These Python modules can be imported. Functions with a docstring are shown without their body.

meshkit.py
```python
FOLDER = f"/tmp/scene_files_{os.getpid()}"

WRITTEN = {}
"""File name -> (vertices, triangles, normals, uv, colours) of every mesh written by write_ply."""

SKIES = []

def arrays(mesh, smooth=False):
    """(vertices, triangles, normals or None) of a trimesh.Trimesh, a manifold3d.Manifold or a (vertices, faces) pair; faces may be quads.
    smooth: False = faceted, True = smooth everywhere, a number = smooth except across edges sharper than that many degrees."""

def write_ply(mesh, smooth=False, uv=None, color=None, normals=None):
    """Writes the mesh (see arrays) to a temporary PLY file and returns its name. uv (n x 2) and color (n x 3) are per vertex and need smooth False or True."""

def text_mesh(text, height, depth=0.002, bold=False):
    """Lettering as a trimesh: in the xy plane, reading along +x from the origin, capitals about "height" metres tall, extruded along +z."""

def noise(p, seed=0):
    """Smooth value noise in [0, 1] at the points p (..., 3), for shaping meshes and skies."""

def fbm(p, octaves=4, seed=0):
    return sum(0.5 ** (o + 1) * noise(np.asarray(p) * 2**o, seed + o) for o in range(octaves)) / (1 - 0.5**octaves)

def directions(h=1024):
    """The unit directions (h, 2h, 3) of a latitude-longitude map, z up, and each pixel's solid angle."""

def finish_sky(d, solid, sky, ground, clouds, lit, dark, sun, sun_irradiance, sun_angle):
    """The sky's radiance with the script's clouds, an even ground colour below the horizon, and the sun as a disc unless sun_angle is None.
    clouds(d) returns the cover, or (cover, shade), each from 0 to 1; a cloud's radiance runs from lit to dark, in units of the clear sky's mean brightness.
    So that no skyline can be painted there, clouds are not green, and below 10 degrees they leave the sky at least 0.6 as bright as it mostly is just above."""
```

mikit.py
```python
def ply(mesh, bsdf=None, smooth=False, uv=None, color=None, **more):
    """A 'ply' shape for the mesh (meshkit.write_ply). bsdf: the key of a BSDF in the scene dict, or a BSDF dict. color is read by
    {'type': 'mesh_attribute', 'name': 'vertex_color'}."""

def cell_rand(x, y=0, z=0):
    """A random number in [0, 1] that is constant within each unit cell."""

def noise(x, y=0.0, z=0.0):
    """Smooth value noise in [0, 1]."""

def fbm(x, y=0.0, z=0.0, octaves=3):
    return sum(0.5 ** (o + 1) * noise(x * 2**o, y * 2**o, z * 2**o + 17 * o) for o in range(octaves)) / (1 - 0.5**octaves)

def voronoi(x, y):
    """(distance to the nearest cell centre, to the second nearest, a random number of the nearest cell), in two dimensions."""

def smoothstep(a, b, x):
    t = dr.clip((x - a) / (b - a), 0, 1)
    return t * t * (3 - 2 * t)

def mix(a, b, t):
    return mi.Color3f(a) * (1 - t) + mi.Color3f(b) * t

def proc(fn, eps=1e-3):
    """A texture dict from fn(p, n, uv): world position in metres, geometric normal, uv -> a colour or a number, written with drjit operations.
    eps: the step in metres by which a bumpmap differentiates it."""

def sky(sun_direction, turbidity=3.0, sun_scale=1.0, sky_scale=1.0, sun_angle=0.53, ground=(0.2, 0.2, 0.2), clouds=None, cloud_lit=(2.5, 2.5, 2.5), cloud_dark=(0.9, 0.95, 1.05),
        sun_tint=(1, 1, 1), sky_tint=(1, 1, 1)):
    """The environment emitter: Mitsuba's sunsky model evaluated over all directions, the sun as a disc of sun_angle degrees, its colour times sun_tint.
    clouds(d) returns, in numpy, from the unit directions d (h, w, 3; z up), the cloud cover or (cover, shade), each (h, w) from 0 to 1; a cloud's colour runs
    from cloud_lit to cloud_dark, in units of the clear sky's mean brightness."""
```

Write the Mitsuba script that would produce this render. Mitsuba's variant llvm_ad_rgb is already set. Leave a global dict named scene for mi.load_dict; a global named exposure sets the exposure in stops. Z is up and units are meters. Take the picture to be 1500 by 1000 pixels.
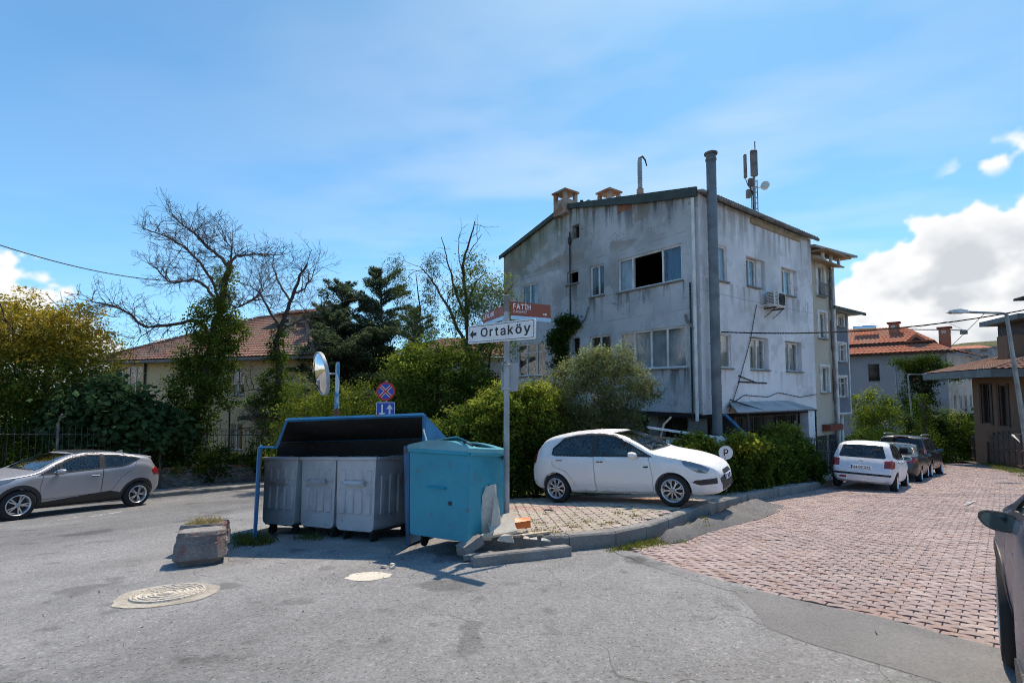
import math, numpy as np, trimesh, mitsuba as mi, drjit as dr, mikit, meshkit
from mikit import proc, noise, fbm, voronoi, cell_rand, smoothstep, mix
import manifold3d as m3
from shapely.geometry import Polygon, LineString, Point, box as sbox
from shapely.prepared import prep
from scipy.interpolate import PchipInterpolator

T4 = mi.ScalarTransform4f
scene, labels = {}, {}
R = np.random.default_rng(7)

# ------------------------------------------------------------------ camera, sky, exposure
PITCH = math.radians(3.4)
scene['camera'] = {'type': 'perspective', 'fov': 91.86, 'fov_axis': 'x', 'near_clip': 0.05, 'far_clip': 6000.0,
    'principal_point_offset_x': 0.0, 'principal_point_offset_y': -0.0289,
    'to_world': T4().look_at(origin=[0, 0, 1.45], target=[0, math.cos(PITCH), 1.45 + math.sin(PITCH)], up=[0, 0, 1])}
exposure = 1.78

def sky_clouds(d):
    az = np.degrees(np.arctan2(d[..., 0], d[..., 1])); el = np.degrees(np.arcsin(d[..., 2]))
    top = np.interp(az, [-180, -90, -52, -46, -42, -38, -20, 20, 29, 33, 36, 40, 43, 48, 60, 90, 180],
                    [8, 8, 10.5, 10.4, 9.0, 4, 2.0, 2.5, 4, 9.5, 11.5, 13.8, 15.0, 14.5, 13, 9, 8])
    f1 = meshkit.fbm(d * 9.0, 5, 3); f2 = meshkit.fbm(d * 26.0, 4, 9)
    f3 = meshkit.fbm(d * 60.0, 3, 5)
    h = top + (f1 - .5) * 7 + (f2 - .5) * 4.0 + (f3 - .5) * 1.6 - el
    cum = np.clip(h / .8, 0, 1)
    cum = cum * cum * (3 - 2 * cum)
    e2 = 18.6 + (az - 43) * .15
    sm = np.exp(-((az - 45.5) / 3.2) ** 2) * np.exp(-((el - e2) / 1.25) ** 2) * np.clip((f2 - .36) * 6, 0, 1)
    cum = np.maximum(cum, np.clip(sm * 1.9 - .25, 0, 1))
    shade = np.clip((h - .6) / 5, 0, 1) * np.clip(.55 + (f2 - .45) * 3.0 + (f1 - .5) * 1.5, 0, 1)
    q = d / np.maximum(d[..., 2:3], .12)
    c1 = meshkit.fbm(np.stack([q[..., 0] * 1.1 + q[..., 1] * .5, q[..., 1] * 1.6, q[..., 0] * 0], -1) * 1.4, 5, 21)
    wide = np.exp(-((az - 14) / 34) ** 2) * np.exp(-((el - 24) / 22) ** 2)
    thin = np.clip(.10 + (c1 - .45) * .7, 0, .26) * (.12 + 1.0 * wide)
    return np.maximum(cum, thin), np.where(cum > thin, shade, .1)

SUN = (0.191, 0.429, 0.883)
scene['sky'] = mikit.sky(SUN, turbidity=3.0, sky_scale=1.42, sun_tint=(1.0, 1.0, 1.02), sky_tint=(.74, 1.08, 1.13), clouds=sky_clouds, cloud_lit=(2.2, 2.2, 2.2), cloud_dark=(1.35, 1.43, 1.52), ground=(.2, .19, .18))

# ------------------------------------------------------------------ helpers
def G(x, y):
    x = np.asarray(x, float); y = np.asarray(y, float)
    return -.11 * y + .01 * x + .02 * np.minimum(0, x + 4)

def SWH(x, y):
    return .2 + .07 * np.exp(-((x - 2.9) ** 2 + (y - 10.0) ** 2) / 3.2)

def SW(x, y):
    return G(x, y) + SWH(x, y)

used = set()
def uniq(k):
    if k not in used:
        used.add(k); return k
    i = 1
    while f'{k}_{i:03d}' in used: i += 1
    used.add(f'{k}_{i:03d}'); return f'{k}_{i:03d}'

def lab(k, label=None, cat=None, group=None, kind=None):
    d = {a: b for a, b in (('label', label), ('category', cat), ('group', group), ('kind', kind)) if b}
    if d: labels[k] = d
    return k

def add(name, mesh, mat, parent=None, smooth=False, label=None, cat=None, group=None, kind=None, color=None):
    k = uniq(f'{parent}__{name}' if parent else name)
    if isinstance(mesh, list): mesh = cat_(mesh)
    scene[k] = mikit.ply(mesh, 'mat_' + mat, smooth=smooth, color=color)
    return lab(k, label, cat, group, kind)

def thing(name, label, cat, group=None):
    return lab(uniq(name), label, cat, group)

def copy(name, src, parent, to_world=None, **k):
    key = uniq(f'{parent}__{name}' if parent else name)
    scene[key] = {**src, 'to_world': to_world} if to_world is not None else dict(src)
    return lab(key, **k)

def cat_(ms):
    return trimesh.util.concatenate([trimesh.Trimesh(np.array(m.vertices), np.array(m.faces), process=False) for m in ms])

def hull(pts): return trimesh.convex.convex_hull(np.asarray(pts, float))

def box(c, s, ch=0.0, M=None):
    s = np.asarray(s, float) / 2
    if ch <= 0:
        m = trimesh.creation.box(extents=s * 2)
    else:
        p = []
        for sx in (-1, 1):
            for sy in (-1, 1):
                for sz in (-1, 1):
                    for k in range(3):
                        v = s - ch; v = v.copy(); v[k] = s[k]
                        p.append(v * [sx, sy, sz])
        m = hull(p)
    if M is not None: m.apply_transform(M)
    m.apply_translation(c)
    return m

def frame(o, x, z=(0, 0, 1)):
    """4x4 with x axis along x, z as near z as it goes"""
    x = np.asarray(x, float); x = x / np.linalg.norm(x); z = np.asarray(z, float)
    y = np.cross(z, x); y /= np.linalg.norm(y); z = np.cross(x, y)
    M = np.eye(4); M[:3, 0], M[:3, 1], M[:3, 2], M[:3, 3] = x, y, z, o
    return M

def rotz(a):
    c, s = math.cos(a), math.sin(a); M = np.eye(4); M[0, 0], M[0, 1], M[1, 0], M[1, 1] = c, -s, s, c; return M

def xf(m, M):
    m = m.copy(); m.apply_transform(M); return m

def tube(path, r, n=6, cap=True):
    P = np.asarray(path, float); r = np.broadcast_to(np.asarray(r, float), (len(P),))
    t = np.gradient(P, axis=0); t /= np.linalg.norm(t, axis=1, keepdims=True) + 1e-12
    a = np.array([0, 0, 1.0]) if abs(t[0, 2]) < .9 else np.array([1.0, 0, 0])
    V = []; ang = np.arange(n) * 2 * math.pi / n
    for i in range(len(P)):
        x = np.cross(t[i], a); x /= np.linalg.norm(x) + 1e-12; y = np.cross(t[i], x); a = -np.cross(t[i], x) if False else a
        V.append(P[i] + r[i] * (np.cos(ang)[:, None] * x + np.sin(ang)[:, None] * y))
    V = np.vstack(V); F = []
    for i in range(len(P) - 1):
        for j in range(n):
            k = (j + 1) % n; a0, b0, c0, d0 = i * n + j, i * n + k, (i + 1) * n + k, (i + 1) * n + j
            F += [[a0, b0, c0], [a0, c0, d0]]
    if cap:
        for base, flip in ((0, False), ((len(P) - 1) * n, True)):
            for j in range(1, n - 1): F.append([base, base + j, base + j + 1] if not flip else [base, base + j + 1, base + j])
            if not flip: 
                for q in range(n - 2): F[-1 - q] = F[-1 - q][::-1] if False else F[-1 - q]
    m = trimesh.Trimesh(V, F, process=False)
    if m.volume < 0: m.invert()
    return m

def cyl(p0, p1, r, n=20): return tube([p0, p1], r, n)

def prism(poly, z0, z1):
    """shapely polygon extruded from z0 to z1"""
    if poly.geom_type != 'Polygon': return cat_([prism(g, z0, z1) for g in poly.geoms])
    m = trimesh.creation.extrude_polygon(poly, z1 - z0, engine='earcut'); m.apply_translation([0, 0, z0]); return m

def revolve(prof, n=32): return trimesh.creation.revolve(np.asarray(prof, float), sections=n)

def drape(poly, hfun, dz, step=.35, noise_amp=0.0):
    """a sheet over a ground polygon, triangulated on a grid and laid on hfun + dz"""
    x0, y0, x1, y1 = poly.bounds
    pts = []
    ring = poly.exterior.segmentize(step)
    pts = list(ring.coords)[:-1]
    pp = prep(poly.buffer(-step * .35))
    gx, gy = np.meshgrid(np.arange(x0, x1, step), np.arange(y0, y1, step)); gx = gx + (np.arange(gx.shape[0])[:, None] % 2) * step / 2
    ins = [(a, b) for a, b in zip(gx.ravel(), gy.ravel()) if pp.contains(Point(a, b))]
    P = np.array(pts + ins)
    from scipy.spatial import Delaunay
    tri = Delaunay(P).simplices
    c = P[tri].mean(1); pr = prep(poly)
    tri = tri[[pr.contains(Point(*q)) for q in c]]
    z = hfun(P[:, 0], P[:, 1]) + dz
    if noise_amp: z = z + (meshkit.fbm(np.c_[P * .9, P[:, :1] * 0], 3, 5) - .5) * noise_amp
    m = trimesh.Trimesh(np.c_[P, z], tri, process=False)
    n = m.face_normals[:, 2]
    m.faces[n < 0] = m.faces[n < 0][:, ::-1]
    return trimesh.Trimesh(m.vertices, m.faces, process=False)

# ------------------------------------------------------------------ materials
def two(b): return {'type': 'twosided', 'bsdf': b}
def M(key, col, rough=.6, metal=0.0, spec=.5, coat=0.0, sheen=0.0):
    c = {'type': 'rgb', 'value': list(col)} if isinstance(col, (tuple, list)) else col
    d = {'type': 'principled', 'base_color': c, 'roughness': rough, 'metallic': metal, 'specular': spec}
    if coat: d['clearcoat'] = coat; d['clearcoat_gloss'] = .97
    scene['mat_' + key] = two(d); return key

def MB(key, col, bump, scale, rough=.8, spec=.3, eps=2e-3):
    scene['mat_' + key] = two({'type': 'bumpmap', 'arbitrary': proc(bump, eps), 'scale': scale,
                      'bsdf': {'type': 'principled', 'base_color': proc(col), 'roughness': rough, 'specular': spec}})
    return key

C3 = mi.Color3f
def asphalt_col(p, n, uv):
    big = fbm(p.x * .35, p.y * .35, 1.0, 4); mid = fbm(p.x * 2.1 + 5, p.y * 2.1, 2.0, 3)
    agg = noise(p.x * 95, p.y * 95, p.z * 95); agg2 = noise(p.x * 38, p.y * 38, 3.0)
    v = .192 + (big - .5) * .07 + (mid - .5) * .05
    v = v * (.58 + .54 * agg + .34 * agg2)
    v = v + smoothstep(.8, .9, agg) * .075 - smoothstep(.26, .12, agg) * .05
    spots = smoothstep(.70, .80, fbm(p.x * 1.3 + 31, p.y * 1.3, 4.0, 3))
    v = v * (1 - .38 * spots)
    oil = smoothstep(.70, .82, fbm(p.x * 3.1 + 7, p.y * 3.1, 9.0, 3)); v = v * (1 - .3 * oil)
    scr = dr.abs(noise(p.x * .5 - p.y * .33 + 3, p.x * .06 + p.y * .05, 5.0) - .5); v = v * (1 + .16 * smoothstep(.012, .002, scr) * smoothstep(.45, .6, noise(p.x * .8, p.y * .8, 4.0)))
    road = smoothstep(-5.0, -8.5, p.x - (p.y - 9) * .35)     # smoother, darker carriageway of the left street
    streak = fbm((p.x * .9 - p.y * .45) * 1.6, (p.x * .45 + p.y * .9) * .22, 7.0, 4)
    v = v * (1 - .24 * road) * (.78 + .44 * streak)
    crack = dr.abs(fbm(p.x * .55 + 3, p.y * .55 + 8, 0.5, 4) - .5)
    v = v * (1 - .4 * smoothstep(.003, .0008, crack) * smoothstep(.52, .62, noise(p.x * .31 + 9, p.y * .31, 2.0)))
    return C3(v * .985, v * 1.0, v * 1.02)
def asphalt_bump(p, n, uv):
    return noise(p.x * 95, p.y * 95, p.z * 95) * .7 + noise(p.x * 38, p.y * 38, 3.0) * .5 + 3 * fbm(p.x * 3, p.y * 3, 0.0, 2)
MB('asphalt', asphalt_col, asphalt_bump, .004, .78, .35)
MB('asphalt_dark', lambda p, n, uv: C3(.115 * (.6 + .55 * noise(p.x * 80, p.y * 80, p.z * 80) + .45 * fbm(p.x * 2, p.y * 2, 0.0, 3))),
   lambda p, n, uv: noise(p.x * 70, p.y * 70, p.z * 70) + 2 * fbm(p.x * 6, p.y * 6, 0.0, 2), .006, .85, .3)
MB('asphalt_patch', lambda p, n, uv: C3(.15 * (.62 + .5 * noise(p.x * 90, p.y * 90, p.z * 90) + .4 * fbm(p.x * 1.7, p.y * 1.7, 0.0, 3))),
   lambda p, n, uv: noise(p.x * 90, p.y * 90, p.z * 90), .004, .8, .3)
MB('concrete', lambda p, n, uv: mix(C3(.15, .148, .14), C3(.29, .285, .275), fbm(p.x * 3, p.y * 3, p.z * 3, 4)) * (.75 + .45 * noise(p.x * 60, p.y * 60, p.z * 60)),
   lambda p, n, uv: fbm(p.x * 30, p.y * 30, p.z * 30, 3), .01, .9, .2)
MB('pale_concrete', lambda p, n, uv: mix(C3(.44, .41, .35), C3(.66, .62, .54), fbm(p.x * 5, p.y * 5, p.z * 5, 3)) * (.8 + .3 * noise(p.x * 70, p.y * 70, p.z * 70)),
   lambda p, n, uv: fbm(p.x * 40, p.y * 40, p.z * 40, 2), .008, .9, .2)
def planter_col(p, n, uv):
    a = fbm(p.x * 7, p.y * 7, p.z * 7, 4); s = noise(p.x * 75, p.y * 75, p.z * 75)
    c = mix(C3(.12, .105, .10), C3(.27, .245, .23), a) * (.6 + .7 * s)
    red = smoothstep(.58, .68, fbm(p.x * 9 + 7, p.y * 9, p.z * 4, 3)) * .5
    return mix(c, C3(.20, .06, .055), red)
MB('planter_concrete', planter_col, lambda p, n, uv: fbm(p.x * 45, p.y * 45, p.z * 45, 3), .016, .92, .2)
VC = {'type': 'mesh_attribute', 'name': 'vertex_color'}
scene['mat_paver'] = two({'type': 'bumpmap', 'arbitrary': proc(lambda p, n, uv: fbm(p.x * 60, p.y * 60, p.z * 60, 2), 2e-3), 'scale': .004,
    'bsdf': {'type': 'principled', 'roughness': .85, 'specular': .3, 'base_color': proc(lambda p, n, uv:
        mix(C3(.335, .26, .242), C3(.245, .2, .19), fbm(p.x * .45, p.y * .45, 0.0, 4)) * (.72 + .3 * fbm(p.x * 4, p.y * 4, 1.0, 3) + .28 * noise(p.x * 55, p.y * 55, p.z * 55)))}})
scene['mat_paver_worn'] = two({'type': 'principled', 'roughness': .85, 'specular': .3, 'base_color': proc(lambda p, n, uv:
        mix(C3(.375, .305, .285), C3(.285, .237, .22), fbm(p.x * .7, p.y * .7, 3.0, 4)) * (.72 + .3 * fbm(p.x * 4, p.y * 4, 1.0, 3) + .28 * noise(p.x * 55, p.y * 55, p.z * 55)))})
scene['mat_paver_dark'] = two({'type': 'principled', 'roughness': .85, 'specular': .3, 'base_color': proc(lambda p, n, uv: mix(C3(.29, .205, .18), C3(.23, .18, .165), fbm(p.x * .9, p.y * .9, 5.0, 3)) * (.75 + .28 * fbm(p.x * 6, p.y * 6, 1.0, 3) + .25 * noise(p.x * 55, p.y * 55, p.z * 55)))})
scene['mat_paver_tan'] = two({'type': 'principled', 'roughness': .88, 'specular': .25, 'base_color': proc(lambda p, n, uv:
        mix(mix(C3(.37, .325, .265), C3(.265, .23, .185), fbm(p.x * 1.1, p.y * 1.1, 3.0, 4)), C3(.34, .2, .165), smoothstep(.56, .64, fbm(p.x * .5 + 4, p.y * .5, 9.0, 3)) * .7)
        * (.72 + .3 * fbm(p.x * 5, p.y * 5, 1.0, 3) + .28 * noise(p.x * 55, p.y * 55, p.z * 55)))})
MB('joint_sand', lambda p, n, uv: mix(C3(.10, .085, .07), C3(.17, .145, .115), fbm(p.x * 3, p.y * 3, 0.0, 3)), lambda p, n, uv: noise(p.x * 80, p.y * 80, 0.0), .004, .95, .1)
MB('earth', lambda p, n, uv: mix(C3(.12, .1, .06), C3(.08, .1, .04), fbm(p.x * .8, p.y * .8, 0.0, 4)), lambda p, n, uv: fbm(p.x * 9, p.y * 9, 0.0, 2), .03, .95, .1)
scene['mat_leaf'] = {'type': 'principledthin', 'base_color': VC, 'roughness': .38, 'diff_trans': 1.15, 'spec_tint': 0.0}
scene['mat_dull_leaf'] = {'type': 'principledthin', 'base_color': VC, 'roughness': .75, 'diff_trans': .75}
M('bark', proc(lambda p, n, uv: mix(C3(.075, .058, .048), C3(.16, .13, .11), fbm(p.x * 14, p.y * 14, p.z * 4, 3))), .9, 0, .2)
M('dead_wood', proc(lambda p, n, uv: mix(C3(.05, .038, .036), C3(.12, .095, .085), fbm(p.x * 9, p.y * 9, p.z * 5, 2))), .9, 0, .2)
def dirt(c, k=.35, f=3.0):
    return proc(lambda p, n, uv: C3(*c) * (1 - k * smoothstep(.35, .75, fbm(p.x * f, p.y * f, p.z * f, 4))))
M('white_paint', (.74, .74, .73), .45); M('frame_white', dirt((.68, .68, .66), .3), .5)
M('steel', dirt((.42, .43, .44), .4, 5), .45, .35); M('galv', dirt((.36, .39, .41), .35, 2.5), .5, .25)
M('dark_metal', (.03, .03, .032), .5, 0, .5); M('black', (.012, .012, .012), .7); M('rubber', (.022, .022, .023), .8, 0, .3)
M('alloy', (.62, .63, .65), .3, .75); M('chrome', (.8, .8, .82), .08, 1.0)
M('plastic_black', (.02, .02, .022), .45); M('seat_cloth', (.03, .03, .035), .9, 0, .2)
M('red_lamp', (.22, .012, .014), .12, 0, .6, .6); M('clear_lamp', (.20, .22, .24), .08, .5, .6, 1.0); M('amber', (.6, .25, .03), .2)
def metalpaint(key, c, k=.25, rust=.0, rough=.38, coat=.25):
    def f(p, n, uv):
        a = fbm(p.x * 2.2, p.y * 2.2, p.z * 2.2, 4); b = fbm(p.x * 14, p.y * 14, p.z * 9, 3)
        col = C3(*c) * (1 - k * smoothstep(.4, .75, a)) * (.92 + .16 * b)
        return mix(col, C3(.09, .045, .025), rust * smoothstep(.66, .74, b * .7 + a * .35))
    return M(key, proc(f), rough, 0, .5, coat)
metalpaint('bin_blue', (.004, .25, .35), .18, .35, .42, .08)
metalpaint('shelter_blue', (.012, .13, .29), .4, .9, .42, .2)
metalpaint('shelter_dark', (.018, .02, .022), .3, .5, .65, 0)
metalpaint('bin_grey', (.40, .41, .425), .22, .25, .42, .15)
M('lid_teal', dirt((.10, .33, .40), .3, 4), .3, 0, .5, .4)
M('car_white', (.70, .70, .69), .3, 0, .5, 1.0); M('car_white_b', (.62, .64, .67), .3, .1, .5, 1.0)
M('car_silver', (.40, .40, .43), .34, .55, .5, 1.0); M('car_bluegrey', (.035, .05, .085), .28, .15, .5, 1.0)
M('car_black', (.012, .013, .014), .25, .1, .5, 1.0); M('car_dark', (.035, .037, .04), .25, .2, .5, 1.0)
M('glass_dark', (.012, .016, .018), .04, 0, .6)
M('tinted_mirror', (.09, .15, .18), .05, 1.0)
M('reflector', (.9, .9, .9), .02, 1.0)
scene['mat_car_glass'] = {'type': 'thindielectric', 'specular_transmittance': {'type': 'rgb', 'value': [.34, .41, .41]}}
scene['mat_pane'] = {'type': 'thindielectric', 'specular_transmittance': {'type': 'rgb', 'value': [.72, .76, .78]}}
M('sign_white', dirt((.74, .74, .73), .12, 6), .4); M('sign_black', (.012, .012, .014), .5); M('sign_brown', (.22, .045, .018), .45); M('sign_blue', (.015, .07, .36), .4)
M('sign_red', (.45, .02, .025), .4); M('sign_lightblue', (.35, .55, .72), .45); M('plate_white', (.72, .72, .72), .4)
M('pole_chipped', proc(lambda p, n, uv: mix(mix(C3(.55, .58, .6), C3(.05, .24, .42), smoothstep(.55, .62, fbm(p.x * 9, p.y * 9, p.z * 3.2, 3))), C3(.13, .05, .025), smoothstep(.6, .66, fbm(p.x * 11 + 5, p.y * 11, p.z * 4, 3)))), .6)
M('orange_plastic', (.78, .16, .015), .4); M('wood', proc(lambda p, n, uv: mix(C3(.22, .12, .06), C3(.4, .27, .16), fbm(p.x * 6, p.y * 6, p.z * 40, 3))), .8)
M('pale_wood', proc(lambda p, n, uv: mix(C3(.4, .31, .2), C3(.58, .48, .36), fbm(p.x * 8, p.y * 8, p.z * 30, 3))), .8)
M('cloth_white', (.66, .66, .66), .95, 0, .1); M('straw', (.42, .32, .14), .9, 0, .1)
M('iron', (.035, .033, .033), .6, .2); M('iron_pale', dirt((.2, .19, .18), .5, 4), .7, .2)
M('curtain', dirt((.50, .53, .55), .25, 2.5), .95, 0, .1); M('curtain_dark', (.12, .10, .10), .95, 0, .1); M('curtain_blue', (.05, .14, .24), .8, 0, .1)
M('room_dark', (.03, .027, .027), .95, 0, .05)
# ------------------------------------------------------------------ ground, roads, kerbs
def TZ(x, y):
    yy = np.clip(y, -40, 60) + .28 * np.clip(y - 60, 0, 260)
    r = np.hypot(x, y); az = np.degrees(np.arctan2(x, y))
    hill = np.clip((r - 230) / 420, 0, 1); hill = hill * hill * (3 - 2 * hill)
    f = np.clip((az - 24) / 14, 0, 1) * np.clip((100 - az) / 20, 0, 1)
    nz = meshkit.fbm(np.stack([x / 90, y / 90, x * 0], -1), 4, 2)
    lift = .16 * np.clip((r - 30) / 60, 0, 1)
    return G(np.clip(x, -60, 60), yy) - .16 - lift + hill * f * (40 + 34 * nz) + hill * (1 - f) * 6
rr = np.r_[np.linspace(0, 40, 33), np.geomspace(42, 4500, 60)]; aa = np.linspace(-math.pi, math.pi, 145)
gr_, ga_ = np.meshgrid(rr, aa, indexing='ij'); gx_, gy_ = gr_ * np.sin(ga_), gr_ * np.cos(ga_)
V = np.stack([gx_, gy_, TZ(gx_, gy_)], -1).reshape(-1, 3); na = len(aa)
q = (np.arange(len(rr) - 1)[:, None] * na + np.arange(na - 1)[None]).ravel()
F = np.vstack([np.c_[q, q + na + 1, q + na], np.c_[q, q + 1, q + na + 1]])
tm = trimesh.Trimesh(V, F, process=False)
if tm.face_normals[:, 2].mean() < 0: tm.invert()
add('ground', tm, 'earth', kind='structure', smooth=True)

def line_kerb(o, d, t): return (o[0] + d[0] * t, o[1] + d[1] * t)
KERB = [(-.62, 7.14), (.2, 6.98), (.75, 6.98), (1.2, 7.1), (1.75, 7.4), (2.3, 7.95), (3.4, 9.35), (4.5, 10.85), (5.7, 12.3), (7.2, 13.75), (9.0, 15.25), (10.7, 16.85), (14, 20.1), (20, 26.6), (26, 34.5), (30, 42), (32, 52)]
LO, LD = np.array([-11.3, 18.3]), np.array([.5, .866])
lk = lambda t: tuple(LO + LD * t)
asph = Polygon([(-60, -22), (45, -22), (45, 1), (4.9, 1), (3.5, 3.3), (3.0, 4.2), (2.3, 5.05), (1.5, 6.95), (1.2, 7.6), (-.2, 8.4), (-.6, 10), (-1.8, 12.0), (-2.6, 24), (0, 40), (-1.5, 50), lk(34), lk(0), lk(-14), lk(-26), lk(-48)])
add('asphalt_road', drape(asph, G, 0, 1.2), 'asphalt', kind='structure')

# street of interlocking pavers running down to the right
ST = np.array([.70, .714]); CR = np.array([.714, -.70])
RFRONT = [(1.5, 6.86), (1.75, 6.2), (2.33, 5.05), (3.0, 4.25), (3.42, 3.5), (4.0, 2.5), (4.6, 1.4)]
brick_poly = Polygon(RFRONT + [(8, 1.4), (9.5, 7.5), (15.7, 15.2), (23.4, 22.6), (30.1, 33.2), (34, 42), (36, 56), (32, 56)] + KERB[::-1][:-5] + [(2.25, 7.75)])
add('brick_road', drape(brick_poly.buffer(.02), G, -.02, .8), 'joint_sand', kind='structure')
def paver_outline(L, W, w, g):
    """zigzag-sided interlocking block, long side along x"""
    x = np.array([-.5, -.3, -.12, .12, .3, .5]) * L; o = np.array([0, 0, 1, 1, 0, 0]) * w - w / 2
    top = np.c_[x, W / 2 + o]; bot = np.c_[x[::-1], -W / 2 + o[::-1]]
    p = np.vstack([bot[::-1], top[::-1]])
    return Polygon(p).buffer(-g / 2, join_style=2)
def paver_mesh(L, W, w, g, h, bev):
    o = paver_outline(L, W, w, g); i = o.buffer(-bev, join_style=2)
    a = np.array(o.exterior.coords)[:-1]; b = np.array(i.exterior.coords)[:-1]
    if len(a) != len(b): b = a * .94
    n = len(a)
    # align starts
    k = np.argmin(np.linalg.norm(b - a[0], axis=1)); b = np.roll(b, -k, axis=0)
    V = np.vstack([np.c_[b, np.zeros(n)], np.c_[a, np.full(n, -bev * .8)], np.c_[a, np.full(n, -h)]])
    F = []
    tr = trimesh.creation.triangulate_polygon(Polygon(b), engine='earcut')
    vmap = [int(np.argmin(np.linalg.norm(b - v, axis=1))) for v in tr[0]]
    F += [[vmap[x] for x in f] for f in tr[1]]
    for r0 in (0, n):
        for j in range(n):
            k = (j + 1) % n; F += [[r0 + j, r0 + n + j, r0 + n + k], [r0 + j, r0 + n + k, r0 + k]]
    m = trimesh.Trimesh(V, F, process=False)
    f = np.array(m.faces); fn = m.face_normals
    up = (np.arange(len(f)) < len(tr[1]))
    out = np.einsum('ij,ij->i', fn[:, :2], m.triangles.mean(1)[:, :2])
    bad = np.where(up, fn[:, 2] < 0, out < 0); f[bad] = f[bad][:, ::-1]
    return trimesh.Trimesh(V, f, process=False)
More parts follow.
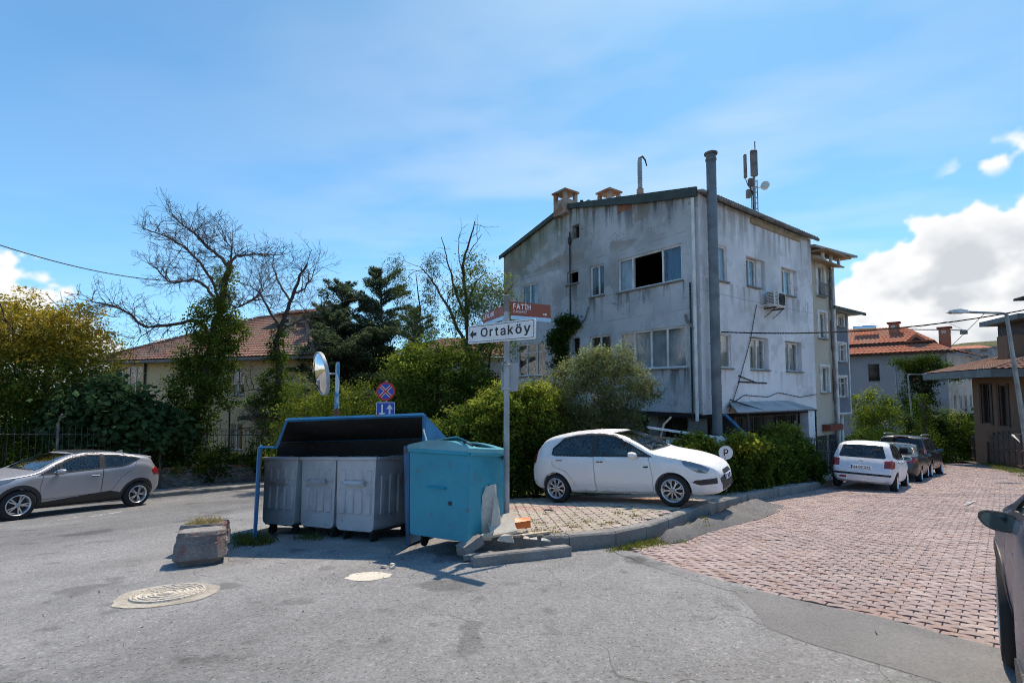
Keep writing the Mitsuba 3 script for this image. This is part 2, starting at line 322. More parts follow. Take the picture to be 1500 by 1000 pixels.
def lay_pavers(poly, c_dir, s_dir, L, W, mesh, hfun, name, parent, mats, cam=(0, 0), n_parts=300, amp=.012, wave=.0, skip=0.0, lift=.006):
    x0, y0, x1, y1 = poly.bounds; corners = np.array([(x0, y0), (x1, y0), (x1, y1), (x0, y1)])
    a = corners @ c_dir; b = corners @ s_dir; pp = prep(poly)
    spots = []
    for j in range(int(b.min() / W) - 1, int(b.max() / W) + 2):
        off = (j % 2) * .5 * L
        for i in range(int(a.min() / L) - 2, int(a.max() / L) + 2):
            u_, v_ = i * L + off, j * W + wave * math.sin(i * L * 1.3) 
            p = c_dir * u_ + s_dir * v_
            if pp.contains(Point(*p)) and R.random() >= skip: spots.append(p)
    P = np.array(spots)
    dz = (meshkit.fbm(np.c_[P * .8, P[:, :1] * 0], 3, 11) - .5) * amp * 2.2 + R.normal(0, amp * .16, len(P))
    z = hfun(P[:, 0], P[:, 1]) + lift + dz
    gxn = hfun(P[:, 0] + .05, P[:, 1]) - hfun(P[:, 0] - .05, P[:, 1]); gyn = hfun(P[:, 0], P[:, 1] + .05) - hfun(P[:, 0], P[:, 1] - .05)
    N = np.c_[-gxn * 10, -gyn * 10, np.ones(len(P))] + R.normal(0, .014, (len(P), 3)) * [1, 1, 0]
    N /= np.linalg.norm(N, axis=1, keepdims=True)
    X = np.c_[np.repeat(c_dir[None], len(P), 0), np.zeros(len(P))] + R.normal(0, .015, (len(P), 3)); X -= N * np.einsum('ij,ij->i', X, N)[:, None]; X /= np.linalg.norm(X, axis=1, keepdims=True)
    Y = np.cross(N, X); S = R.uniform(.96, 1.0, len(P))
    A = np.zeros((len(P), 4, 4)); A[:, :3, 0], A[:, :3, 1], A[:, :3, 2], A[:, 3, 3] = X * S[:, None], Y * S[:, None], N, 1
    A[:, 0, 3], A[:, 1, 3], A[:, 2, 3] = P[:, 0], P[:, 1], z
    if mesh is None: return P, A
    view = (P[:, 1] > 2.2) & (np.abs(P[:, 0]) < P[:, 1] * 1.03); d = np.hypot(P[:, 0] - cam[0], P[:, 1] - cam[1]) + np.where(view, 0, 1e3)
    near = np.argsort(d)[:n_parts]; mask = np.zeros(len(P), bool); mask[near] = True
    src = [mikit.ply(mesh, 'mat_' + k) for k in mats]
    pick = (R.random(len(P)) * len(mats)).astype(int)
    pick = np.where(R.random(len(P)) < .55, 0, pick)
    for i in near: copy(name, src[pick[i]], parent, T4(A[i].tolist()))
    v, f = np.array(mesh.vertices), np.array(mesh.faces)
    for kx in range(len(mats)):
        r_ = ~mask & (pick == kx)
        if not r_.any(): continue
        vs = (np.einsum('kij,nj->kni', A[r_][:, :3, :3], v) + A[r_][:, None, :3, 3]).reshape(-1, 3)
        fs = (f[None] + (np.arange(r_.sum()) * len(v))[:, None, None]).reshape(-1, 3)
        add(['distant_', 'worn_', 'dark_', 'pale_'][kx] + name, (vs, fs), mats[kx], parent, kind='stuff')
pm = paver_mesh(.2015, .0955, .022, .005, .04, .003)
lay_pavers(brick_poly.buffer(-.06), CR, ST, .2, .1005, pm, G, 'brick', 'brick_road', ['paver', 'paver_worn', 'paver_dark'], amp=.011, lift=.0)

# pavement on the corner
pave_poly = Polygon([(-.62, 7.3), (.2, 7.12), (.75, 7.12), (1.15, 7.25), (1.65, 7.53), (2.2, 8.07), (3.3, 9.46), (4.4, 10.96), (5.6, 12.41), (7.1, 13.86), (8.9, 15.36), (10.6, 16.96), (13.9, 20.25), (12.6, 21.2), (9.2, 17.6), (4.6, 13.6), (2.6, 12.6), (-.6, 12.0), (-1.3, 11.2), (-.9, 9.0)])
add('pavement', drape(pave_poly, SW, -.022, .4), 'joint_sand', kind='structure')
pm2 = paver_mesh(.2, .165, .022, .005, .05, .003)
lay_pavers(pave_poly.buffer(-.1), np.array([-.05, .9987]), np.array([.9987, .05]), .203, .168, pm2, SW, 'paving_block', 'pavement', ['paver_tan', 'paver_tan', 'paver_tan', 'paver_worn'], amp=.008, skip=.006)
corner_fill = Polygon([(-1.3, 11.2), (-.6, 12.0), (2.6, 12.6), (4.6, 13.6), (9.2, 17.6), (12.6, 21.2), (15, 27), (8, 34), (-.5, 34), (-2.4, 24), (-2.0, 12)])
add('yard', drape(corner_fill, SW, -.05, .8, .08), 'earth', kind='structure')

def kerb_run(pts, hgt, w, seg, name, parent, hf, inward, drop=.25, mat='concrete', cut=None):
    ls = LineString(pts); L = ls.length; t = 0.0; out = []
    while t < L - .2:
        s = min(seg * R.uniform(.85, 1.15), L - t)
        a, b = np.array(ls.interpolate(t + .006).coords[0]), np.array(ls.interpolate(t + s - .006).coords[0])
        d = (b - a) / np.linalg.norm(b - a); nrm = np.array([-d[1], d[0]]) * inward
        z0, z1 = float(hf(*a)) + R.normal(0, .006), float(hf(*b)) + R.normal(0, .006)
        p = []
        for q, z in ((a, z0), (b, z1)):
            for off, dz in ((0, -drop), (0, hgt(q) - .025), (.022, hgt(q)), (w, hgt(q) + .004), (w, -drop)):
                v = q + nrm * off + R.normal(0, .003, 2); p.append([v[0], v[1], z + dz])
        m = hull(p)
        m = m.subdivide().subdivide() if t < 14 else m
        m.vertices += (meshkit.fbm(np.array(m.vertices) * 14, 3, 3) - .5)[:, None] * .016
        add(name, m, mat, parent)
        t += s
lab('kerb', kind='structure')
kerb_run([(-1.05, 9.4), (-.85, 8.2), (-.64, 7.16)] + KERB[1:], lambda q: float(SWH(*q)) + .012, .15, .75, 'kerbstone', 'kerb', G, 1)
lab('left_kerb', kind='structure')
kerb_run([lk(-9), lk(-5), lk(0), lk(5), lk(12)], lambda q: .14, .16, 1.0, 'kerbstone', 'left_kerb', G, 1, drop=.1)
WD = np.array([.55, .835]); WO = np.array([-13.0, 20.4])      # line of the garden wall and fence on the left
wl = lambda t: tuple(WO + WD * t)
left_pave = Polygon([lk(-30), lk(-9), lk(0), lk(12), wl(14), wl(0), wl(-9), wl(-34)])
LN = np.array([-LD[1], LD[0]]) * .16
lp = Polygon([tuple(np.array(lk(t)) + LN) for t in (-30, -9, 0, 12)] + [wl(14), wl(0), wl(-9), wl(-34)])
scene_hf = lambda x, y: G(x, y) + .13
MB('left_pavement', lambda p, n, uv: mix(C3(.30, .24, .2), C3(.22, .18, .15), fbm(p.x, p.y, 0.0, 4)) * (.8 + .3 * noise(p.x * 30, p.y * 30, 0.0)), lambda p, n, uv: fbm(p.x * 20, p.y * 20, 0.0, 2), .006, .9, .2)
add('left_pavement', drape(lp, scene_hf, 0, .7), 'left_pavement', kind='structure')
garden = Polygon([wl(-34), wl(-9), wl(0), wl(16), (-4, 48), (-40, 60), (-70, 20), (-60, -4)])
add('garden_ground', drape(garden, G, .45, 1.5, .3), 'earth', kind='structure')

# dark make-up asphalt ramp against the kerb, seam patch, broken patch, paint remnants
ramp = Polygon([(2.2, 7.72), (2.75, 8.35), (3.55, 9.35), (4.55, 10.7), (5.75, 12.15), (6.35, 11.75), (5.9, 11.0), (4.9, 9.85), (4.0, 9.0), (3.2, 8.3), (2.62, 7.62), (2.3, 7.4)])
def ramp_h(x, y):
    d = np.array([LineString(KERB).distance(Point(a, b)) for a, b in zip(np.atleast_1d(x), np.atleast_1d(y))])
    e = np.array([ramp.exterior.distance(Point(a, b)) for a, b in zip(np.atleast_1d(x), np.atleast_1d(y))])
    return G(x, y) + .004 + np.clip(.25 - d * .3, 0, .25) * np.clip(e / .14, 0, 1) + (meshkit.fbm(np.c_[x * 5, y * 5, x * 0], 3, 4) - .5) * .03
add('asphalt_ramp', drape(ramp, ramp_h, .0, .12), 'asphalt_dark', kind='structure', smooth=True)
seam = Polygon([(2.26, 5.3), (2.44, 5.0), (2.62, 4.72), (2.8, 4.5), (3.08, 4.2), (3.2, 3.92), (3.44, 3.52), (3.62, 3.16), (4.0, 2.55), (3.3, 2.1), (2.75, 2.9), (2.15, 3.75), (2.02, 4.05), (2.12, 4.5), (2.2, 5.0)])
def patch_h(x, y):
    ln = LineString(RFRONT); d = np.array([ln.distance(Point(a, b)) for a, b in zip(np.atleast_1d(x), np.atleast_1d(y))])
    return G(x, y) + .003 + .012 * np.clip(1.25 - d / .1, 0, 1)
lip = LineString([(1.48, 7.0), (1.62, 6.6), (1.78, 6.14), (1.98, 5.72), (2.2, 5.28), (2.36, 5.0)]).buffer(.13, cap_style=2)
lip = Polygon([(x + .05 * (meshkit.fbm(np.array([[x * 4, y * 4, 0]]), 3, 6)[0] - .5) * 2, y + .05 * (meshkit.fbm(np.array([[x * 4, y * 4, 7]]), 3, 6)[0] - .5) * 2) for x, y in lip.exterior.segmentize(.05).coords]).buffer(0)
add('asphalt_lip', drape(lip, patch_h, 0, .08), 'asphalt', kind='structure')
add('asphalt_patch', drape(seam.buffer(.0), patch_h, 0, .12), 'asphalt_patch', kind='structure')
def blob(cx, cy, rx, ry, seed, n=40, amp=.22, rot=0.0):
    a = np.linspace(0, 2 * math.pi, n, endpoint=False)
    r = 1 + (meshkit.fbm(np.stack([np.cos(a) * 1.6, np.sin(a) * 1.6, a * 0 + seed], -1), 4, seed) - .5) * 2 * amp
    x, y = rx * r * np.cos(a), ry * r * np.sin(a); c, s = math.cos(rot), math.sin(rot)
    return Polygon(np.c_[cx + c * x - s * y, cy + s * x + c * y]).buffer(0)
add('broken_patch', drape(blob(-1.62, 5.75, .26, .19, 3), G, .005, .08, .012), 'pale_concrete', kind='structure')
M('worn_paint', proc(lambda p, n, uv: mix(C3(.2, .2, .2), C3(.5, .5, .49), smoothstep(.42, .6, fbm(p.x * 14, p.y * 14, 0.0, 3)))), .8)
mk = uniq('road_marking'); lab(mk, kind='structure')
for a, b in (((-10.35, 11.45), (-10.3, 12.15)), ((-10.05, 12.0), (-9.98, 13.0))):
    add('stroke', drape(LineString([a, b]).buffer(.045, cap_style=2), G, .005, .2), 'worn_paint', mk)
add('stroke', drape(LineString([(10.2, 11.35), (11.2, 12.2)]).buffer(.04, cap_style=2), G, .022, .2), 'worn_paint', mk)
# ------------------------------------------------------------------ buildings
class Face:
    """a vertical wall plane: s along u, d outward along n, z up"""
    def __init__(self, o, u):
        self.o = np.array([o[0], o[1], 0.0]); u = np.array([u[0], u[1], 0.0]); self.u = u / np.linalg.norm(u)
        n = np.array([self.u[1], -self.u[0], 0]); mid = self.o + self.u
        self.n = n if n @ (-mid) > 0 else -n
    def p(self, s, d, z): return self.o + self.u * s + self.n * d + np.array([0, 0, z])
    def mat(self):
        A = np.eye(4); A[:3, 0], A[:3, 1], A[:3, 2], A[:3, 3] = self.u, [0, 0, 1], np.cross(self.u, [0, 0, 1]), self.o
        return A
    def out(self): return float(np.sign(np.cross(self.u, [0, 0, 1]) @ self.n))
    def box(self, s0, s1, d0, d1, z0, z1, ch=0.0):
        m = box((0, 0, 0), (abs(s1 - s0), abs(z1 - z0), abs(d1 - d0)), ch)
        A = self.mat(); k = self.out(); A[:3, 3] = self.p((s0 + s1) / 2, (d0 + d1) / 2, (z0 + z1) / 2)
        m.apply_transform(A); return m
    def poly(self, P, d0, d1):
        k = self.out(); m = prism(P, min(k * d0, k * d1), max(k * d0, k * d1)); m.apply_transform(self.mat()); return m
    def tube(self, pts, r, n=8): return tube([self.p(*q) for q in pts], r, n)

def window(fc, par, s0, s1, z0, z1, cols=(.5,), rows=(), fw=.055, mat='frame_white', curtain=None, sill=True, depth=.1, open_=(), glass='pane', rim=None, label=None, sillmat='concrete'):
    """frame (the window itself) > pane(s), sill, curtain"""
    fr = [fc.box(s0, s1, -depth - .05, -depth + .02, z1 - fw, z1), fc.box(s0, s1, -depth - .05, -depth + .02, z0, z0 + fw),
          fc.box(s0, s0 + fw, -depth - .05, -depth + .018, z0 + fw, z1 - fw), fc.box(s1 - fw, s1, -depth - .05, -depth + .018, z0 + fw, z1 - fw)]
    cs = [s0 + (s1 - s0) * c for c in cols]; rs = [z0 + (z1 - z0) * r for r in rows]
    for c in cs: fr.append(fc.box(c - fw / 2, c + fw / 2, -depth - .048, -depth + .015, z0 + fw, z1 - fw))
    for r_ in rs: fr.append(fc.box(s0 + fw, s1 - fw, -depth - .046, -depth + .012, r_ - fw * .35, r_ + fw * .35))
    k = add('window', fr, mat, par, label=label)
    ed = [s0] + cs + [s1]
    for i in range(len(ed) - 1):
        if i in open_: continue
        q = Polygon([(ed[i] + fw * .4, z0 + fw * .5), (ed[i + 1] - fw * .4, z0 + fw * .5), (ed[i + 1] - fw * .4, z1 - fw * .5), (ed[i] + fw * .4, z1 - fw * .5)])
        P_ = [fc.p(a, -depth - .02, b) for a, b in q.exterior.coords[:-1]]
        add('pane', (P_, [[0, 1, 2], [0, 2, 3]]), glass, k)
    if rim:
        w = .1
        add('surround', [fc.box(s0 - w, s1 + w, -.02, .04, z1, z1 + w), fc.box(s0 - w, s0, -.02, .04, z0 - .02, z1), fc.box(s1, s1 + w, -.02, .04, z0 - .02, z1)], rim, k)
    if sill: add('sill', fc.box(s0 - .06, s1 + .06, -depth, .09, z0 - .055, z0 - .003, .008), sillmat, k)
    if curtain:
        for (a, b, mt) in curtain:
            a, b = s0 + (s1 - s0) * a, s0 + (s1 - s0) * b
            n = max(8, int((b - a) / .05)); x = np.linspace(a, b, n); dpt = -depth - .16 + .025 * np.sin(np.arange(n) * 1.9) + R.normal(0, .006, n)
            V = [fc.p(x[i], dpt[i], zz) for zz in (z1 - .02, z0 + .02) for i in range(n)]
            F = [[i, i + 1, n + i + 1] for i in range(n - 1)] + [[i, n + i + 1, n + i] for i in range(n - 1)]
            add('curtain', (V, F), mt, k, smooth=True)
    return k

def wall_with_holes(fc, P, holes, d0, d1):
    for h in holes: P = P.difference(sbox(h[0], h[2], h[1], h[3]))
    return fc.poly(P, d0, d1)

# --- main building: grey rendered corner block
BC = (5.94, 15.5); UL = np.array([-.598, .801]); UR = np.array([.803, .596])
FL, FR = Face(BC, UL), Face(BC, UR)
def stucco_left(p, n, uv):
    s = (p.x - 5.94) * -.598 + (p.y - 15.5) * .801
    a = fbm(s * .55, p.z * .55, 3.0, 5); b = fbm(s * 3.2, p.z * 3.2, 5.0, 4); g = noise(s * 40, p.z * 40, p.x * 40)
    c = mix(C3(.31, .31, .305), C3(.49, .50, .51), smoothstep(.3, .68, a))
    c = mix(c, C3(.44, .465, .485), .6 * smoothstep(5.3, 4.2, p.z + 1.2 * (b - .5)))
    c = c * (.8 + .32 * b + .1 * g)
    roof = dr.select(s > 6.13, 9.1 - (s - 6.13) * .235, 9.1 - (6.13 - s) * .216)
    below = roof - p.z
    run = fbm(s * 5.5, p.z * .35, 8.0, 4); run2 = noise(s * 9.0, 4.0, 1.0)
    streak = smoothstep(.47, .66, run) * smoothstep(1.7 * run2 + .25, .05, below)
    c = mix(c, C3(.055, .055, .05), .8 * streak)
    moss = smoothstep(3.5, 8.5, s + 3 * (a - .5)) * smoothstep(2.9, .3, below + 1.5 * (b - .5))
    c = mix(c, C3(.14, .16, .075), .62 * moss)
    sill = lambda z0, s0, s1: smoothstep(s0 - .1, s0, s) * smoothstep(s1 + .1, s1, s) * smoothstep(z0 - 1.2 * run2 - .2, z0 - .02, p.z) * smoothstep(z0 + .02, z0 - .02, p.z)
    c = mix(c, C3(.08, .08, .075), .7 * smoothstep(.5, .63, run) * (sill(5.03, .6, 3.4) + sill(5.07, 4.0, 4.8) + sill(2.15, .5, 3.3) + sill(5.8, 5.4, 6.1)))
    c = mix(c, C3(.5, .5, .49), .55 * smoothstep(.56, .62, fbm(s * 1.5 + 9, p.z * 1.2, 2.0, 4)) * smoothstep(7.9, 7.2, p.z))
    band = smoothstep(.05, .0, dr.abs(p.z - 6.62 - .12 * (a - .5))) + smoothstep(.04, .0, dr.abs(p.z - 4.08 - .1 * (a - .5)))
    c = c * (1 - .22 * band * smoothstep(.35, .6, b))
    warm = smoothstep(.55, .64, fbm(s * .9 + 2, p.z * 1.9, 6.0, 4)) * smoothstep(6.4, 6.9, p.z)
    c = mix(c, C3(.26, .215, .165), .6 * warm)
    brick = smoothstep(.03, .0, dr.abs(s - 3.0) - .33) * smoothstep(.02, 0, dr.abs(p.z - 8.2 + .06 * (b - .5)) - .16)
    c = mix(c, C3(.28, .10, .05), .75 * brick)
    crk = dr.abs(fbm(s * .9 + 2, p.z * .9, 1.5, 4) - .5)
    return c * (1 - .4 * smoothstep(.004, .001, crk))
def stucco_right(p, n, uv):
    s = (p.x - 5.94) * .803 + (p.y - 15.5) * .596
    a = fbm(s * .7, p.z * .6, 3.0, 5); b = fbm(s * 4, p.z * 4, 5.0, 4); g = noise(s * 40, p.z * 40, p.x * 40)
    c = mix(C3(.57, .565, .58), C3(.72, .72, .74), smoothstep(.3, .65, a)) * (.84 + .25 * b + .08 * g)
    run = fbm(s * 6.0, p.z * .4, 8.0, 4)
    c = mix(c, C3(.2, .19, .19), .55 * smoothstep(.5, .7, run) * smoothstep(1.9, .1, 7.75 - p.z))
    c = mix(c, C3(.17, .165, .165), .5 * smoothstep(.52, .66, run) * (smoothstep(1.3, .0, 5.05 - p.z) * smoothstep(-.02, .02, 5.05 - p.z) + smoothstep(1.2, .0, 2.15 - p.z) * smoothstep(-.02, .02, 2.15 - p.z)))
    c = mix(c, C3(.25, .24, .24), .45 * smoothstep(.035, .0, dr.abs(p.z - 4.62 - .1 * (a - .5))))
    c = mix(c, C3(.76, .75, .76), .5 * smoothstep(3.6, 1.5, p.z + (b - .5)))
    return mix(c, C3(.36, .34, .33), .3 * smoothstep(.62, .67, fbm(s * 2.1 + 4, p.z * 2.1, 7.0, 4)))
MB('stucco_left', stucco_left, lambda p, n, uv: fbm(p.x * 16, p.y * 16, p.z * 16, 3) + 3 * fbm(p.x * 1.5, p.y * 1.5, p.z * 1.5, 2), .012, .92, .2)
MB('stucco_right', stucco_right, lambda p, n, uv: fbm(p.x * 16, p.y * 16, p.z * 16, 3) + 3 * fbm(p.x * 1.5, p.y * 1.5, p.z * 1.5, 2), .012, .92, .2)
M('flue_zinc', dirt((.15, .175, .195), .4, 2.5), .5, .25); M('roof_green', dirt((.045, .06, .05), .4, 3), .6, .1); M('roof_sheet', dirt((.36, .35, .33), .4, 2), .8); M('tan_board', dirt((.36, .26, .17), .3, 3), .8)
M('plaster_beige', proc(lambda p, n, uv: mix(C3(.42, .38, .31), C3(.5, .46, .385), fbm(p.x * .9, p.y * .9, p.z * .9, 4)) * (.93 + .12 * fbm(p.x * 7, p.y * 7, p.z * 7, 3))), .92, 0, .2)
M('plaster_gray', proc(lambda p, n, uv: mix(C3(.155, .17, .205), C3(.19, .205, .24), fbm(p.x, p.y, p.z, 4)) * (.93 + .12 * fbm(p.x * 7, p.y * 7, p.z * 3, 3))), .9, 0, .2)
M('plaster_dark', dirt((.09, .08, .075), .4, 1.5), .9); M('panel_red', dirt((.2, .045, .03), .3, 3), .7)
M('brick_chimney', proc(lambda p, n, uv: mix(C3(.30, .16, .10), C3(.36, .29, .23), smoothstep(.4, .6, fbm(p.x * 3, p.y * 3, p.z * 5, 3))) * (.75 + .4 * noise(p.x * 9, p.y * 9, p.z * 15))), .9, 0, .2)

mb = thing('grey_apartment_building', 'weathered grey three storey apartment block at the street corner behind the white car', 'building')
roofz = lambda s: 9.12 - (s - 6.13) * .235 if s > 6.13 else 9.12 - (6.13 - s) * .216
WL = [(8.0, 9.2, 5.1, 6.32), (5.44, 6.1, 5.83, 6.36), (4.04, 4.78, 5.12, 6.32), (.64, 3.35, 5.07, 6.28), (7.44, 9.52, 2.12, 3.58), (5.38, 5.88, 2.85, 3.58), (3.75, 4.84, 2.2, 3.56), (.53, 3.32, 2.2, 3.56), (5.36, 5.78, 7.66, 8.24)]
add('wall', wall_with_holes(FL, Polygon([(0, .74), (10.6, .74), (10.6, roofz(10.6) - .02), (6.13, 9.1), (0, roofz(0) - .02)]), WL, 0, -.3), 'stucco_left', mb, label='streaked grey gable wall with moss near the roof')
WR = [(.8, 1.6, 5.08, 6.27), (2.84, 4.2, 5.08, 6.2), (5.45, 6.75, 5.08, 6.2), (.84, 1.72, 2.2, 3.33), (2.93, 4.27, 2.14, 3.36), (5.55, 6.92, 2.14, 3.36)]
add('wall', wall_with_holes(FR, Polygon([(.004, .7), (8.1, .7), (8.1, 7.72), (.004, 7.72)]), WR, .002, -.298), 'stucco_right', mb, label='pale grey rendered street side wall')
add('rear_wall', [FR.box(7.8, 8.09, -10.6, -.3, -2.6, 7.6), FL.box(10.3, 10.59, -8, -.3, -2.6, 7.9), FR.box(.4, 8.0, -10.6, -10.35, -2.6, 7.7)], 'plaster_dark', mb)
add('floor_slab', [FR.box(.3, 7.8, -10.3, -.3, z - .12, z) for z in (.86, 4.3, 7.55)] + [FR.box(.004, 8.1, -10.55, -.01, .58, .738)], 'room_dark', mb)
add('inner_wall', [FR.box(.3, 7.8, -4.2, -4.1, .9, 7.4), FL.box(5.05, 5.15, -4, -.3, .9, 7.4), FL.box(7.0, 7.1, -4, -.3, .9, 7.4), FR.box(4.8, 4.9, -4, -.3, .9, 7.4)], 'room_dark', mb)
# windows, left face
window(FL, mb, *WL[0], cols=(.5,), curtain=[(0, .45, 'curtain')], depth=.08)
window(FL, mb, *WL[1], cols=(), fw=.05, depth=.1, open_=(0,))
window(FL, mb, *WL[2], cols=(.42,), curtain=[(.0, .4, 'curtain_blue')], depth=.08)
k = window(FL, mb, *WL[3], cols=(.285, .76), fw=.06, curtain=[(.77, 1, 'curtain'), (.02, .26, 'curtain_blue')], depth=.07, open_=(1,), label='wide upper window with its dark middle pane slid open')
window(FL, mb, *WL[4], cols=(.33, .68), rows=(.72,), curtain=[(.0, 1, 'curtain_dark')], depth=.08)
add('vent_opening', FL.box(5.38, 5.88, -.3, -.22, 2.85, 3.58), 'room_dark', mb)
window(FL, mb, *WL[6], cols=(.5,), curtain=[(.02, .98, 'curtain_dark')], depth=.08)
window(FL, mb, *WL[7], cols=(.27, .505, .76), fw=.06, curtain=[(0, 1, 'curtain')], depth=.07)
add('vent_opening', FL.box(5.36, 5.78, -.3, -.25, 7.66, 8.24), 'room_dark', mb)
# windows, right face
window(FR, mb, *WR[0], cols=(), curtain=[(0, 1, 'curtain')], depth=.06)
window(FR, mb, .0 + 2.9, 3.72, 5.14, 6.16, cols=(.5,), curtain=[(.5, 1, 'curtain_dark')], depth=.16, fw=.05)
window(FR, mb, 5.5, 6.4, 5.14, 6.16, cols=(.5,), curtain=[(.3, 1, 'curtain')], depth=.16, fw=.05)
window(FR, mb, *WR[3], cols=(), curtain=[(0, 1, 'curtain')], depth=.06)
window(FR, mb, 2.99, 4.22, 2.2, 3.32, cols=(.55,), curtain=[(0, .5, 'curtain'), (.6, 1, 'curtain')], depth=.16, fw=.05)
window(FR, mb, 5.6, 6.86, 2.2, 3.32, cols=(.45,), curtain=[(0, .4, 'curtain_dark'), (.5, 1, 'curtain')], depth=.16, fw=.05)
for a, b in ((3.78, 4.16), (6.45, 6.72)): add('reveal_panel', FR.box(a, b, -.2, -.12, 5.08, 6.2), 'stucco_right', mb)
# roof: two slopes of sheet with a dark green verge flashing on the gable and a fluted eave over the street side
def slope(s0, z0, s1, z1, w0, w1, th=.06):
    P = [FL.p(s, d, z + t) for s, z in ((s0, z0), (s1, z1)) for d in (w0, w1) for t in (0, th)]
    return hull(P)
add('roof', [slope(6.13, 9.12, -.22, 7.74, .06, -8.3), slope(6.131, 9.12, 10.8, 8.02, .06, -8.3)], 'roof_sheet', mb)
verge = Polygon([(10.85, 8.08), (6.13, 9.24), (-.02, 7.93), (-.02, 7.63), (2.0, 8.03), (5.4, 8.88), (6.13, 9.03), (10.85, 7.92)])
add('roof_verge', FL.poly(verge, .05, .13), 'roof_green', mb, label='dark green metal flashing along the gable')
x = np.linspace(.2, 8.3, 170); zc = .018 * np.sin(x * 2 * math.pi / .15)
V = np.vstack([[FR.p(a, .26, 7.78 + c), FR.p(a, -.3, 7.90 + c)] for a, c in zip(x, zc)]); V = np.vstack([V, V - [0, 0, .012]])
n = len(x); F = []
for i in range(n - 1):
    for b_ in (0, 2 * n): F += [[b_ + 2 * i, b_ + 2 * i + 2, b_ + 2 * i + 3], [b_ + 2 * i, b_ + 2 * i + 3, b_ + 2 * i + 1]]
    F += [[2 * i, 2 * i + 2, 2 * n + 2 * i + 2], [2 * i, 2 * n + 2 * i + 2, 2 * n + 2 * i]]
add('eave_sheet', (V, F), 'roof_sheet', mb)
add('gutter', [FR.tube([(.25, .22, 7.70), (8.3, .22, 7.70)], .06, 8)], 'iron_pale', mb)
add('eave_board', FR.box(3.2, 4.9, .004, .05, 7.42, 7.63), 'tan_board', mb); add('eave_board', FR.box(4.93, 7.0, .004, .05, 7.42, 7.6), 'tan_board', mb)
# pipes at the corner
add('drainpipe', FL.tube([(.12, .12, 7.6), (.12, .12, .5)], .055), 'frame_white', mb); add('drainpipe', FL.tube([(.3, .08, 4.9), (.3, .08, .5)], .03), 'iron', mb)
add('drainpipe', FL.tube([(.5, .07, 3.9), (.45, .1, 3.7), (.2, .13, 3.45), (.12, .16, 3.4)], .04), 'iron_pale', mb)
add('drainpipe', FL.tube([(5.86, .06, 8.0), (5.86, .06, 3.9)], .03), 'iron', mb); add('drainpipe', FL.tube([(5.86, .07, 7.75), (5.86, .07, 7.5)], .075), 'iron', mb)
add('drainpipe', FL.tube([(4.84, .05, 4.75), (5.0, .06, 4.3), (5.4, .06, 4.0)], .025), 'iron_pale', mb)
flue = add('flue_pipe', FR.tube([(.30, .3, -1.6), (.30, .3, 9.0)], .15, 20), 'flue_zinc', mb, smooth=40, label='tall round metal flue rising past the eave at the corner')
for z in (1.4, 2.9, 4.4, 5.9, 7.4): add('collar', FR.tube([(.30, .3, z), (.30, .3, z + .05)], .16, 20), 'flue_zinc', flue)
add('flue_cap', [FR.tube([(.30, .3, 8.98), (.30, .3, 9.03)], .205, 20)], 'iron_pale', flue)
add('flue_collar', FR.tube([(.30, .3, 8.78), (.30, .3, 8.84)], .17, 20), 'iron_pale', flue)
# chimneys on the ridge
def chimney(par, base, w, z0, z1, mat='brick_chimney'):
    b = np.array(base); A = frame((0, 0, 0), [*UR, 0])
    hh = z1 - z0; o = lambda c, s: box(np.array([b[0], b[1], 0]) + A[:3, :3] @ np.array(c), s, 0, A)
    k = add('chimney', [o((0, 0, z0 + hh * .3), (w, w, hh * .6))] + [o((sx * w * .4, sy * w * .4, z0 + hh * .75), (w * .2, w * .2, hh * .3)) for sx in (-1, 1) for sy in (-1, 1)], mat, par)
    add('chimney_cap', [o((0, 0, z1 - .06), (w * 1.16, w * 1.16, .07)), o((0, 0, z1), (w * .8, w * .8, .06))], 'brick_chimney', k)
    return k
chimney(mb, (2.27, 20.6), .72, 8.8, 9.85); chimney(mb, (4.4, 22.0), .74, 8.8, 10.45)
k = add('vent_stack', [cyl((6.16, 23.3, 8.8), (6.16, 23.3, 11.1), .17, 12)], 'brick_chimney', mb, smooth=40)
add('vent_pipe', [tube([(6.16, 23.3, 11.1), (6.16, 23.3, 12.5), (6.18, 23.3, 12.6)], .10, 10)] + [cyl((6.16, 23.3, 11.15 + i * .12), (6.16, 23.3, 11.2 + i * .12), .115, 10) for i in range(11)], 'galv', k, smooth=40)
add('torn_cowl', tube([(6.1, 23.3, 12.6), (6.3, 23.3, 12.72), (6.42, 23.3, 12.55), (6.5, 23.3, 12.25)], [.05, .06, .04, .03], 5), 'iron', k)
add('roof_vent', [cyl((3.0, 20.9, 9.0), (3.0, 20.9, 9.62), .07, 8)], 'iron', mb); add('roof_vent', [cyl((3.32, 21.1, 9.0), (3.32, 21.1, 9.7), .09, 8)], 'iron_pale', mb)
# recessed ground floor
add('ground_floor_wall', [FL.box(-.0, 10.6, -2.0, -1.8, -2.6, .58), FR.box(1.7, 8.0, -1.7, -1.5, -2.6, .58)], 'plaster_dark', mb)
for s in (.35, 1.9, 3.3, 6.0): add('column', FL.box(s, s + .4, -.7, -.3, -2.5, .58), 'concrete', mb)
add('column', FR.box(.15, .55, -.6, -.2, -2.5, .58), 'concrete', mb); add('column', FR.box(7.35, 8.09, -.5, -.01, -2.5, .7), 'stucco_right', mb)
for s0, s1 in ((.9, 1.75), (2.4, 3.2)): window(FL, mb, s0, s1, -.9, .3, cols=(.5,), depth=1.72, mat='iron', sill=False, glass='glass_dark')
g = add('security_grille', [FR.box(2.0, 7.2, -.32, -.27, z, z + .04) for z in (-1.55, -.4, .5)] + [FR.box(s, s + .05, -.33, -.26, -1.6, .58) for s in (2.0, 3.5, 5.2, 7.15)], 'dark_metal', mb)
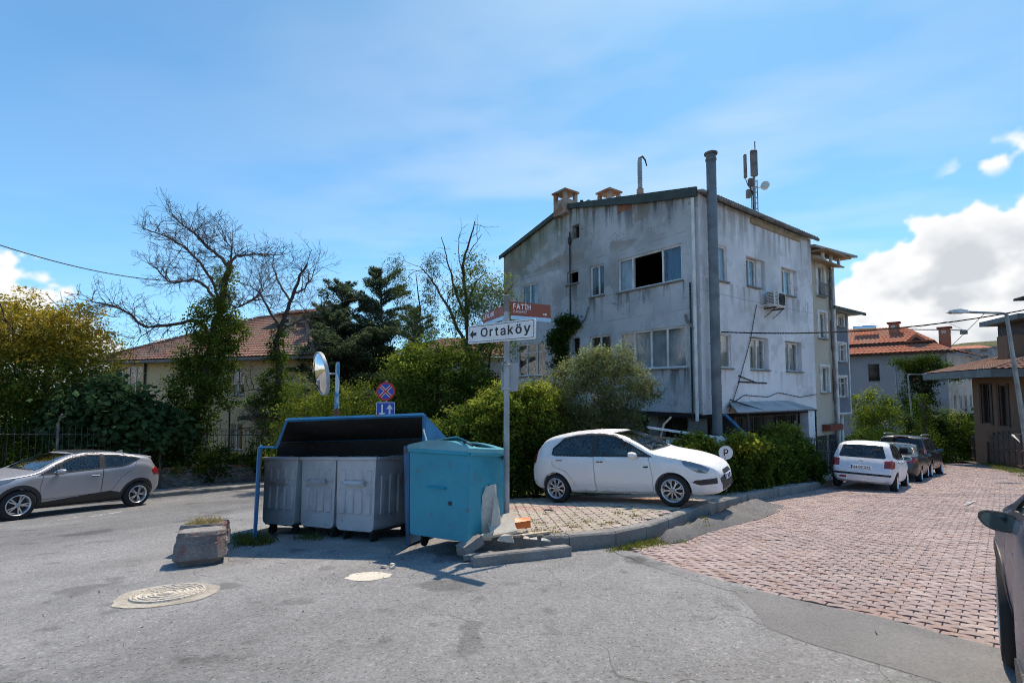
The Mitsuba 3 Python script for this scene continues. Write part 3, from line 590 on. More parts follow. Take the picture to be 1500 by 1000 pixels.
for s in np.arange(2.12, 7.12, .15): add('bar', FR.tube([(s, -.295, -1.55), (s, -.295, .55)], .011, 5), 'iron_pale', g)
add('curtain', [FR.box(2.3, 3.1, -.9, -.86, -1.4, .5), FR.box(3.9, 4.6, -.9, -.86, -1.4, .5), FR.box(5.5, 6.3, -.9, -.86, -1.4, .5)], 'curtain_dark', mb)
aw = add('awning', hull([FR.p(1.5, .02, 1.08), FR.p(5.6, .02, 1.08), FR.p(.85, .65, .80), FR.p(6.45, .65, .78), FR.p(1.5, .02, 1.05), FR.p(5.6, .02, 1.05), FR.p(.85, .65, .77), FR.p(6.45, .65, .75)]), 'galv', mb, label='grey sheet awning over the barred ground floor')
add('awning_frame', [FR.tube([(.85, .66, .74), (6.45, .66, .72)], .025), FR.tube([(1.5, .64, .72), (1.5, .64, -2.2)], .03), FR.tube([(6.4, .64, .72), (6.4, .64, -2.2)], .03), FR.tube([(1.5, .05, 1.15), (2.6, .62, .78)], .025)], 'dark_metal', aw)
add('wall_bracket', [FR.tube([(2.1, .03, 1.75), (4.0, .03, 1.72)], .025, 5), FR.tube([(2.1, .03, 1.95), (3.3, .03, 1.73)], .02, 5)], 'iron', mb)
add('blue_drain_hose', FR.tube([(.45, .45, .72), (1.5, 1.4, -.75)], .06, 10), 'shelter_blue', mb, smooth=40, label='pale blue pipe slanting from the corner to the hedge')
add('cable', FR.tube([(3.4, .05, 4.5), (2.9, .05, 3.2), (2.0, .05, 1.6), (1.4, .06, .75)], .014, 5), 'black', mb)
add('cable', FR.tube([(1.3, .05, .9), (2.4, .05, 1.3), (4.0, .06, 1.22), (4.8, .05, 1.38), (6.5, .06, 1.2), (8.0, .05, 1.3)], .014, 5), 'black', mb)
# air conditioner on its bracket
ac = thing('air_conditioner', 'white air conditioner unit under the upper street side window of the grey block', 'air conditioner')
add('casing', FR.box(3.9, 4.75, .15, .45, 4.46, 5.02, .03), 'frame_white', ac)
add('fan_guard', [tube([FR.p(4.45 + r_ * math.cos(t), .46, 4.74 + r_ * math.sin(t)) for t in np.linspace(0, 2 * math.pi, 21)], .009, 4) for r_ in (.06, .11, .16, .21)] + [FR.box(4.22, 4.68, .448, .453, 4.53, 4.96)], 'dark_metal', ac)
add('louvre', [FR.box(3.89, 3.9, .18, .42, z, z + .025) for z in np.arange(4.55, 4.95, .055)] + [FR.box(3.95, 4.15, .451, .46, z, z + .018) for z in np.arange(4.52, 4.98, .05)], 'iron', ac)
add('bracket', [FR.box(4.0, 4.04, 0, .44, 4.4, 4.45), FR.box(4.6, 4.64, 0, .44, 4.4, 4.45), FR.tube([(4.02, .02, 4.1), (4.02, .42, 4.42)], .015, 5), FR.tube([(4.62, .02, 4.1), (4.62, .42, 4.42)], .015, 5)], 'iron', ac)
add('hose', FR.tube([(3.9, .3, 4.55), (3.75, .1, 4.5), (3.6, .05, 4.45)], .02, 5), 'frame_white', ac)
# mobile phone mast on the roof
an = thing('antenna_mast', 'mobile phone antenna mast with tall panel and small round dish on the grey roof', 'antenna')
ax, ay = 9.5, 19.0
add('mast', [cyl((ax, ay, 7.8), (ax, ay, 10.9), .05, 8)] + [cyl((ax + dx, ay + dy, 7.9), (ax + dx, ay + dy, 9.7), .02, 6) for dx, dy in ((-.12, .0), (.12, 0), (0, .13))], 'galv', an)
add('brace', [tube([(ax - .12, ay, 8.0 + i * .22), (ax + .12, ay, 8.11 + i * .22), (ax, ay + .13, 8.2 + i * .22)], .012, 4) for i in range(8)], 'galv', an)
add('panel_antenna', box((ax - .06, ay - .15, 10.3), (.26, .13, 1.05), .03), 'iron_pale', an); add('panel_antenna', box((ax - .38, ay - .1, 10.2), (.1, .12, .95), .02), 'iron_pale', an)
add('lightning_rod', cyl((ax + .02, ay - .1, 10.8), (ax + .02, ay - .1, 11.2), .018, 6), 'iron', an)
add('dish', [cyl((ax + .34, ay - .2, 9.42), (ax + .38, ay - .05, 9.42), .15, 16)], 'frame_white', an); add('dish_arm', tube([(ax, ay, 9.35), (ax + .3, ay - .08, 9.4)], .02, 5), 'galv', an)
add('radio_box', [box((ax - .18, ay - .12, 9.55), (.2, .16, .3), .02), box((ax - .22, ay + .02, 9.15), (.16, .16, .34), .02)], 'iron_pale', an)
add('feeder_cable', [tube([(ax - .2, ay - .1, 9.4), (ax - .1, ay - .08, 9.0), (ax - .08, ay - .06, 8.0)], .02, 5), tube([(ax - .38, ay - .1, 9.7), (ax - .3, ay - .1, 9.45), (ax - .05, ay - .08, 9.1)], .015, 5)], 'black', an)
# --- second building: beige, continuing the street front
b2 = thing('beige_apartment_building', 'narrow beige apartment block adjoining the grey one, with wooden roof eaves', 'building')
holes = [(8.55, 9.25, 5.45, 6.75), (8.55, 9.3, 3.65, 4.75), (8.6, 9.36, 1.38, 2.45)]
add('wall', wall_with_holes(FR, Polygon([(8.105, -.4), (10.0, -.4), (10.0, 7.0), (8.105, 7.0)]), holes, -.02, -.3), 'plaster_beige', b2)
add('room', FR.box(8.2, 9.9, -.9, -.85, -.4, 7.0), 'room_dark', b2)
add('side_wall', FR.box(9.8, 9.98, -9, -.31, -3.0, 7.0), 'plaster_beige', b2)
for h in holes: window(FR, b2, *h, cols=(.45,), depth=.08, rim='frame_white', curtain=[(.0, .4, 'curtain')] if h[2] < 5 else None)
bal = add('balcony_rail', [FR.box(8.45, 9.5, .10, .13, z, z + .03) for z in (5.45, 5.95)], 'iron_pale', b2)
for s in np.arange(8.5, 9.5, .12): add('baluster', FR.tube([(s, .115, 5.46), (s, .115, 5.96)], .01, 4), 'iron_pale', bal)
add('roof', hull([FR.p(s, d, z + t) for s, d, z in ((8.0, .2, 7.38), (10.9, .75, 7.25), (8.0, -8, 8.6), (10.9, -8, 8.6)) for t in (0, .09)]), 'roof_sheet', b2)
add('wooden_eave', hull([FR.p(s, d, z) for s in (8.12, 10.6) for d, z in ((0, 7.2), (.6, 7.17), (0, 7.28), (.6, 7.24))]), 'wood', b2)
add('lower_eave', hull([FR.p(s, d, z) for s in (8.1, 10.25) for d, z in ((0, 6.98), (.45, 6.82), (0, 6.86), (.45, 6.76))]), 'wood', b2)
for s in (8.4, 9.2, 10.0): add('eave_post', FR.box(s, s + .1, .25, .35, 6.85, 7.2), 'frame_white', b2)
add('drainpipe', FR.tube([(9.72, .08, 6.8), (9.72, .08, -.8)], .045), 'iron_pale', b2); add('drainpipe', FR.tube([(10.0, .07, 6.8), (10.05, .07, -2.0)], .06), 'frame_white', b2)
for z0, z1 in ((5.0, 6.3), (3.2, 4.5), (1.0, 2.4)): add('red_panel', FR.box(9.8, 9.97, -.015, .02, z0, z1), 'panel_red', b2)
add('porch', FR.box(8.6, 9.9, -.01, .3, -.2, .05), 'panel_red', b2); add('ground_wall', FR.box(8.2, 9.95, -1.2, -1.0, -3.2, -.4), 'plaster_dark', b2)
# --- third building: blue grey
FG = Face(FR.p(10.2, -.35, 0)[:2], UR)
b3 = thing('blue_grey_apartment_building', 'blue grey rendered apartment block with white window surrounds further down the street', 'building')
gw = [(.25, .75, 4.42, 4.92), (1.22, 1.92, 4.42, 4.92), (.1, .6, 2.78, 3.6), (1.17, 2.05, 2.78, 3.6), (-.05, .55, 1.16, 2.06), (1.0, 2.0, 1.16, 2.06)]
add('wall', wall_with_holes(FG, Polygon([(-.3, .46), (2.44, .46), (2.44, 5.02), (-.3, 5.02)]), gw, 0, -.3), 'plaster_gray', b3)
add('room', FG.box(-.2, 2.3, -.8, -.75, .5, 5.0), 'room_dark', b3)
add('side_wall', FG.box(2.2, 2.42, -8, -.31, -3.2, 5.0), 'plaster_gray', b3); add('floor_slab', FG.box(-.3, 2.46, -8, .03, .38, .455), 'frame_white', b3)
add('corner_trim', FG.box(2.38, 2.47, -.05, .02, .46, 5.0), 'frame_white', b3)
for i, h in enumerate(gw): window(FG, b3, *h, cols=(.5,), rows=(.7,) if h[2] < 4 else (), depth=.05, rim='frame_white', fw=.05, curtain=[(0, 1, 'curtain_dark')])
add('roof', [FG.box(-.4, 3.15, -8.2, .5, 5.05, 5.13, .01)], 'galv', b3); add('fascia', FG.box(-.4, 3.17, .48, .54, 5.0, 5.12), 'roof_green', b3)
add('stair_tower', FG.box(-.6, .15, -1.5, -.3, 4.9, 5.75), 'plaster_beige', b3); add('tower_roof', FG.box(-.7, .75, -1.8, .1, 5.76, 5.83), 'galv', b3)
add('ground_wall', FG.box(.3, 2.3, -2.2, -2.0, -3.4, .38), 'plaster_dark', b3); add('post', FG.tube([(1.9, -.2, .38), (1.9, -.2, -3.0)], .07), 'frame_white', b3)
# railings in front of the beige block
rl = thing('iron_railing', 'dark iron railing with gate beside the beige block and the parked cars', 'railing')
ra, rb = np.array([10.9, 18.6]), np.array([13.4, 20.6])
for z in (-1.75, -.9, -.45): add('rail', tube([[*ra, z + .05], [*rb, z - .12]], .02, 5), 'iron', rl)
for t in np.linspace(0, 1, 22): q = ra + (rb - ra) * t; add('bar', cyl([*q, -1.95 - .15 * t], [*q, -.3 - .15 * t], .013, 5), 'iron', rl)

# tiled roofs
def tile_panel(a, b, c, d, pitch=.24, course=.34, amp=.035):
    """roof tiles laid on the quad a-b (eave) d-c (ridge): ribs up the slope and stepped courses"""
    a, b, c, d = (np.asarray(q, float) for q in (a, b, c, d))
    L = np.linalg.norm(b - a); H = np.linalg.norm((d + c) / 2 - (a + b) / 2)
    nu = max(8, int(L / pitch) * 6); nc = max(2, int(H / course))
    n = np.cross(b - a, d - a); n /= np.linalg.norm(n); n = n if n[2] > 0 else -n
    u = np.linspace(0, 1, nu + 1); V = []; F = []
    prof = amp * (np.abs(np.sin(u * L / pitch * math.pi)) ** .8)
    for r_ in range(nc):
        for v, h in ((r_ / nc, .035), ((r_ + 1.02) / nc, 0.0)):
            v = min(v, 1); row = (a[None] + (b - a) * u[:, None]) * (1 - v) + (d[None] + (c - d) * u[:, None]) * v
            V.append(row + n * (prof + h)[:, None])
        k = 2 * r_ * (nu + 1)
        for i in range(nu): F += [[k + i, k + i + 1, k + nu + 2 + i], [k + i, k + nu + 2 + i, k + nu + 1 + i]]
    k = sum(len(v) for v in V); V.append(np.array([q - n * .03 for q in (a, b, c, d)])); F += [[k, k + 1, k + 2], [k, k + 2, k + 3]]
    return (np.vstack(V), F)
def tile_col(a, b, c, sat=1.0):
    def f(p, n, uv):
        r = cell_rand(p.x * 3.1, p.y * 3.1, p.z * 4.2); g = fbm(p.x * .8, p.y * .8, p.z * .8, 4)
        return mix(mix(C3(*a), C3(*b), r), C3(*c), smoothstep(.45, .7, g) * .7)
    return proc(f)
M('tile_old', tile_col((.29, .165, .125), (.22, .125, .1), (.2, .16, .135)), .85, 0, .2); M('tile_red', tile_col((.42, .15, .085), (.34, .115, .07), (.3, .17, .12)), .8, 0, .2)
M('wall_cream', proc(lambda p, n, uv: mix(C3(.56, .42, .25), C3(.66, .51, .33), fbm(p.x * .5, p.y * .5, p.z * .8, 4)) * (.93 + .12 * fbm(p.x * 6, p.y * 6, p.z * 2, 3))), .92, 0, .15)
M('fascia_grey', dirt((.10, .11, .12), .3, 2), .6)
M('wall_brown', proc(lambda p, n, uv: mix(C3(.15, .095, .065), C3(.19, .125, .085), fbm(p.x * .6, p.y * .6, p.z * .9, 4)) * (.9 + .16 * fbm(p.x * 5, p.y * 5, p.z * 2, 3))), .92, 0, .15)
M('wall_lilac', dirt((.27, .265, .29), .25, .5), .9); M('wall_pink', dirt((.5, .40, .35), .3, .6), .9); M('wood_dark', dirt((.05, .028, .02), .4, 3), .7)
M('city_white', dirt((.5, .48, .46), .25, .08), .9); M('city_glass', (.18, .24, .28), .3, .2)

# --- house with the old tiled roof behind the trees on the left
LHu = np.array([11.7, -4.0]) / np.hypot(11.7, 4.0)
FH = Face((-26.0, 32.0), LHu)
lh = thing('cream_house', 'cream rendered house with old tiled hip roof behind the bare trees', 'house')
hw = [(.6, 3.0, .55, 2.95), (10.3, 11.3, 1.2, 2.75), (10.3, 11.3, -1.9, -.4), (5.6, 6.6, -1.6, -.2)]
add('wall', wall_with_holes(FH, Polygon([(0, -5), (16, -5), (16, 3.3), (0, 3.3)]), hw, 0, -.3), 'wall_cream', lh)
for q in (0, 15.7): add('side_wall', FH.box(q, q + .3, -11, -.31, -5, 3.3), 'wall_cream', lh); add('room', FH.box(.3, 15.7, -1.0, -.95, -5, 3.25), 'room_dark', lh)
window(FH, lh, *hw[0], cols=(.25, .5, .75), rows=(.3,), depth=.06, label='glazed corner balcony with white frames')
for h in hw[1:]: window(FH, lh, *h, cols=(.5,), depth=.08, curtain=[(0, .5, 'curtain')])
add('drainpipe', FH.tube([(3.35, .08, 3.2), (3.35, .08, -4)], .06), 'iron', lh)
eh, o_ = 3.32, .75
pts = {k: FH.p(*v) for k, v in dict(a=(-o_, o_, eh), b=(16 + o_, o_, eh), c=(16 + o_, -11.8, eh), d=(-o_, -11.8, eh), r0=(6.5, -5.6, 6.6), r1=(10.5, -5.6, 6.6)).items()}
rf = add('roof', tile_panel(pts['a'], pts['b'], pts['r1'], pts['r0'], .26, .36), 'tile_old', lh)
for nm in (('d', 'a', 'r0', 'r0'), ('b', 'c', 'r1', 'r1'), ('c', 'd', 'r0', 'r1')):
    add('roof_slope', tile_panel(*[pts[x] for x in nm], .26, .36), 'tile_old', lh)
for e0, e1 in (('a', 'r0'), ('b', 'r1'), ('r0', 'r1')):
    A_, B_ = pts[e0] + [0, 0, .06], pts[e1] + [0, 0, .06]
    add('ridge_cap', [cyl(A_ + (B_ - A_) * t, A_ + (B_ - A_) * (t + .9 / 24), .13, 6) for t in np.arange(24) / 24], 'tile_old', lh, kind='stuff')
add('soffit', [FH.box(-o_, 16 + o_, -.0, o_, eh - .17, eh - .03), FH.box(-o_, 0, -11.5, 0, eh - .17, eh - .03)], 'concrete', lh)
for (s, d, w, z1) in ((11.3, -2.6, .75, 6.0), (13.6, -4.4, .8, 6.2), (12.6, -5.2, 1.3, 7.0)):
    ck = add('chimney', FH.box(s, s + w, d - .5, d, 4.2, z1), 'wall_cream', lh); add('chimney_cap', FH.box(s - .06, s + w + .06, d - .56, d + .06, z1, z1 + .1), 'concrete', ck); add('flue_hole', FH.box(s + .12, s + w - .12, d, d + .004, z1 - .35, z1 - .1), 'black', ck)
dm = add('dormer', [FH.box(9.4, 12.4, -6.0, -4.2, 5.2, 6.5)], 'wall_cream', lh); add('dormer_window', FH.box(10.0, 11.8, -4.2, -4.17, 5.55, 6.3), 'glass_dark', dm)
add('dormer_roof', [*map(lambda q: trimesh.Trimesh(*q, process=False), [tile_panel(FH.p(9.1, -3.8, 6.45), FH.p(12.7, -3.8, 6.45), FH.p(12.7, -6, 7.1), FH.p(9.1, -6, 7.1), .26, .36)])], 'tile_old', dm)
# --- low house with a white glazed porch behind the acacia
FP = Face((-2.6, 38), (1, -.1))
ph = thing('low_house', 'low house with tiled roof and white window bars glimpsed behind the tall acacia', 'house')
add('wall', wall_with_holes(FP, Polygon([(-6, -5), (4.5, -5), (4.5, 4.0), (-6, 4.0)]), [(-.2, 3.8, .0, 2.9)], 0, -.3), 'city_white', ph); add('room', FP.box(-5.8, 4.3, -1, -.9, -5, 4), 'room_dark', ph)
window(FP, ph, -.2, 3.8, 0.0, 2.9, cols=(.2, .4, .6, .8), rows=(.35,), depth=.08)
add('roof', tile_panel(FP.p(-6.6, .7, 4.0), FP.p(5.1, .7, 4.0), FP.p(3.0, -4.5, 6.0), FP.p(-4, -4.5, 6.0)), 'tile_old', ph)

# --- far house with two tier red roof
a0, a1 = np.array([41.8, 60.0]), np.array([47.5, 54.0])
FF = Face(a0 - (a1 - a0) * .3, a1 - a0); LF = float(np.linalg.norm(a1 - a0) * 1.3)
fh = thing('red_roof_house', 'large pale house with two tier red tile roof beyond the parked cars', 'house')
fw_ = [(3.6, 4.7, 2.6, 4.6), (8.1, 8.9, 2.3, 4.0), (8.2, 9.0, -1.0, .6), (5.0, 5.9, -1.0, .6)]
add('wall', wall_with_holes(FF, Polygon([(0, -8), (LF, -8), (LF, 5.75), (0, 5.75)]), fw_, 0, -.3), 'wall_lilac', fh); add('room', FF.box(.2, LF - .2, -1.2, -1.1, -8, 5.7), 'room_dark', fh)
for i, h in enumerate(fw_): window(FF, fh, *h, cols=(.5,), rows=(.5,) if i == 0 else (), depth=.1, mat='wood_dark' if i == 0 else 'frame_white', glass='glass_dark')
add('shutter', FF.box(7.6, 8.1, .0, .05, 2.3, 4.0), 'panel_red', fh)
FS = Face(a1, (12.0, 8.0)); LS = 9.5
sw = [(s, s + .7, z, z + 1.5) for s in (1.6, 3.4, 5.2, 7.0) for z in (2.6, -.6, -3.6)]
add('wall', wall_with_holes(FS, Polygon([(0, -8), (LS, -8), (LS, 5.4), (0, 5.4)]), sw, 0, -.3), 'wall_pink', fh, label='pink rendered side wall'); add('room', FS.box(.2, LS - .2, -1, -.9, -8, 5.3), 'room_dark', fh)
for h in sw: window(FS, fh, *h, cols=(), depth=.1, glass='glass_dark', sill=False)
e0, e1, e2 = FF.p(-.6, .6, 5.8), FF.p(LF + .6, .6, 5.8), FS.p(LS + .6, .6, 5.5)
r0, r1, r2 = FF.p(-.6, -1.0, 6.75), FF.p(LF - 1.2, -1.2, 6.75), FS.p(LS, -2.4, 6.5)
add('roof', tile_panel(e0, e1, r1, r0, .45, .6, .1), 'tile_red', fh); add('roof_slope', tile_panel(e1, e2, r2, r1, .45, .6, .1), 'tile_red', fh)
u0, u1, q0, q1 = r0 + [0, 0, .35], r1 + [0, 0, .35], FF.p(-.6, -6, 9.6), FF.p(LF - 4.2, -5.2, 9.2)
add('upper_roof', tile_panel(u0, u1, q1, q0, .45, .6, .1), 'tile_red', fh); add('upper_roof', tile_panel(u1, FS.p(LS - 2, -2.6, 6.85), FS.p(LS - 3, -6, 8.6), q1, .45, .6, .1), 'tile_red', fh)
add('roof_band', [FF.box(-.5, LF - 1.3, -1.3, -1.1, 6.55, 7.1), FF.box(-.5, LF + .5, 0.02, .5, 5.6, 5.78)], 'wood_dark', fh)
for s, d, w, z1 in ((5.2, -3.4, 1.0, 9.6), (9.9, -2.6, 1.0, 8.5)):
    P0 = FF.p(s, d, 0); k = add('chimney', FF.box(s, s + w, d - .6, d, 5.8, z1), 'tile_red', fh); add('chimney_cap', FF.box(s - .15, s + w + .15, d - .75, d + .15, z1, z1 + .2), 'panel_red', k)
    for j in range(1): add('flue_hole', FF.box(s + .25 + .6 * j, s + .65 + .6 * j, d, d + .01, z1 - .55, z1 - .2), 'city_white', k)
dk = add('dormer', hull([FF.p(7.0, -.9, 7.05), FF.p(9.2, -.9, 7.05), FF.p(8.1, -.9, 8.0), FF.p(8.1, -3.2, 8.0), FF.p(7.2, -2.4, 7.1), FF.p(9, -2.4, 7.1)]), 'tile_red', fh); add('dormer_opening', FF.poly(Polygon([(7.6, 7.15), (8.6, 7.15), (8.1, 7.6)]), -.9, -.88), 'black', dk)
wt = add('water_tank', cyl(FF.p(1.6, -3.5, 9.3), FF.p(4.0, -3.5, 9.3), .45, 14), 'chrome', fh, smooth=40, label='shiny solar water tank')

# --- brown house on the right
FB = Face((27.5, 27.3), (.35, .94)); FB2 = Face((27.5, 27.3), (.94, -.35))
bh = thing('brown_house', 'brown rendered house with wide tiled eaves behind the street lamp on the right', 'house')
lw = [(.5, 1.25, -.55, 1.75), (2.2, 3.15, -.5, 1.9), (.6, 1.35, -3.0, -1.5), (2.1, 2.9, -3.2, -1.6)]
add('wall', wall_with_holes(FB, Polygon([(0, -4.5), (4.2, -4.5), (4.2, 2.6), (0, 2.6)]), lw, 0, -.3), 'wall_brown', bh); add('room', FB.box(.2, 4, -.9, -.8, -4.5, 2.5), 'room_dark', bh)
rw = [(.9, 2.4, .1, 1.6), (4.0, 5.5, .1, 1.6)]
add('wall', wall_with_holes(FB2, Polygon([(0, -4.5), (9, -4.5), (9, 2.6), (0, 2.6)]), rw, .002, -.3), 'wall_brown', bh); add('room', FB2.box(.2, 8.8, -.9, -.8, -4.5, 2.5), 'room_dark', bh)
for h in lw: window(FB, bh, *h, cols=(.5,), depth=.1, mat='wood_dark', glass='glass_dark', sill=False)
for h in rw: window(FB2, bh, *h, cols=(.5,), depth=.1, mat='wood_dark', glass='glass_dark')
for s, w in ((.3, .22), (1.25, .22), (1.98, .22), (3.15, .22)): add('shutter', FB.box(s, s + w, .0, .05, -.55, 1.85), 'wood_dark', bh)
ce = [FB.p(-.0, 0, 2.6) + FB.n * 1.5 + FB2.n * 1.5, FB.p(7.0, 1.5, 2.6), FB2.p(10, 1.5, 2.6)]
rA, rB = FB.p(3.5, -4.5, 4.2), FB2.p(10, -3.4, 4.2)
rfk = add('roof', tile_panel(ce[0], ce[2], rB, rA, .3, .36, .05), 'tile_old', bh); add('roof_slope', tile_panel(ce[1], ce[0], rA, FB.p(7, -4.5, 4.2), .3, .36, .05), 'tile_old', bh)
zz = np.array([0, 0, .42]); 
add('eave_board', [hull([ce[i], ce[j], ce[i] - zz, ce[j] - zz, ce[i] + FB.n * .05 + FB2.n * .05, ce[j] + FB.n * .05 + FB2.n * .05, ce[i] - zz + FB.n * .05 + FB2.n * .05, ce[j] - zz + FB.n * .05 + FB2.n * .05]) for i, j in ((0, 1), (0, 2))], 'fascia_grey', bh)
add('soffit', [hull([ce[0] - zz * .9, ce[1] - zz * .9, FB.p(0, 0, 2.2), FB.p(7, 0, 2.2), FB.p(0, 0, 2.25)]), hull([ce[0] - zz * .91, ce[2] - zz * .91, FB2.p(0, 0, 2.2), FB2.p(9, 0, 2.2), FB2.p(0, 0, 2.25)])], 'wood_dark', bh)
up = add('upper_storey', [FB2.box(2.0, 9, -5.5, -2.4, 3.0, 5.6)], 'wood_dark', bh); add('upper_eave', [FB2.box(1.2, 9.5, -5.8, -1.6, 5.6, 5.9)], 'fascia_grey', up); add('upper_eave', FB2.box(3.0, 9.8, -5.8, -1.9, 7.2, 7.35), 'wood_dark', up)
add('upper_window', FB2.box(3.4, 4.6, -2.4, -2.37, 3.7, 5.0), 'glass_dark', up); add('upper_wall', FB2.box(3.6, 9, -5.5, -2.6, 5.9, 7.2), 'wall_brown', up)
add('side_parapet', FB2.box(.9, 2.0, -3.2, -2.2, 3.2, 4.7), 'wall_brown', bh)
# its timber and metal fence with the white sheet canopy
fg = thing('boundary_fence', 'tall dark brown panel fence below the brown house on the right', 'fence')
f0, f1 = np.array([32.2, 35.0]), np.array([23.4, 22.6]); nF = 12
for i in range(nF):
    p0, p1 = f0 + (f1 - f0) * i / nF, f0 + (f1 - f0) * (i + 1) / nF; d = p1 - p0; L = np.linalg.norm(d); z = float(G(*((p0 + p1) / 2)))
    Fm = Face(p0, d)
    add('post', cyl([*p0, z - .3], [*p0, z + 1.9], .05, 6), 'wood_dark', fg); add('panel', Fm.box(.06, L - .06, -.02, .02, z + .15, z + 1.75), 'wood_dark', fg)
    for q in (.2, .9, 1.7): add('rail', Fm.box(.05, L - .05, .02, .06, z + q, z + q + .07), 'wood_dark', fg)
cn = thing('sheet_canopy', 'white sheet canopy behind the dark fence at the right edge', 'canopy')
add('sheet', hull([(24.6, 24.6, -.75), (27.5, 25.6, -.75), (24.2, 23.8, -1.0), (27.3, 24.6, -1.0), (24.6, 24.6, -.7), (27.3, 24.6, -.95)]), 'plate_white', cn); add('prop', cyl((25.2, 24.6, -3), (25.2, 24.6, -.8), .04, 6), 'dark_metal', cn)
verge = Polygon([(15.9, 15.3), (23.5, 22.6), (30.2, 33.2), (31.5, 34.5), (24.6, 22.9), (17.2, 14.6)])
add('verge', drape(verge.buffer(.1), G, .1, .8, .05), 'earth', kind='structure')
lab('right_kerb', kind='structure')
kerb_run([(12, 11.2), (15.8, 15.25), (23.4, 22.55), (30.1, 33.15)], lambda q: .12, .15, 1.0, 'kerbstone', 'right_kerb', G, -1, drop=.1)
plot = Polygon([(24.7, 22.8), (31.6, 34.4), (34.2, 42), (70, 50), (70, 10), (30, 8), (17.3, 14.5)])
add('right_plot', drape(plot, G, .06, 2.0, .1), 'earth', kind='structure')

# --- the town on the far slope
def far_block(x, y, w, dpt, h, rot, mat, roof=None, name='distant_building', label='', nw=4):
    z = float(TZ(np.array(x), np.array(y))) - 3
    A = rotz(rot); A[:3, 3] = [x, y, z]
    k = thing(name, label, 'building', 'buildings on the far hillside')
    add('wall', xf(box((0, 0, h / 2), (w, dpt, h)), A), mat, k)
    nz = max(2, int(h / 3.4))
    for i in range(nw):
        for j in range(nz):
            add('window', xf(box(((i + .5) / nw * w - w / 2, -dpt / 2 - .02, (j + .55) / nz * h), (w / nw * .45, .1, h / nz * .45)), A), 'glass_dark', k)
    if roof: add('roof', xf(hull([(sx * (w / 2 + .5), sy * (dpt / 2 + .5), h) for sx in (-1, 1) for sy in (-1, 1)] + [(sx * w * .25, 0, h + 2.4) for sx in (-1, 1)]), A), roof, k)
    else: add('parapet', xf(box((0, 0, h + .3), (w + .4, dpt + .4, .6)), A), 'concrete', k)
for x, y, w, h, mat, roof, lb in ((112, 121, 8, 11, 'city_white', 'tile_red', 'white block with red roof below the hillside seen left of the brown house'),
        (148, 157, 12, 13, 'wall_pink', 'tile_red', 'pinkish block halfway up the far slope'), (205, 214, 16, 16, 'city_white', None, 'flat roofed white block on the far slope'),
        (262, 286, 26, 24, 'wall_lilac', 'tile_red', 'broad grey block with red roof on the far hill'), (300, 312, 24, 20, 'city_glass', None, 'bluish office block near the hill crest'),
        (128, 128, 9, 9, 'wall_cream', 'tile_red', 'small cream house low in the gap by the brown house'), (245, 246, 18, 20, 'city_white', 'tile_red', 'white house with red roof close to the eave of the brown house'),
        (92, 93, 6, 5, 'plate_white', 'tile_red', 'low white house nearest in the gap')):
    far_block(x, y, w, w * .8, h, -.72 + R.uniform(-.2, .2), mat, roof, label=lb)
tw = thing('glass_tower', 'blue grey glass tower peeping over the eave of the brown house', 'tower')
A = rotz(-.7); tz = float(TZ(np.array(470.), np.array(505.)))
A[:3, 3] = [470, 505, tz - 33]
add('core', xf(box((0, 0, 14), (26, 22, 40)), A), 'city_glass', tw)
for j in range(7): add('floor_band', xf(box((0, 0, 4 + j * 5), (26.6, 22.6, .7)), A), 'galv', tw)
cr = thing('tower_crane', 'tower crane with long jib on the skyline beyond the red roof house', 'crane')
cx_, cy_ = 420.0, 476.0; cz = float(TZ(np.array(cx_), np.array(cy_))); top = 62
add('mast', [cyl((cx_, cy_, cz), (cx_, cy_, top), .9, 4)], 'steel', cr); add('jib', [tube([(cx_ - 48, cy_ - 4, top - 2), (cx_ + 20, cy_ + 2, top - 2)], .55, 4), tube([(cx_ - 40, cy_ - 4, top - 2), (cx_, cy_, top + 6), (cx_ + 18, cy_ + 2, top - 2)], .2, 4)], 'steel', cr)
add('cab', box((cx_ + 1, cy_, top - 4), (3, 3, 3)), 'frame_white', cr); add('counterweight', box((cx_ + 18, cy_ + 2, top - 4), (5, 3, 4)), 'concrete', cr)
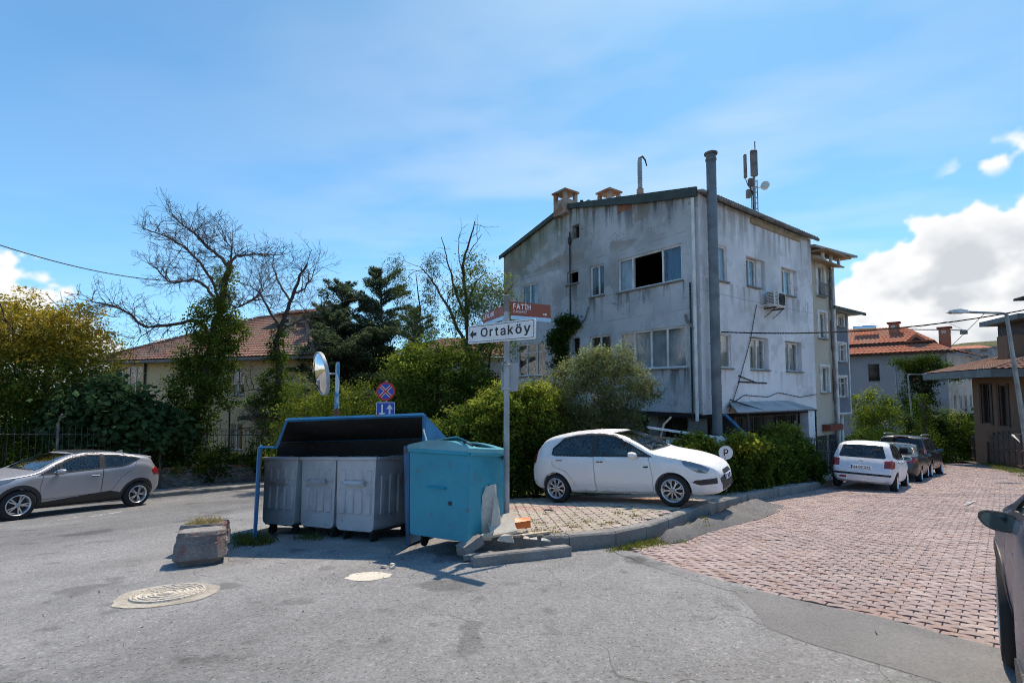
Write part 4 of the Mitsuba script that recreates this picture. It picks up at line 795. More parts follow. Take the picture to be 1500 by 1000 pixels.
# ------------------------------------------------------------------ cars
def MAN(m):
    return m3.Manifold(m3.Mesh(vert_properties=np.asarray(m.vertices, np.float32), tri_verts=np.asarray(m.faces, np.uint32)))
def TRI(m):
    q = m.to_mesh(); return trimesh.Trimesh(q.vert_properties[:, :3], q.tri_verts, process=False)
def chaikin(P, n=2):
    for _ in range(n):
        Q = [P[0]]
        for i in range(len(P) - 1):
            Q += [P[i] * .75 + P[i + 1] * .25, P[i] * .25 + P[i + 1] * .75]
        P = np.array(Q + [P[-1]])
    return P
class Body:
    """a car body lofted from its side profile, belt line and plan; x runs from the nose (0) to the tail (L), z up from the ground"""
    def __init__(self, L, top, belt, bottom, half, tumble=.3, sill=.9):
        f = lambda a: PchipInterpolator(*np.array(a).T)
        self.L, self.top, self.belt, self.bottom, self.half, self.k, self.sill = L, f(top), f(belt), f(bottom), f(half), tumble, sill
    def loft(self, e=0.0, x0=None, x1=None, zmin=None):
        L = self.L; u = np.linspace(0, 1, 96); xs = L * (u - .09 * np.sin(2 * math.pi * u) / 1.0 * .8)
        if x0 is not None: xs = np.linspace(x0, x1, 60)
        rows = []
        for x in xs:
            zt, zs, zb, w = float(self.top(x)) - e, float(self.belt(x)), float(self.bottom(x)) + e, float(self.half(x)) - e
            if zmin is not None: zb = max(zb, zmin)
            zs = min(zs, zt - .025); h = max(zt - zs, .01); zb = min(zb, zs - .05)
            yt = w * .965 - self.k * max(h - .1, 0) - .02; cr = min(.035 + .09 * h, .1)
            mid = zb + (zs - zb) * .5
            P = np.array([(0, zb), (w * self.sill * .8, zb), (w * self.sill, zb + .03), (w * .975, zb + (zs - zb) * .28), (w, mid), (w * .995, zs - .1 * (zs - zb)), (w * .965, zs), (w * .95 - .01, zs + min(.04, h * .3)),
                          (yt + .01, zt - cr - .05 * min(1, h * 2)), (yt - .05, zt - cr * .62), (yt * .62, zt - cr * .16), (0, zt)])
            P = chaikin(P, 2)
            rows.append(np.vstack([P, P[::-1][1:-1] * [-1, 1]]))
        xs2 = L / 2 + (xs - L / 2) * (1 - e / (L / 2)) if x0 is None else xs
        n = len(rows[0]); V = np.vstack([np.c_[np.full(n, x), r_] for x, r_ in zip(xs2, rows)]); F = []
        N = len(rows); i = np.arange(N - 1)[:, None] * n; j = np.arange(n)[None]; jn = (j + 1) % n
        a, b, c, d = (i + j).ravel(), (i + jn).ravel(), (i + n + jn).ravel(), (i + n + j).ravel()
        F = np.vstack([np.c_[a, b, c], np.c_[a, c, d]])
        c0, c1 = len(V), len(V) + 1
        V = np.vstack([V, rows[0].mean(0)[None] @ np.array([[0, 1, 0], [0, 0, 1.]]) + [xs2[0], 0, 0], rows[-1].mean(0)[None] @ np.array([[0, 1, 0], [0, 0, 1.]]) + [xs2[-1], 0, 0]])
        jj = np.arange(n); F = np.vstack([F, np.c_[np.full(n, c0), (jj + 1) % n, jj], np.c_[np.full(n, c1), (N - 1) * n + jj, (N - 1) * n + (jj + 1) % n]])
        m = trimesh.Trimesh(V, F, process=False)
        if m.volume < 0: m.invert()
        return MAN(m)
def side_prism(poly, y0, y1):
    """(x, z) polygon extruded from y0 to y1"""
    m = prism(Polygon(poly) if not hasattr(poly, 'exterior') else poly, 0, 1)
    v = np.array(m.vertices); V = np.c_[v[:, 0], y0 + (y1 - y0) * v[:, 2], v[:, 1]]
    t = trimesh.Trimesh(V, m.faces, process=False)
    if t.volume < 0: t.invert()
    return MAN(t)
def end_prism(poly, x0, x1):
    """(y, z) polygon extruded from x0 to x1"""
    m = prism(Polygon(poly) if not hasattr(poly, 'exterior') else poly, 0, 1)
    v = np.array(m.vertices); t = trimesh.Trimesh(np.c_[x0 + (x1 - x0) * v[:, 2], v[:, 0], v[:, 1]], m.faces, process=False)
    if t.volume < 0: t.invert()
    return MAN(t)
def rnd(P, r): return Polygon(P).buffer(-r).buffer(r, quad_segs=4)
def mboxes(x0, x1, y0, y1, z0, z1): return MAN(box(((x0 + x1) / 2, (y0 + y1) / 2, (z0 + z1) / 2), (x1 - x0, y1 - y0, z1 - z0)))

def wheel(par, M0, c, side, r, w, rim_r, style, rim_mat='alloy'):
    """wheel > tyre, rim, hub; its axle along y, outer face towards side"""
    A = M0 @ np.block([[np.array([[1, 0, 0], [0, 0, -side], [0, side, 0.]]).T, np.array(c, float)[:, None]], [np.zeros((1, 3)), np.ones((1, 1))]])
    A = M0 @ frame(c, (1, 0, 0), (0, side, 0)) if False else A
    L_ = lambda m: xf(m, M0 @ W)
    W = np.eye(4); W[:3, 0], W[:3, 1], W[:3, 2], W[:3, 3] = (1, 0, 0), (0, 0, -side), (0, side, 0), c
    prof = [(rim_r - .012, -w / 2 + .02), (rim_r, -w / 2), (r - .03, -w / 2 + .004), (r - .006, -w / 2 + .03), (r, -w / 2 + .05), (r, w / 2 - .05), (r - .006, w / 2 - .03), (r - .03, w / 2 - .004), (rim_r + .01, w / 2), (rim_r - .012, w / 2 - .02)]
    wk = uniq(f'{par}__wheel')
    add('tyre', L_(revolve(prof, 40)), 'rubber', wk, smooth=35)
    barrel = [(rim_r - .03, -w / 2 + .02), (rim_r - .012, -w / 2 + .02), (rim_r - .012, w / 2 - .02), (rim_r + .004, w / 2 - .004), (rim_r - .006, w / 2 + .002), (rim_r - .022, w / 2 - .012), (rim_r - .035, w / 2 - .04), (rim_r - .03, -w / 2 + .02)]
    ms = [revolve(barrel, 40)]
    zf = w / 2 - .02
    def spoke(a0, w0, w1, r0, r1, skew=0.0):
        P = []
        for rr_, ww, zz_ in ((r0, w0, zf + .004), (r1, w1, zf - .006)):
            for sgn in (-1, 1):
                for dz in (0, -.022): P.append((rr_, sgn * ww / 2 * (1.25 if dz else 1) + skew * (rr_ - r0), zz_ + dz))
        return xf(hull(P), rotz(a0))
    if style == 'twin5':
        for i in range(5):
            for q in (-1, 1): ms.append(spoke(i * 2 * math.pi / 5 + q * .13, .026, .024, .05, rim_r - .015, q * .03))
    elif style == 'multi':
        for i in range(9):
            a = i * 2 * math.pi / 9; ms.append(spoke(a, .024, .02, .05, rim_r * .62))
            for q in (-1, 1): ms.append(xf(spoke(0, .018, .017, 0, rim_r * .42, q * .42), rotz(a) @ np.array([[1, 0, 0, rim_r * .58], [0, 1, 0, 0], [0, 0, 1, 0], [0, 0, 0, 1.]])))
    elif style == 'cover':
        ms.append(revolve([(0, zf - .0), (rim_r * .5, zf + .008), (rim_r - .02, zf - .004), (rim_r - .02, zf - .02), (0, zf - .02)], 32))
    else:
        for i in range(5): ms.append(spoke(i * 2 * math.pi / 5, .075, .05, .03, rim_r - .015))
    add('rim', [L_(m) for m in ms], rim_mat, wk, smooth=30)
    add('hub_cap', L_(revolve([(0, zf + .012), (.03, zf + .012), (.055, zf), (.06, zf - .02), (0, zf - .02)], 20)), 'steel', wk)
    add('brake_disc', L_(revolve([(0, -.02), (rim_r * .78, -.02), (rim_r * .78, 0), (0, 0)], 28)), 'iron', wk)
    return wk

def car(name, label, body, paint, front_axle, rear_axle, pos, head, zf_, zr_, wheels, windows, screen, rear, doors=(), clad=None, lamps=(), tail=(), plates=(), mirror=None, handles=(), grille=(), trims=(), arch=1.09,
        cat='car', interior=True, glass='car_glass', group=None, lamp_mat='clear_lamp', side_trim=None, roof_mat=None):
    """pos: ground point (x, y) midway between the axles; head: unit heading; zf_, zr_: ground height under the axles"""
    t = thing(name, label, cat, group)
    h = np.array([head[0], head[1]]); h /= np.linalg.norm(h); wb = rear_axle - front_axle; xm = (front_axle + rear_axle) / 2
    fwd = np.array([h[0] * wb, h[1] * wb, zf_ - zr_]); o = np.array([pos[0], pos[1], (zf_ + zr_) / 2])
    # local x (nose to tail) points backwards
    A = frame(o, -fwd); A = A @ np.array([[1, 0, 0, -xm], [0, 1, 0, 0], [0, 0, 1, 0], [0, 0, 0, 1.]])
    r, w, rim_r, style, track = wheels
    B, L = body, body.L
    outer = B.loft(); inset = lambda e: B.loft(e)
    shell = outer
    t12, t6, tout = inset(.02), inset(.008), inset(-.006)
    cavz = 0.55
    if interior: shell = shell - (inset(.06) ^ mboxes(screen[2] - .05, rear[3] + .0, -2, 2, cavz, 3))
    for xa in (front_axle, rear_axle):
        cy_ = MAN(xf(trimesh.creation.cylinder(radius=r * arch, height=4, sections=48), np.array([[1, 0, 0, xa], [0, 0, 1, 0], [0, -1, 0, r], [0, 0, 0, 1.]])))
        ring = mboxes(xa - 1, xa + 1, -B.half(xa) + .30, B.half(xa) - .30, -1, 3)
        shell = shell - (cy_ - ring)
    P_ = lambda m: xf(TRI(m), A)
    def sheet_of(m, d):
        if m.is_empty(): return m
        q = TRI(m); d = np.array(d, float); keep = q.face_normals @ (d / np.linalg.norm(d)) > .45
        return trimesh.Trimesh(q.vertices, q.faces[keep], process=False) if keep.any() else q
    def put(nm, m, mat, par=t, smooth=32, **k):
        if isinstance(m, trimesh.Trimesh): return add(nm, xf(m, A), mat, par, smooth=smooth, **k)
        if m.is_empty(): return None
        return add(nm, P_(m), mat, par, smooth=smooth, **k)
    # glass: side windows per side, windscreen, rear window
    for s in (-1, 1):
        for wp in windows:
            q = rnd(wp, .018); pr = side_prism(q, s * .25, s * 1.3)
            put('window', sheet_of((t6 ^ pr) - inset(.013), (0, s, .15)), glass)
        trim = Polygon()
        for wp in windows: trim = trim.union(Polygon(wp).buffer(.035, join_style=2))
        trim = trim.buffer(.06).buffer(-.06); hol = trim
        for wp in windows: hol = hol.difference(rnd(wp, .018))
        put('window_trim', (inset(-.003) ^ side_prism(hol, s * .25, s * 1.3)) - inset(.03) if hol.geom_type == 'Polygon' else m3.Manifold(), 'plastic_black')
        shell = shell - (side_prism(trim, s * .25, s * 1.3) - inset(.075) if not interior else side_prism(trim, s * .25, s * 1.3))
    for nm, (y0, y1, x0, x1, z0, z1) in (('windscreen', screen), ('rear_window', rear)):
        q = rnd([(-y0, z0), (y0, z0), (y1, z1), (-y1, z1)], .04); pr = end_prism(q, x0, x1)
        put(nm, sheet_of((t6 ^ pr) - inset(.013), (-.6 if nm == 'windscreen' else .6, 0, .8)), glass if interior else 'glass_dark')
        put(nm + '_seal', (inset(.002) ^ end_prism(q.buffer(.02).difference(q.buffer(-.012)), x0, x1)) - inset(.03), 'plastic_black')
        shell = shell - (pr - inset(.075) if not interior else pr)
    # doors with shut lines
    core = inset(.05)
    for s in (-1, 1):
        for i, dp in enumerate(doors):
            dpoly = rnd(dp, .05); pr = side_prism(dpoly.buffer(.010), s * .3, s * 1.3) - core
            dm_ = (shell ^ side_prism(dpoly, s * .3, s * 1.3)) - core
            shell = shell - pr
            k = put('door', dm_, paint)
            if k and i < len(handles):
                hx, hz = handles[i]; y = s * (float(B.half(hx)) + .006)
                add('handle', xf(box((hx, y, hz), (.19, .035, .028), .012), A), 'chrome' if paint == 'car_silver' else paint, k, smooth=30); add('handle_recess', xf(box((hx, y - s * .012, hz - .012), (.15, .012, .05), .005), A), 'plastic_black', k)
    if roof_mat: put('roof', (inset(-.003) ^ mboxes(screen[3] - .1, rear[2] - .0, -.55, .55, 1.40, 2)) - inset(.03), roof_mat)
    if clad:   # dark plastic sills and arches
        for s in (-1, 1):
            pol = Polygon(clad)
            for xa in (front_axle, rear_axle): pol = pol.union(Point(xa, r).buffer(r * arch + .075).intersection(sbox(xa - 1, .1, xa + 1, 2)))
            for xa in (front_axle, rear_axle): pol = pol.difference(Point(xa, r).buffer(r * arch))
            put('cladding', (tout ^ side_prism(pol, s * .35, s * 1.3)) - inset(.05), 'plastic_black')
    # lights, grilles, trim: pieces of the skin, a little proud
    proud = inset(-.004)
    for nm, lst, mt in (('headlight', lamps, lamp_mat), ('tail_light', tail, 'red_lamp')):
        for lp_ in lst:
            for s in (-1, 1):
                put(nm, (proud ^ side_prism(rnd(lp_[0], .012), s * lp_[1], s * 1.4)) - inset(.04), mt)
    for g_ in grille:   # (y, z) polygon, x range, material, name
        put(g_[4] if len(g_) > 4 else 'grille', (inset(-.005) ^ end_prism(rnd(g_[0], .012), g_[1], g_[2])) - inset(.05), g_[3])
    for g_ in trims:    # (x, z) polygon, material, name
        for s in (-1, 1): put(g_[2], (inset(-.008) ^ side_prism(rnd(g_[0], .004), s * g_[3] if len(g_) > 3 else s * .4, s * 1.4)) - inset(.03), g_[1])
    put('body', shell, paint)
    # wheels
    for xa in (front_axle, rear_axle):
        for s in (-1, 1): wheel(t, A, (xa, s * track, r), s, r, w, rim_r, style)
    # mirrors
    if mirror:
        mx, mz, my = mirror[:3]; ms_ = mirror[3] if len(mirror) > 3 else 1.0
        for s in (-1, 1):
            oval = [(.108 + .108 * math.copysign(abs(math.cos(q)) ** .75, math.cos(q)), .008 * math.cos(q) + .068 * math.copysign(abs(math.sin(q)) ** .8, math.sin(q)) - (.02 if math.cos(q) > 0 else 0) * math.cos(q) * (1 if math.sin(q) < 0 else .2) * -1) for q in np.linspace(0, 2 * math.pi, 22, endpoint=False)]
            pts = [(mx + dx * ms_, s * (my + (.108 + (a_ - .108) * k_) * ms_), mz + b_ * k_ * ms_) for dx, k_ in ((.06, 1.0), (.02, 1.02), (-.04, .84), (-.075, .45)) for a_, b_ in oval]
            k = add('mirror', xf(hull(pts), A), paint if paint != 'car_bluegrey' else 'car_dark', t, smooth=50)
            gp = [(mx + .063 * ms_, s * (my + (.108 + (a_ - .108) * .86) * ms_), mz + b_ * .8 * ms_) for a_, b_ in oval]
            add('mirror_glass', xf(hull([(x_, y_, z_) for x_, y_, z_ in gp] + [(x_ - .012, y_, z_) for x_, y_, z_ in gp]), A), 'tinted_mirror', k)
            add('mirror_arm', xf(hull([(mx + a, s * (my + b), mz + c_) for a in (-.03, .03) for b, c_ in ((-.12, -.1), (.05, -.05), (-.12, -.06), (.06, -.02))]), A), 'plastic_black', k)
    # number plates
    for px_, pz, facing, txt, wd in plates:
        k = add('number_plate', xf(box((px_, 0, pz), (.012, wd, .11), .004), A), 'plate_white', t)
        s = facing
        tb = box((px_ + s * .008, s * (-wd / 2 + .022) * 1, pz), (.004, .036, .1)); add('country_band', xf(tb, A), 'sign_blue', k)
        tm_ = meshkit.text_mesh(txt, .075, .004, bold=True); ex = tm_.bounds; tm_.apply_translation([-(ex[0][0] + ex[1][0]) / 2, -(ex[0][1] + ex[1][1]) / 2, 0]); tm_.apply_scale([min(1, (wd - .09) / (ex[1][0] - ex[0][0])), 1, 1])
        R3 = np.eye(4); R3[:3, 0], R3[:3, 1], R3[:3, 2], R3[:3, 3] = (0, s, 0), (0, 0, 1), (s, 0, 0), (px_ + s * .006, s * .02, pz)
        add('number', xf(tm_, A @ R3), 'sign_black', k)
    # seats and dashboard
    if interior:
        xs_ = (screen[2] + screen[3]) / 2
        for dx, wd in ((.75, .48), (1.6, 1.2)):
            for s in ((-.36, .36) if wd < 1 else (0,)):
                k = add('seat', xf(box((xs_ + dx, s, .55), (.5, wd, .2), .06), A), 'seat_cloth', t)
                add('seat_back', xf(box((xs_ + dx + .28, s, .84), (.14, wd, .56), .06), A @ np.eye(4)), 'seat_cloth', k)
                for q in ((0,) if wd < 1 else (-.35, .35)): add('headrest', xf(box((xs_ + dx + .33, s + q, 1.18), (.1, .26, .17), .04), A), 'seat_cloth', k)
        add('dashboard', xf(box((screen[2] + .35, 0, .84), (.5, 1.3, .2), .06), A), 'plastic_black', t)
        add('steering_wheel', xf(tube([(xs_ + .33 + .06 * math.sin(q), -.36 + .18 * math.cos(q), .93 + .17 * math.sin(q)) for q in np.linspace(0, 2 * math.pi, 17)], .014, 5), A), 'plastic_black', t)
        add('cabin_floor', xf(box((xm, 0, .33), (wb - .8, 1.3, .2)), A), 'black', t)
    return t, A, B
def chunk_round(pts, r):
    out = []
    for p in pts:
        for d in ((1, 0, 0), (-1, 0, 0), (0, 1, 0), (0, -1, 0), (0, 0, 1), (0, 0, -1)): out.append(np.array(p) + np.array(d) * r)
    return out

# white hatchback on the pavement
punto = Body(4.06,
    [(0, .58), (.04, .66), (.12, .745), (.3, .83), (.6, .925), (.95, 1.0), (1.15, 1.05), (1.5, 1.245), (1.85, 1.405), (2.15, 1.472), (2.55, 1.492), (3.05, 1.475), (3.45, 1.425), (3.62, 1.37), (3.78, 1.2), (3.93, 1.0), (4.0, .86), (4.06, .6)],
    [(0, .54), (.12, .66), (.5, .80), (.95, .87), (1.25, .905), (2, .935), (2.8, .965), (3.3, .99), (3.6, .99), (3.85, .92), (4.06, .56)],
    [(0, .27), (.1, .215), (.4, .19), (.9, .19), (3.1, .2), (3.7, .24), (4.0, .32), (4.06, .38)],
    [(0, .42), (.05, .56), (.15, .665), (.35, .765), (.7, .825), (1.2, .84), (2.2, .845), (3.0, .845), (3.5, .82), (3.8, .76), (3.98, .66), (4.06, .52)], .36)
pz = lambda x, y: float(SW(x, y)) + .01
pr_, pf_ = np.array([1.0, 10.95]), np.array([3.12, 9.53])       # ground points under the near rear and front wheels
hd = (pf_ - pr_) / np.linalg.norm(pf_ - pr_); lft = np.array([-hd[1], hd[0]])
ctr = (pr_ + pf_) / 2 + lft * .74
car('white_hatchback', 'white five door hatchback with many spoked wheels parked up on the corner pavement', punto, 'car_white', .84, 3.35, ctr, hd, pz(*pf_), pz(*pr_), (.308, .19, .215, 'multi', .735),
    [[(1.30, .975), (1.62, 1.16), (1.62, .985)], [(1.68, .985), (1.68, 1.195), (1.95, 1.335), (2.2, 1.385), (2.34, 1.395), (2.34, 1.0)], [(2.46, 1.0), (2.46, 1.395), (2.8, 1.385), (3.12, 1.33), (3.36, 1.14), (3.38, 1.05), (3.32, 1.03)]],
    (.66, .50, 1.0, 2.1, 1.05, 1.43), (.56, .44, 3.5, 4.0, 1.04, 1.34),
    doors=[[(1.22, .26), (1.20, .60), (1.25, .95), (1.5, 1.11), (1.95, 1.375), (2.4, 1.43), (2.4, .26)], [(2.42, .26), (2.42, 1.43), (2.85, 1.42), (3.2, 1.345), (3.46, 1.1), (3.46, .98), (3.36, .78), (3.05, .66), (2.9, .45), (2.84, .26)]], handles=[(2.27, .89), (3.22, .93)],
    lamps=[([(.20, .62), (.16, .69), (.30, .78), (.50, .85), (.63, .87), (.60, .79), (.46, .69), (.34, .63)], .3)], tail=[([(3.86, .84), (3.80, 1.12), (3.86, 1.12), (3.99, .86)], .45)],
    grille=[([(-.42, .28), (.42, .28), (.46, .42), (-.46, .42)], -.1, .4, 'plastic_black'), ([(-.3, .56), (.3, .56), (.26, .635), (-.26, .635)], -.1, .35, 'plastic_black'), ([(-.48, .42), (.48, .42), (.5, .51), (.4, .54), (-.4, .54), (-.5, .51)], -.1, .3, 'plastic_black', 'bumper_trim')],
    trims=[([(3.55, .80), (3.55, .92), (3.66, .92), (3.66, .80)], 'car_white', 'fuel_flap', .5), ([(.06, .42), (.06, .52), (.40, .50), (.47, .46), (.34, .41)], 'plastic_black', 'fog_lamp_trim', .3), ([(1.26, .74), (1.26, .77), (1.36, .77), (1.36, .74)], 'plastic_black', 'side_repeater', .5)],
    plates=[(-.025, .50, -1, '34 BF', .5)], mirror=(1.52, .985, .80), arch=1.12)

# silver crossover parked on the left street
chr_ = Body(4.36,
    [(0, .66), (.05, .76), (.2, .88), (.5, .98), (.95, 1.05), (1.2, 1.10), (1.6, 1.32), (2.0, 1.49), (2.35, 1.56), (2.8, 1.555), (3.2, 1.51), (3.6, 1.44), (3.92, 1.375), (3.99, 1.25), (4.12, 1.10), (4.26, 1.0), (4.32, .85), (4.36, .66)],
    [(0, .60), (.3, .78), (.9, .93), (1.25, .99), (2, 1.02), (2.7, 1.08), (3.2, 1.16), (3.6, 1.2), (3.9, 1.12), (4.15, 1.0), (4.36, .62)],
    [(0, .28), (.15, .21), (.5, .2), (3.6, .22), (4.1, .3), (4.36, .42)],
    [(0, .45), (.06, .6), (.2, .74), (.5, .87), (.95, .905), (1.35, .87), (1.9, .845), (2.5, .845), (3.0, .865), (3.45, .905), (3.8, .89), (4.1, .78), (4.28, .66), (4.36, .52)], .40)
CHR = dict(windows=[[(1.42, 1.03), (1.72, 1.22), (1.72, 1.05)], [(1.78, 1.05), (1.78, 1.25), (2.05, 1.37), (2.35, 1.43), (2.62, 1.43), (2.6, 1.11)], [(2.72, 1.12), (2.74, 1.43), (3.05, 1.41), (3.42, 1.35), (3.5, 1.32), (3.28, 1.2), (3.1, 1.15)]],
    screen=(.68, .5, 1.08, 2.2, 1.11, 1.48), rear=(.6, .48, 3.88, 4.3, 1.08, 1.33),
    doors=[[(1.36, .42), (1.34, .7), (1.38, 1.0), (1.7, 1.22), (2.05, 1.42), (2.36, 1.48), (2.67, 1.48), (2.67, .47)], [(2.69, .47), (2.69, 1.48), (3.1, 1.46), (3.5, 1.37), (3.48, 1.25), (3.36, 1.05), (3.12, .84), (2.98, .6), (2.9, .47)]], handles=[(2.50, .93), (9, 9)],
    clad=[(1.2, .2), (1.15, .36), (1.5, .36), (2.9, .50), (3.15, .44), (3.2, .2)],
    lamps=[([(.12, .70), (.1, .77), (.4, .88), (.78, .96), (.9, .97), (.7, .87), (.4, .76)], .35)], tail=[([(4.02, .86), (3.9, .99), (4.0, 1.08), (4.3, 1.02), (4.34, .86)], .4)],
    grille=[([(-.7, .3), (.7, .3), (.62, .45), (-.62, .45)], -.1, .3, 'plastic_black')], arch=1.10)
cf_, cr2 = np.array([-11.62, 11.75]), np.array([-10.67, 14.2])
hd = (cf_ - cr2) / np.linalg.norm(cf_ - cr2); lft = np.array([-hd[1], hd[0]]); ctr = (cf_ + cr2) / 2 - lft * .79
t, A, B = car('silver_crossover', 'silver grey crossover coupe with black sills parked at the left kerb', chr_, 'car_silver', .96, 3.6, ctr, hd, float(G(*cf_)), float(G(*cr2)), (.345, .21, .235, 'twin5', .795), mirror=(1.66, 1.07, .83), roof_mat='car_dark', **CHR)
add('roof_fin', xf(hull([(3.35, -.03, 1.46), (3.35, .03, 1.46), (3.6, -.02, 1.44), (3.6, .02, 1.44), (3.56, 0, 1.54)]), A), 'car_silver', t)
add('spoiler', xf(hull([(3.7, -.5, 1.37), (3.7, .5, 1.37), (4.08, -.52, 1.335), (4.08, .52, 1.335), (4.07, -.5, 1.36), (4.07, .5, 1.36), (3.75, -.5, 1.425), (3.75, .5, 1.425)]), A), 'car_silver', t)

# blue-grey crossover in the right foreground
hd = np.array([.68, .733]); hd /= np.linalg.norm(hd); lft = np.array([-hd[1], hd[0]])
hnd = np.array([2.205, 2.215]); fw0 = hnd + hd * 1.54; ctr = hnd + hd * (1.54 - 1.32) - lft * .86
t, A, B = car('blue_grey_car', 'blue grey car with black mirror cut by the right edge of the picture', chr_, 'car_bluegrey', .96, 3.6, ctr, hd, float(G(*fw0)), float(G(*(fw0 - hd * 2.64))), (.345, .21, .235, 'twin5', .80), mirror=(1.62, .985, .80, .82), **CHR)

# small silver-white hatchback seen from behind
getz = Body(3.81,
    [(0, .56), (.06, .7), (.25, .83), (.6, .93), (.95, .99), (1.15, 1.05), (1.55, 1.28), (1.9, 1.43), (2.3, 1.49), (2.8, 1.48), (3.2, 1.44), (3.38, 1.395), (3.52, 1.2), (3.64, .98), (3.70, .90), (3.76, .78), (3.81, .6)],
    [(0, .5), (.3, .72), (.9, .85), (1.2, .9), (2.2, .92), (3.2, .95), (3.5, .95), (3.66, .88), (3.81, .56)],
    [(0, .28), (.3, .2), (3.3, .2), (3.65, .24), (3.81, .3)],
    [(0, .48), (.1, .64), (.4, .76), (.8, .82), (2, .832), (3.1, .825), (3.5, .79), (3.7, .74), (3.78, .7), (3.81, .62)], .30)
GETZ = dict(windows=[[(1.5, .96), (1.5, 1.15), (1.9, 1.36), (2.25, 1.4), (2.25, .98)], [(2.35, .98), (2.35, 1.4), (2.8, 1.395), (3.0, 1.36), (3.02, 1.0)], [(3.1, 1.01), (3.08, 1.34), (3.22, 1.3), (3.36, 1.06)]],
    screen=(.66, .52, 1.05, 2.0, 1.06, 1.42), rear=(.60, .50, 3.3, 3.75, .98, 1.36),
    doors=[[(1.2, .28), (1.18, .9), (1.5, 1.18), (1.9, 1.40), (2.3, 1.44), (2.3, .28)], [(2.32, .28), (2.32, 1.44), (2.85, 1.43), (3.05, 1.38), (3.05, .8), (2.8, .5), (2.75, .28)]], handles=[(2.17, .87), (2.93, .9)],
    lamps=[([(.16, .62), (.2, .74), (.55, .84), (.5, .7)], .35)], tail=[([(3.50, .74), (3.47, .90), (3.60, .95), (3.83, .88), (3.84, .72), (3.7, .70)], .56)], mirror=(1.38, .96, .78), arch=1.12)
gl = np.array([10.3, 15.75]); gh = np.array([.69, .72]); gh /= np.linalg.norm(gh); gl2 = np.array([-gh[1], gh[0]])
def street_pose(rear_c, hd_, over, wb): return rear_c + hd_ * (over + wb / 2)
grc = np.array([10.9, 15.5])        # middle of the rear wheels on the ground
t, A, B = car('silver_white_hatchback', 'silver white hatchback seen from behind, first of the row parked on the brick street', getz, 'car_white_b', .75, 3.2, grc + gh * 1.22, gh, float(G(*(grc + gh * 2.45))) + .01, float(G(*grc)) + .01, (.295, .18, .19, 'cover', .72),
    plates=[(3.805, .70, 1, '34 DT 211', .52)],
    grille=[([(-.72, .47), (.72, .47), (.72, .53), (-.72, .53)], 3.4, 4, 'plastic_black', 'bumper_strip'), ([(-.56, .36), (-.38, .36), (-.38, .42), (-.56, .42)], 3.4, 4, 'red_lamp', 'fog_light')], **GETZ)
add('wiper', xf(tube([(3.72, .05, 1.0), (3.70, .35, 1.05)], .012, 5), A), 'black', t)
add('badge', xf(box((3.735, 0, .885), (.02, .11, .05), .008), A), 'chrome', t)
for tx, yy in (('GETZ', -.5), ('CRDi', .42)):
    pass
add('exhaust', xf(cyl((3.7, -.42, .22), (3.86, -.42, .22), .03, 10), A), 'chrome', t)
# dark saloon ahead of it
sedan = Body(4.45,
    [(0, .56), (.06, .68), (.3, .80), (.8, .90), (1.25, .97), (1.45, 1.04), (1.85, 1.27), (2.2, 1.39), (2.6, 1.43), (3.0, 1.4), (3.3, 1.31), (3.65, 1.10), (3.8, 1.04), (4.1, 1.02), (4.33, .98), (4.4, .85), (4.45, .62)],
    [(0, .5), (.4, .72), (1.2, .86), (2, .9), (3.2, .94), (4, .93), (4.3, .88), (4.45, .56)],
    [(0, .27), (.3, .19), (3.9, .2), (4.45, .34)], [(0, .48), (.1, .66), (.4, .8), (1, .85), (2.2, .86), (3.4, .85), (4.1, .8), (4.36, .7), (4.45, .58)], .34)
src_ = grc + gh * 5.0 - gl2 * .15
car('dark_saloon', 'dark saloon car with silver mirror parked between the silver white hatchback and the black estate', sedan, 'car_dark', .85, 3.45, src_ + gh * 1.3, gh, float(G(*(src_ + gh * 2.6))) + .01, float(G(*src_)) + .01, (.31, .19, .21, 'five', .74),
    [[(1.75, .96), (1.78, 1.14), (2.1, 1.28), (2.5, 1.34), (2.5, .97)], [(2.6, .97), (2.6, 1.34), (2.95, 1.31), (3.25, 1.2), (3.35, 1.02)]], (.66, .5, 1.35, 2.3, 1.04, 1.37), (.62, .5, 3.0, 3.8, 1.08, 1.36),
    doors=[[(1.5, .28), (1.5, .92), (1.85, 1.2), (2.2, 1.36), (2.55, 1.38), (2.55, .28)]], handles=[(2.4, .86)], tail=[([(4.1, .72), (4.1, .9), (4.4, .92), (4.46, .74)], .45)], lamps=[([(.15, .6), (.2, .7), (.6, .8), (.5, .68)], .35)], mirror=(1.75, .99, .8), arch=1.1)
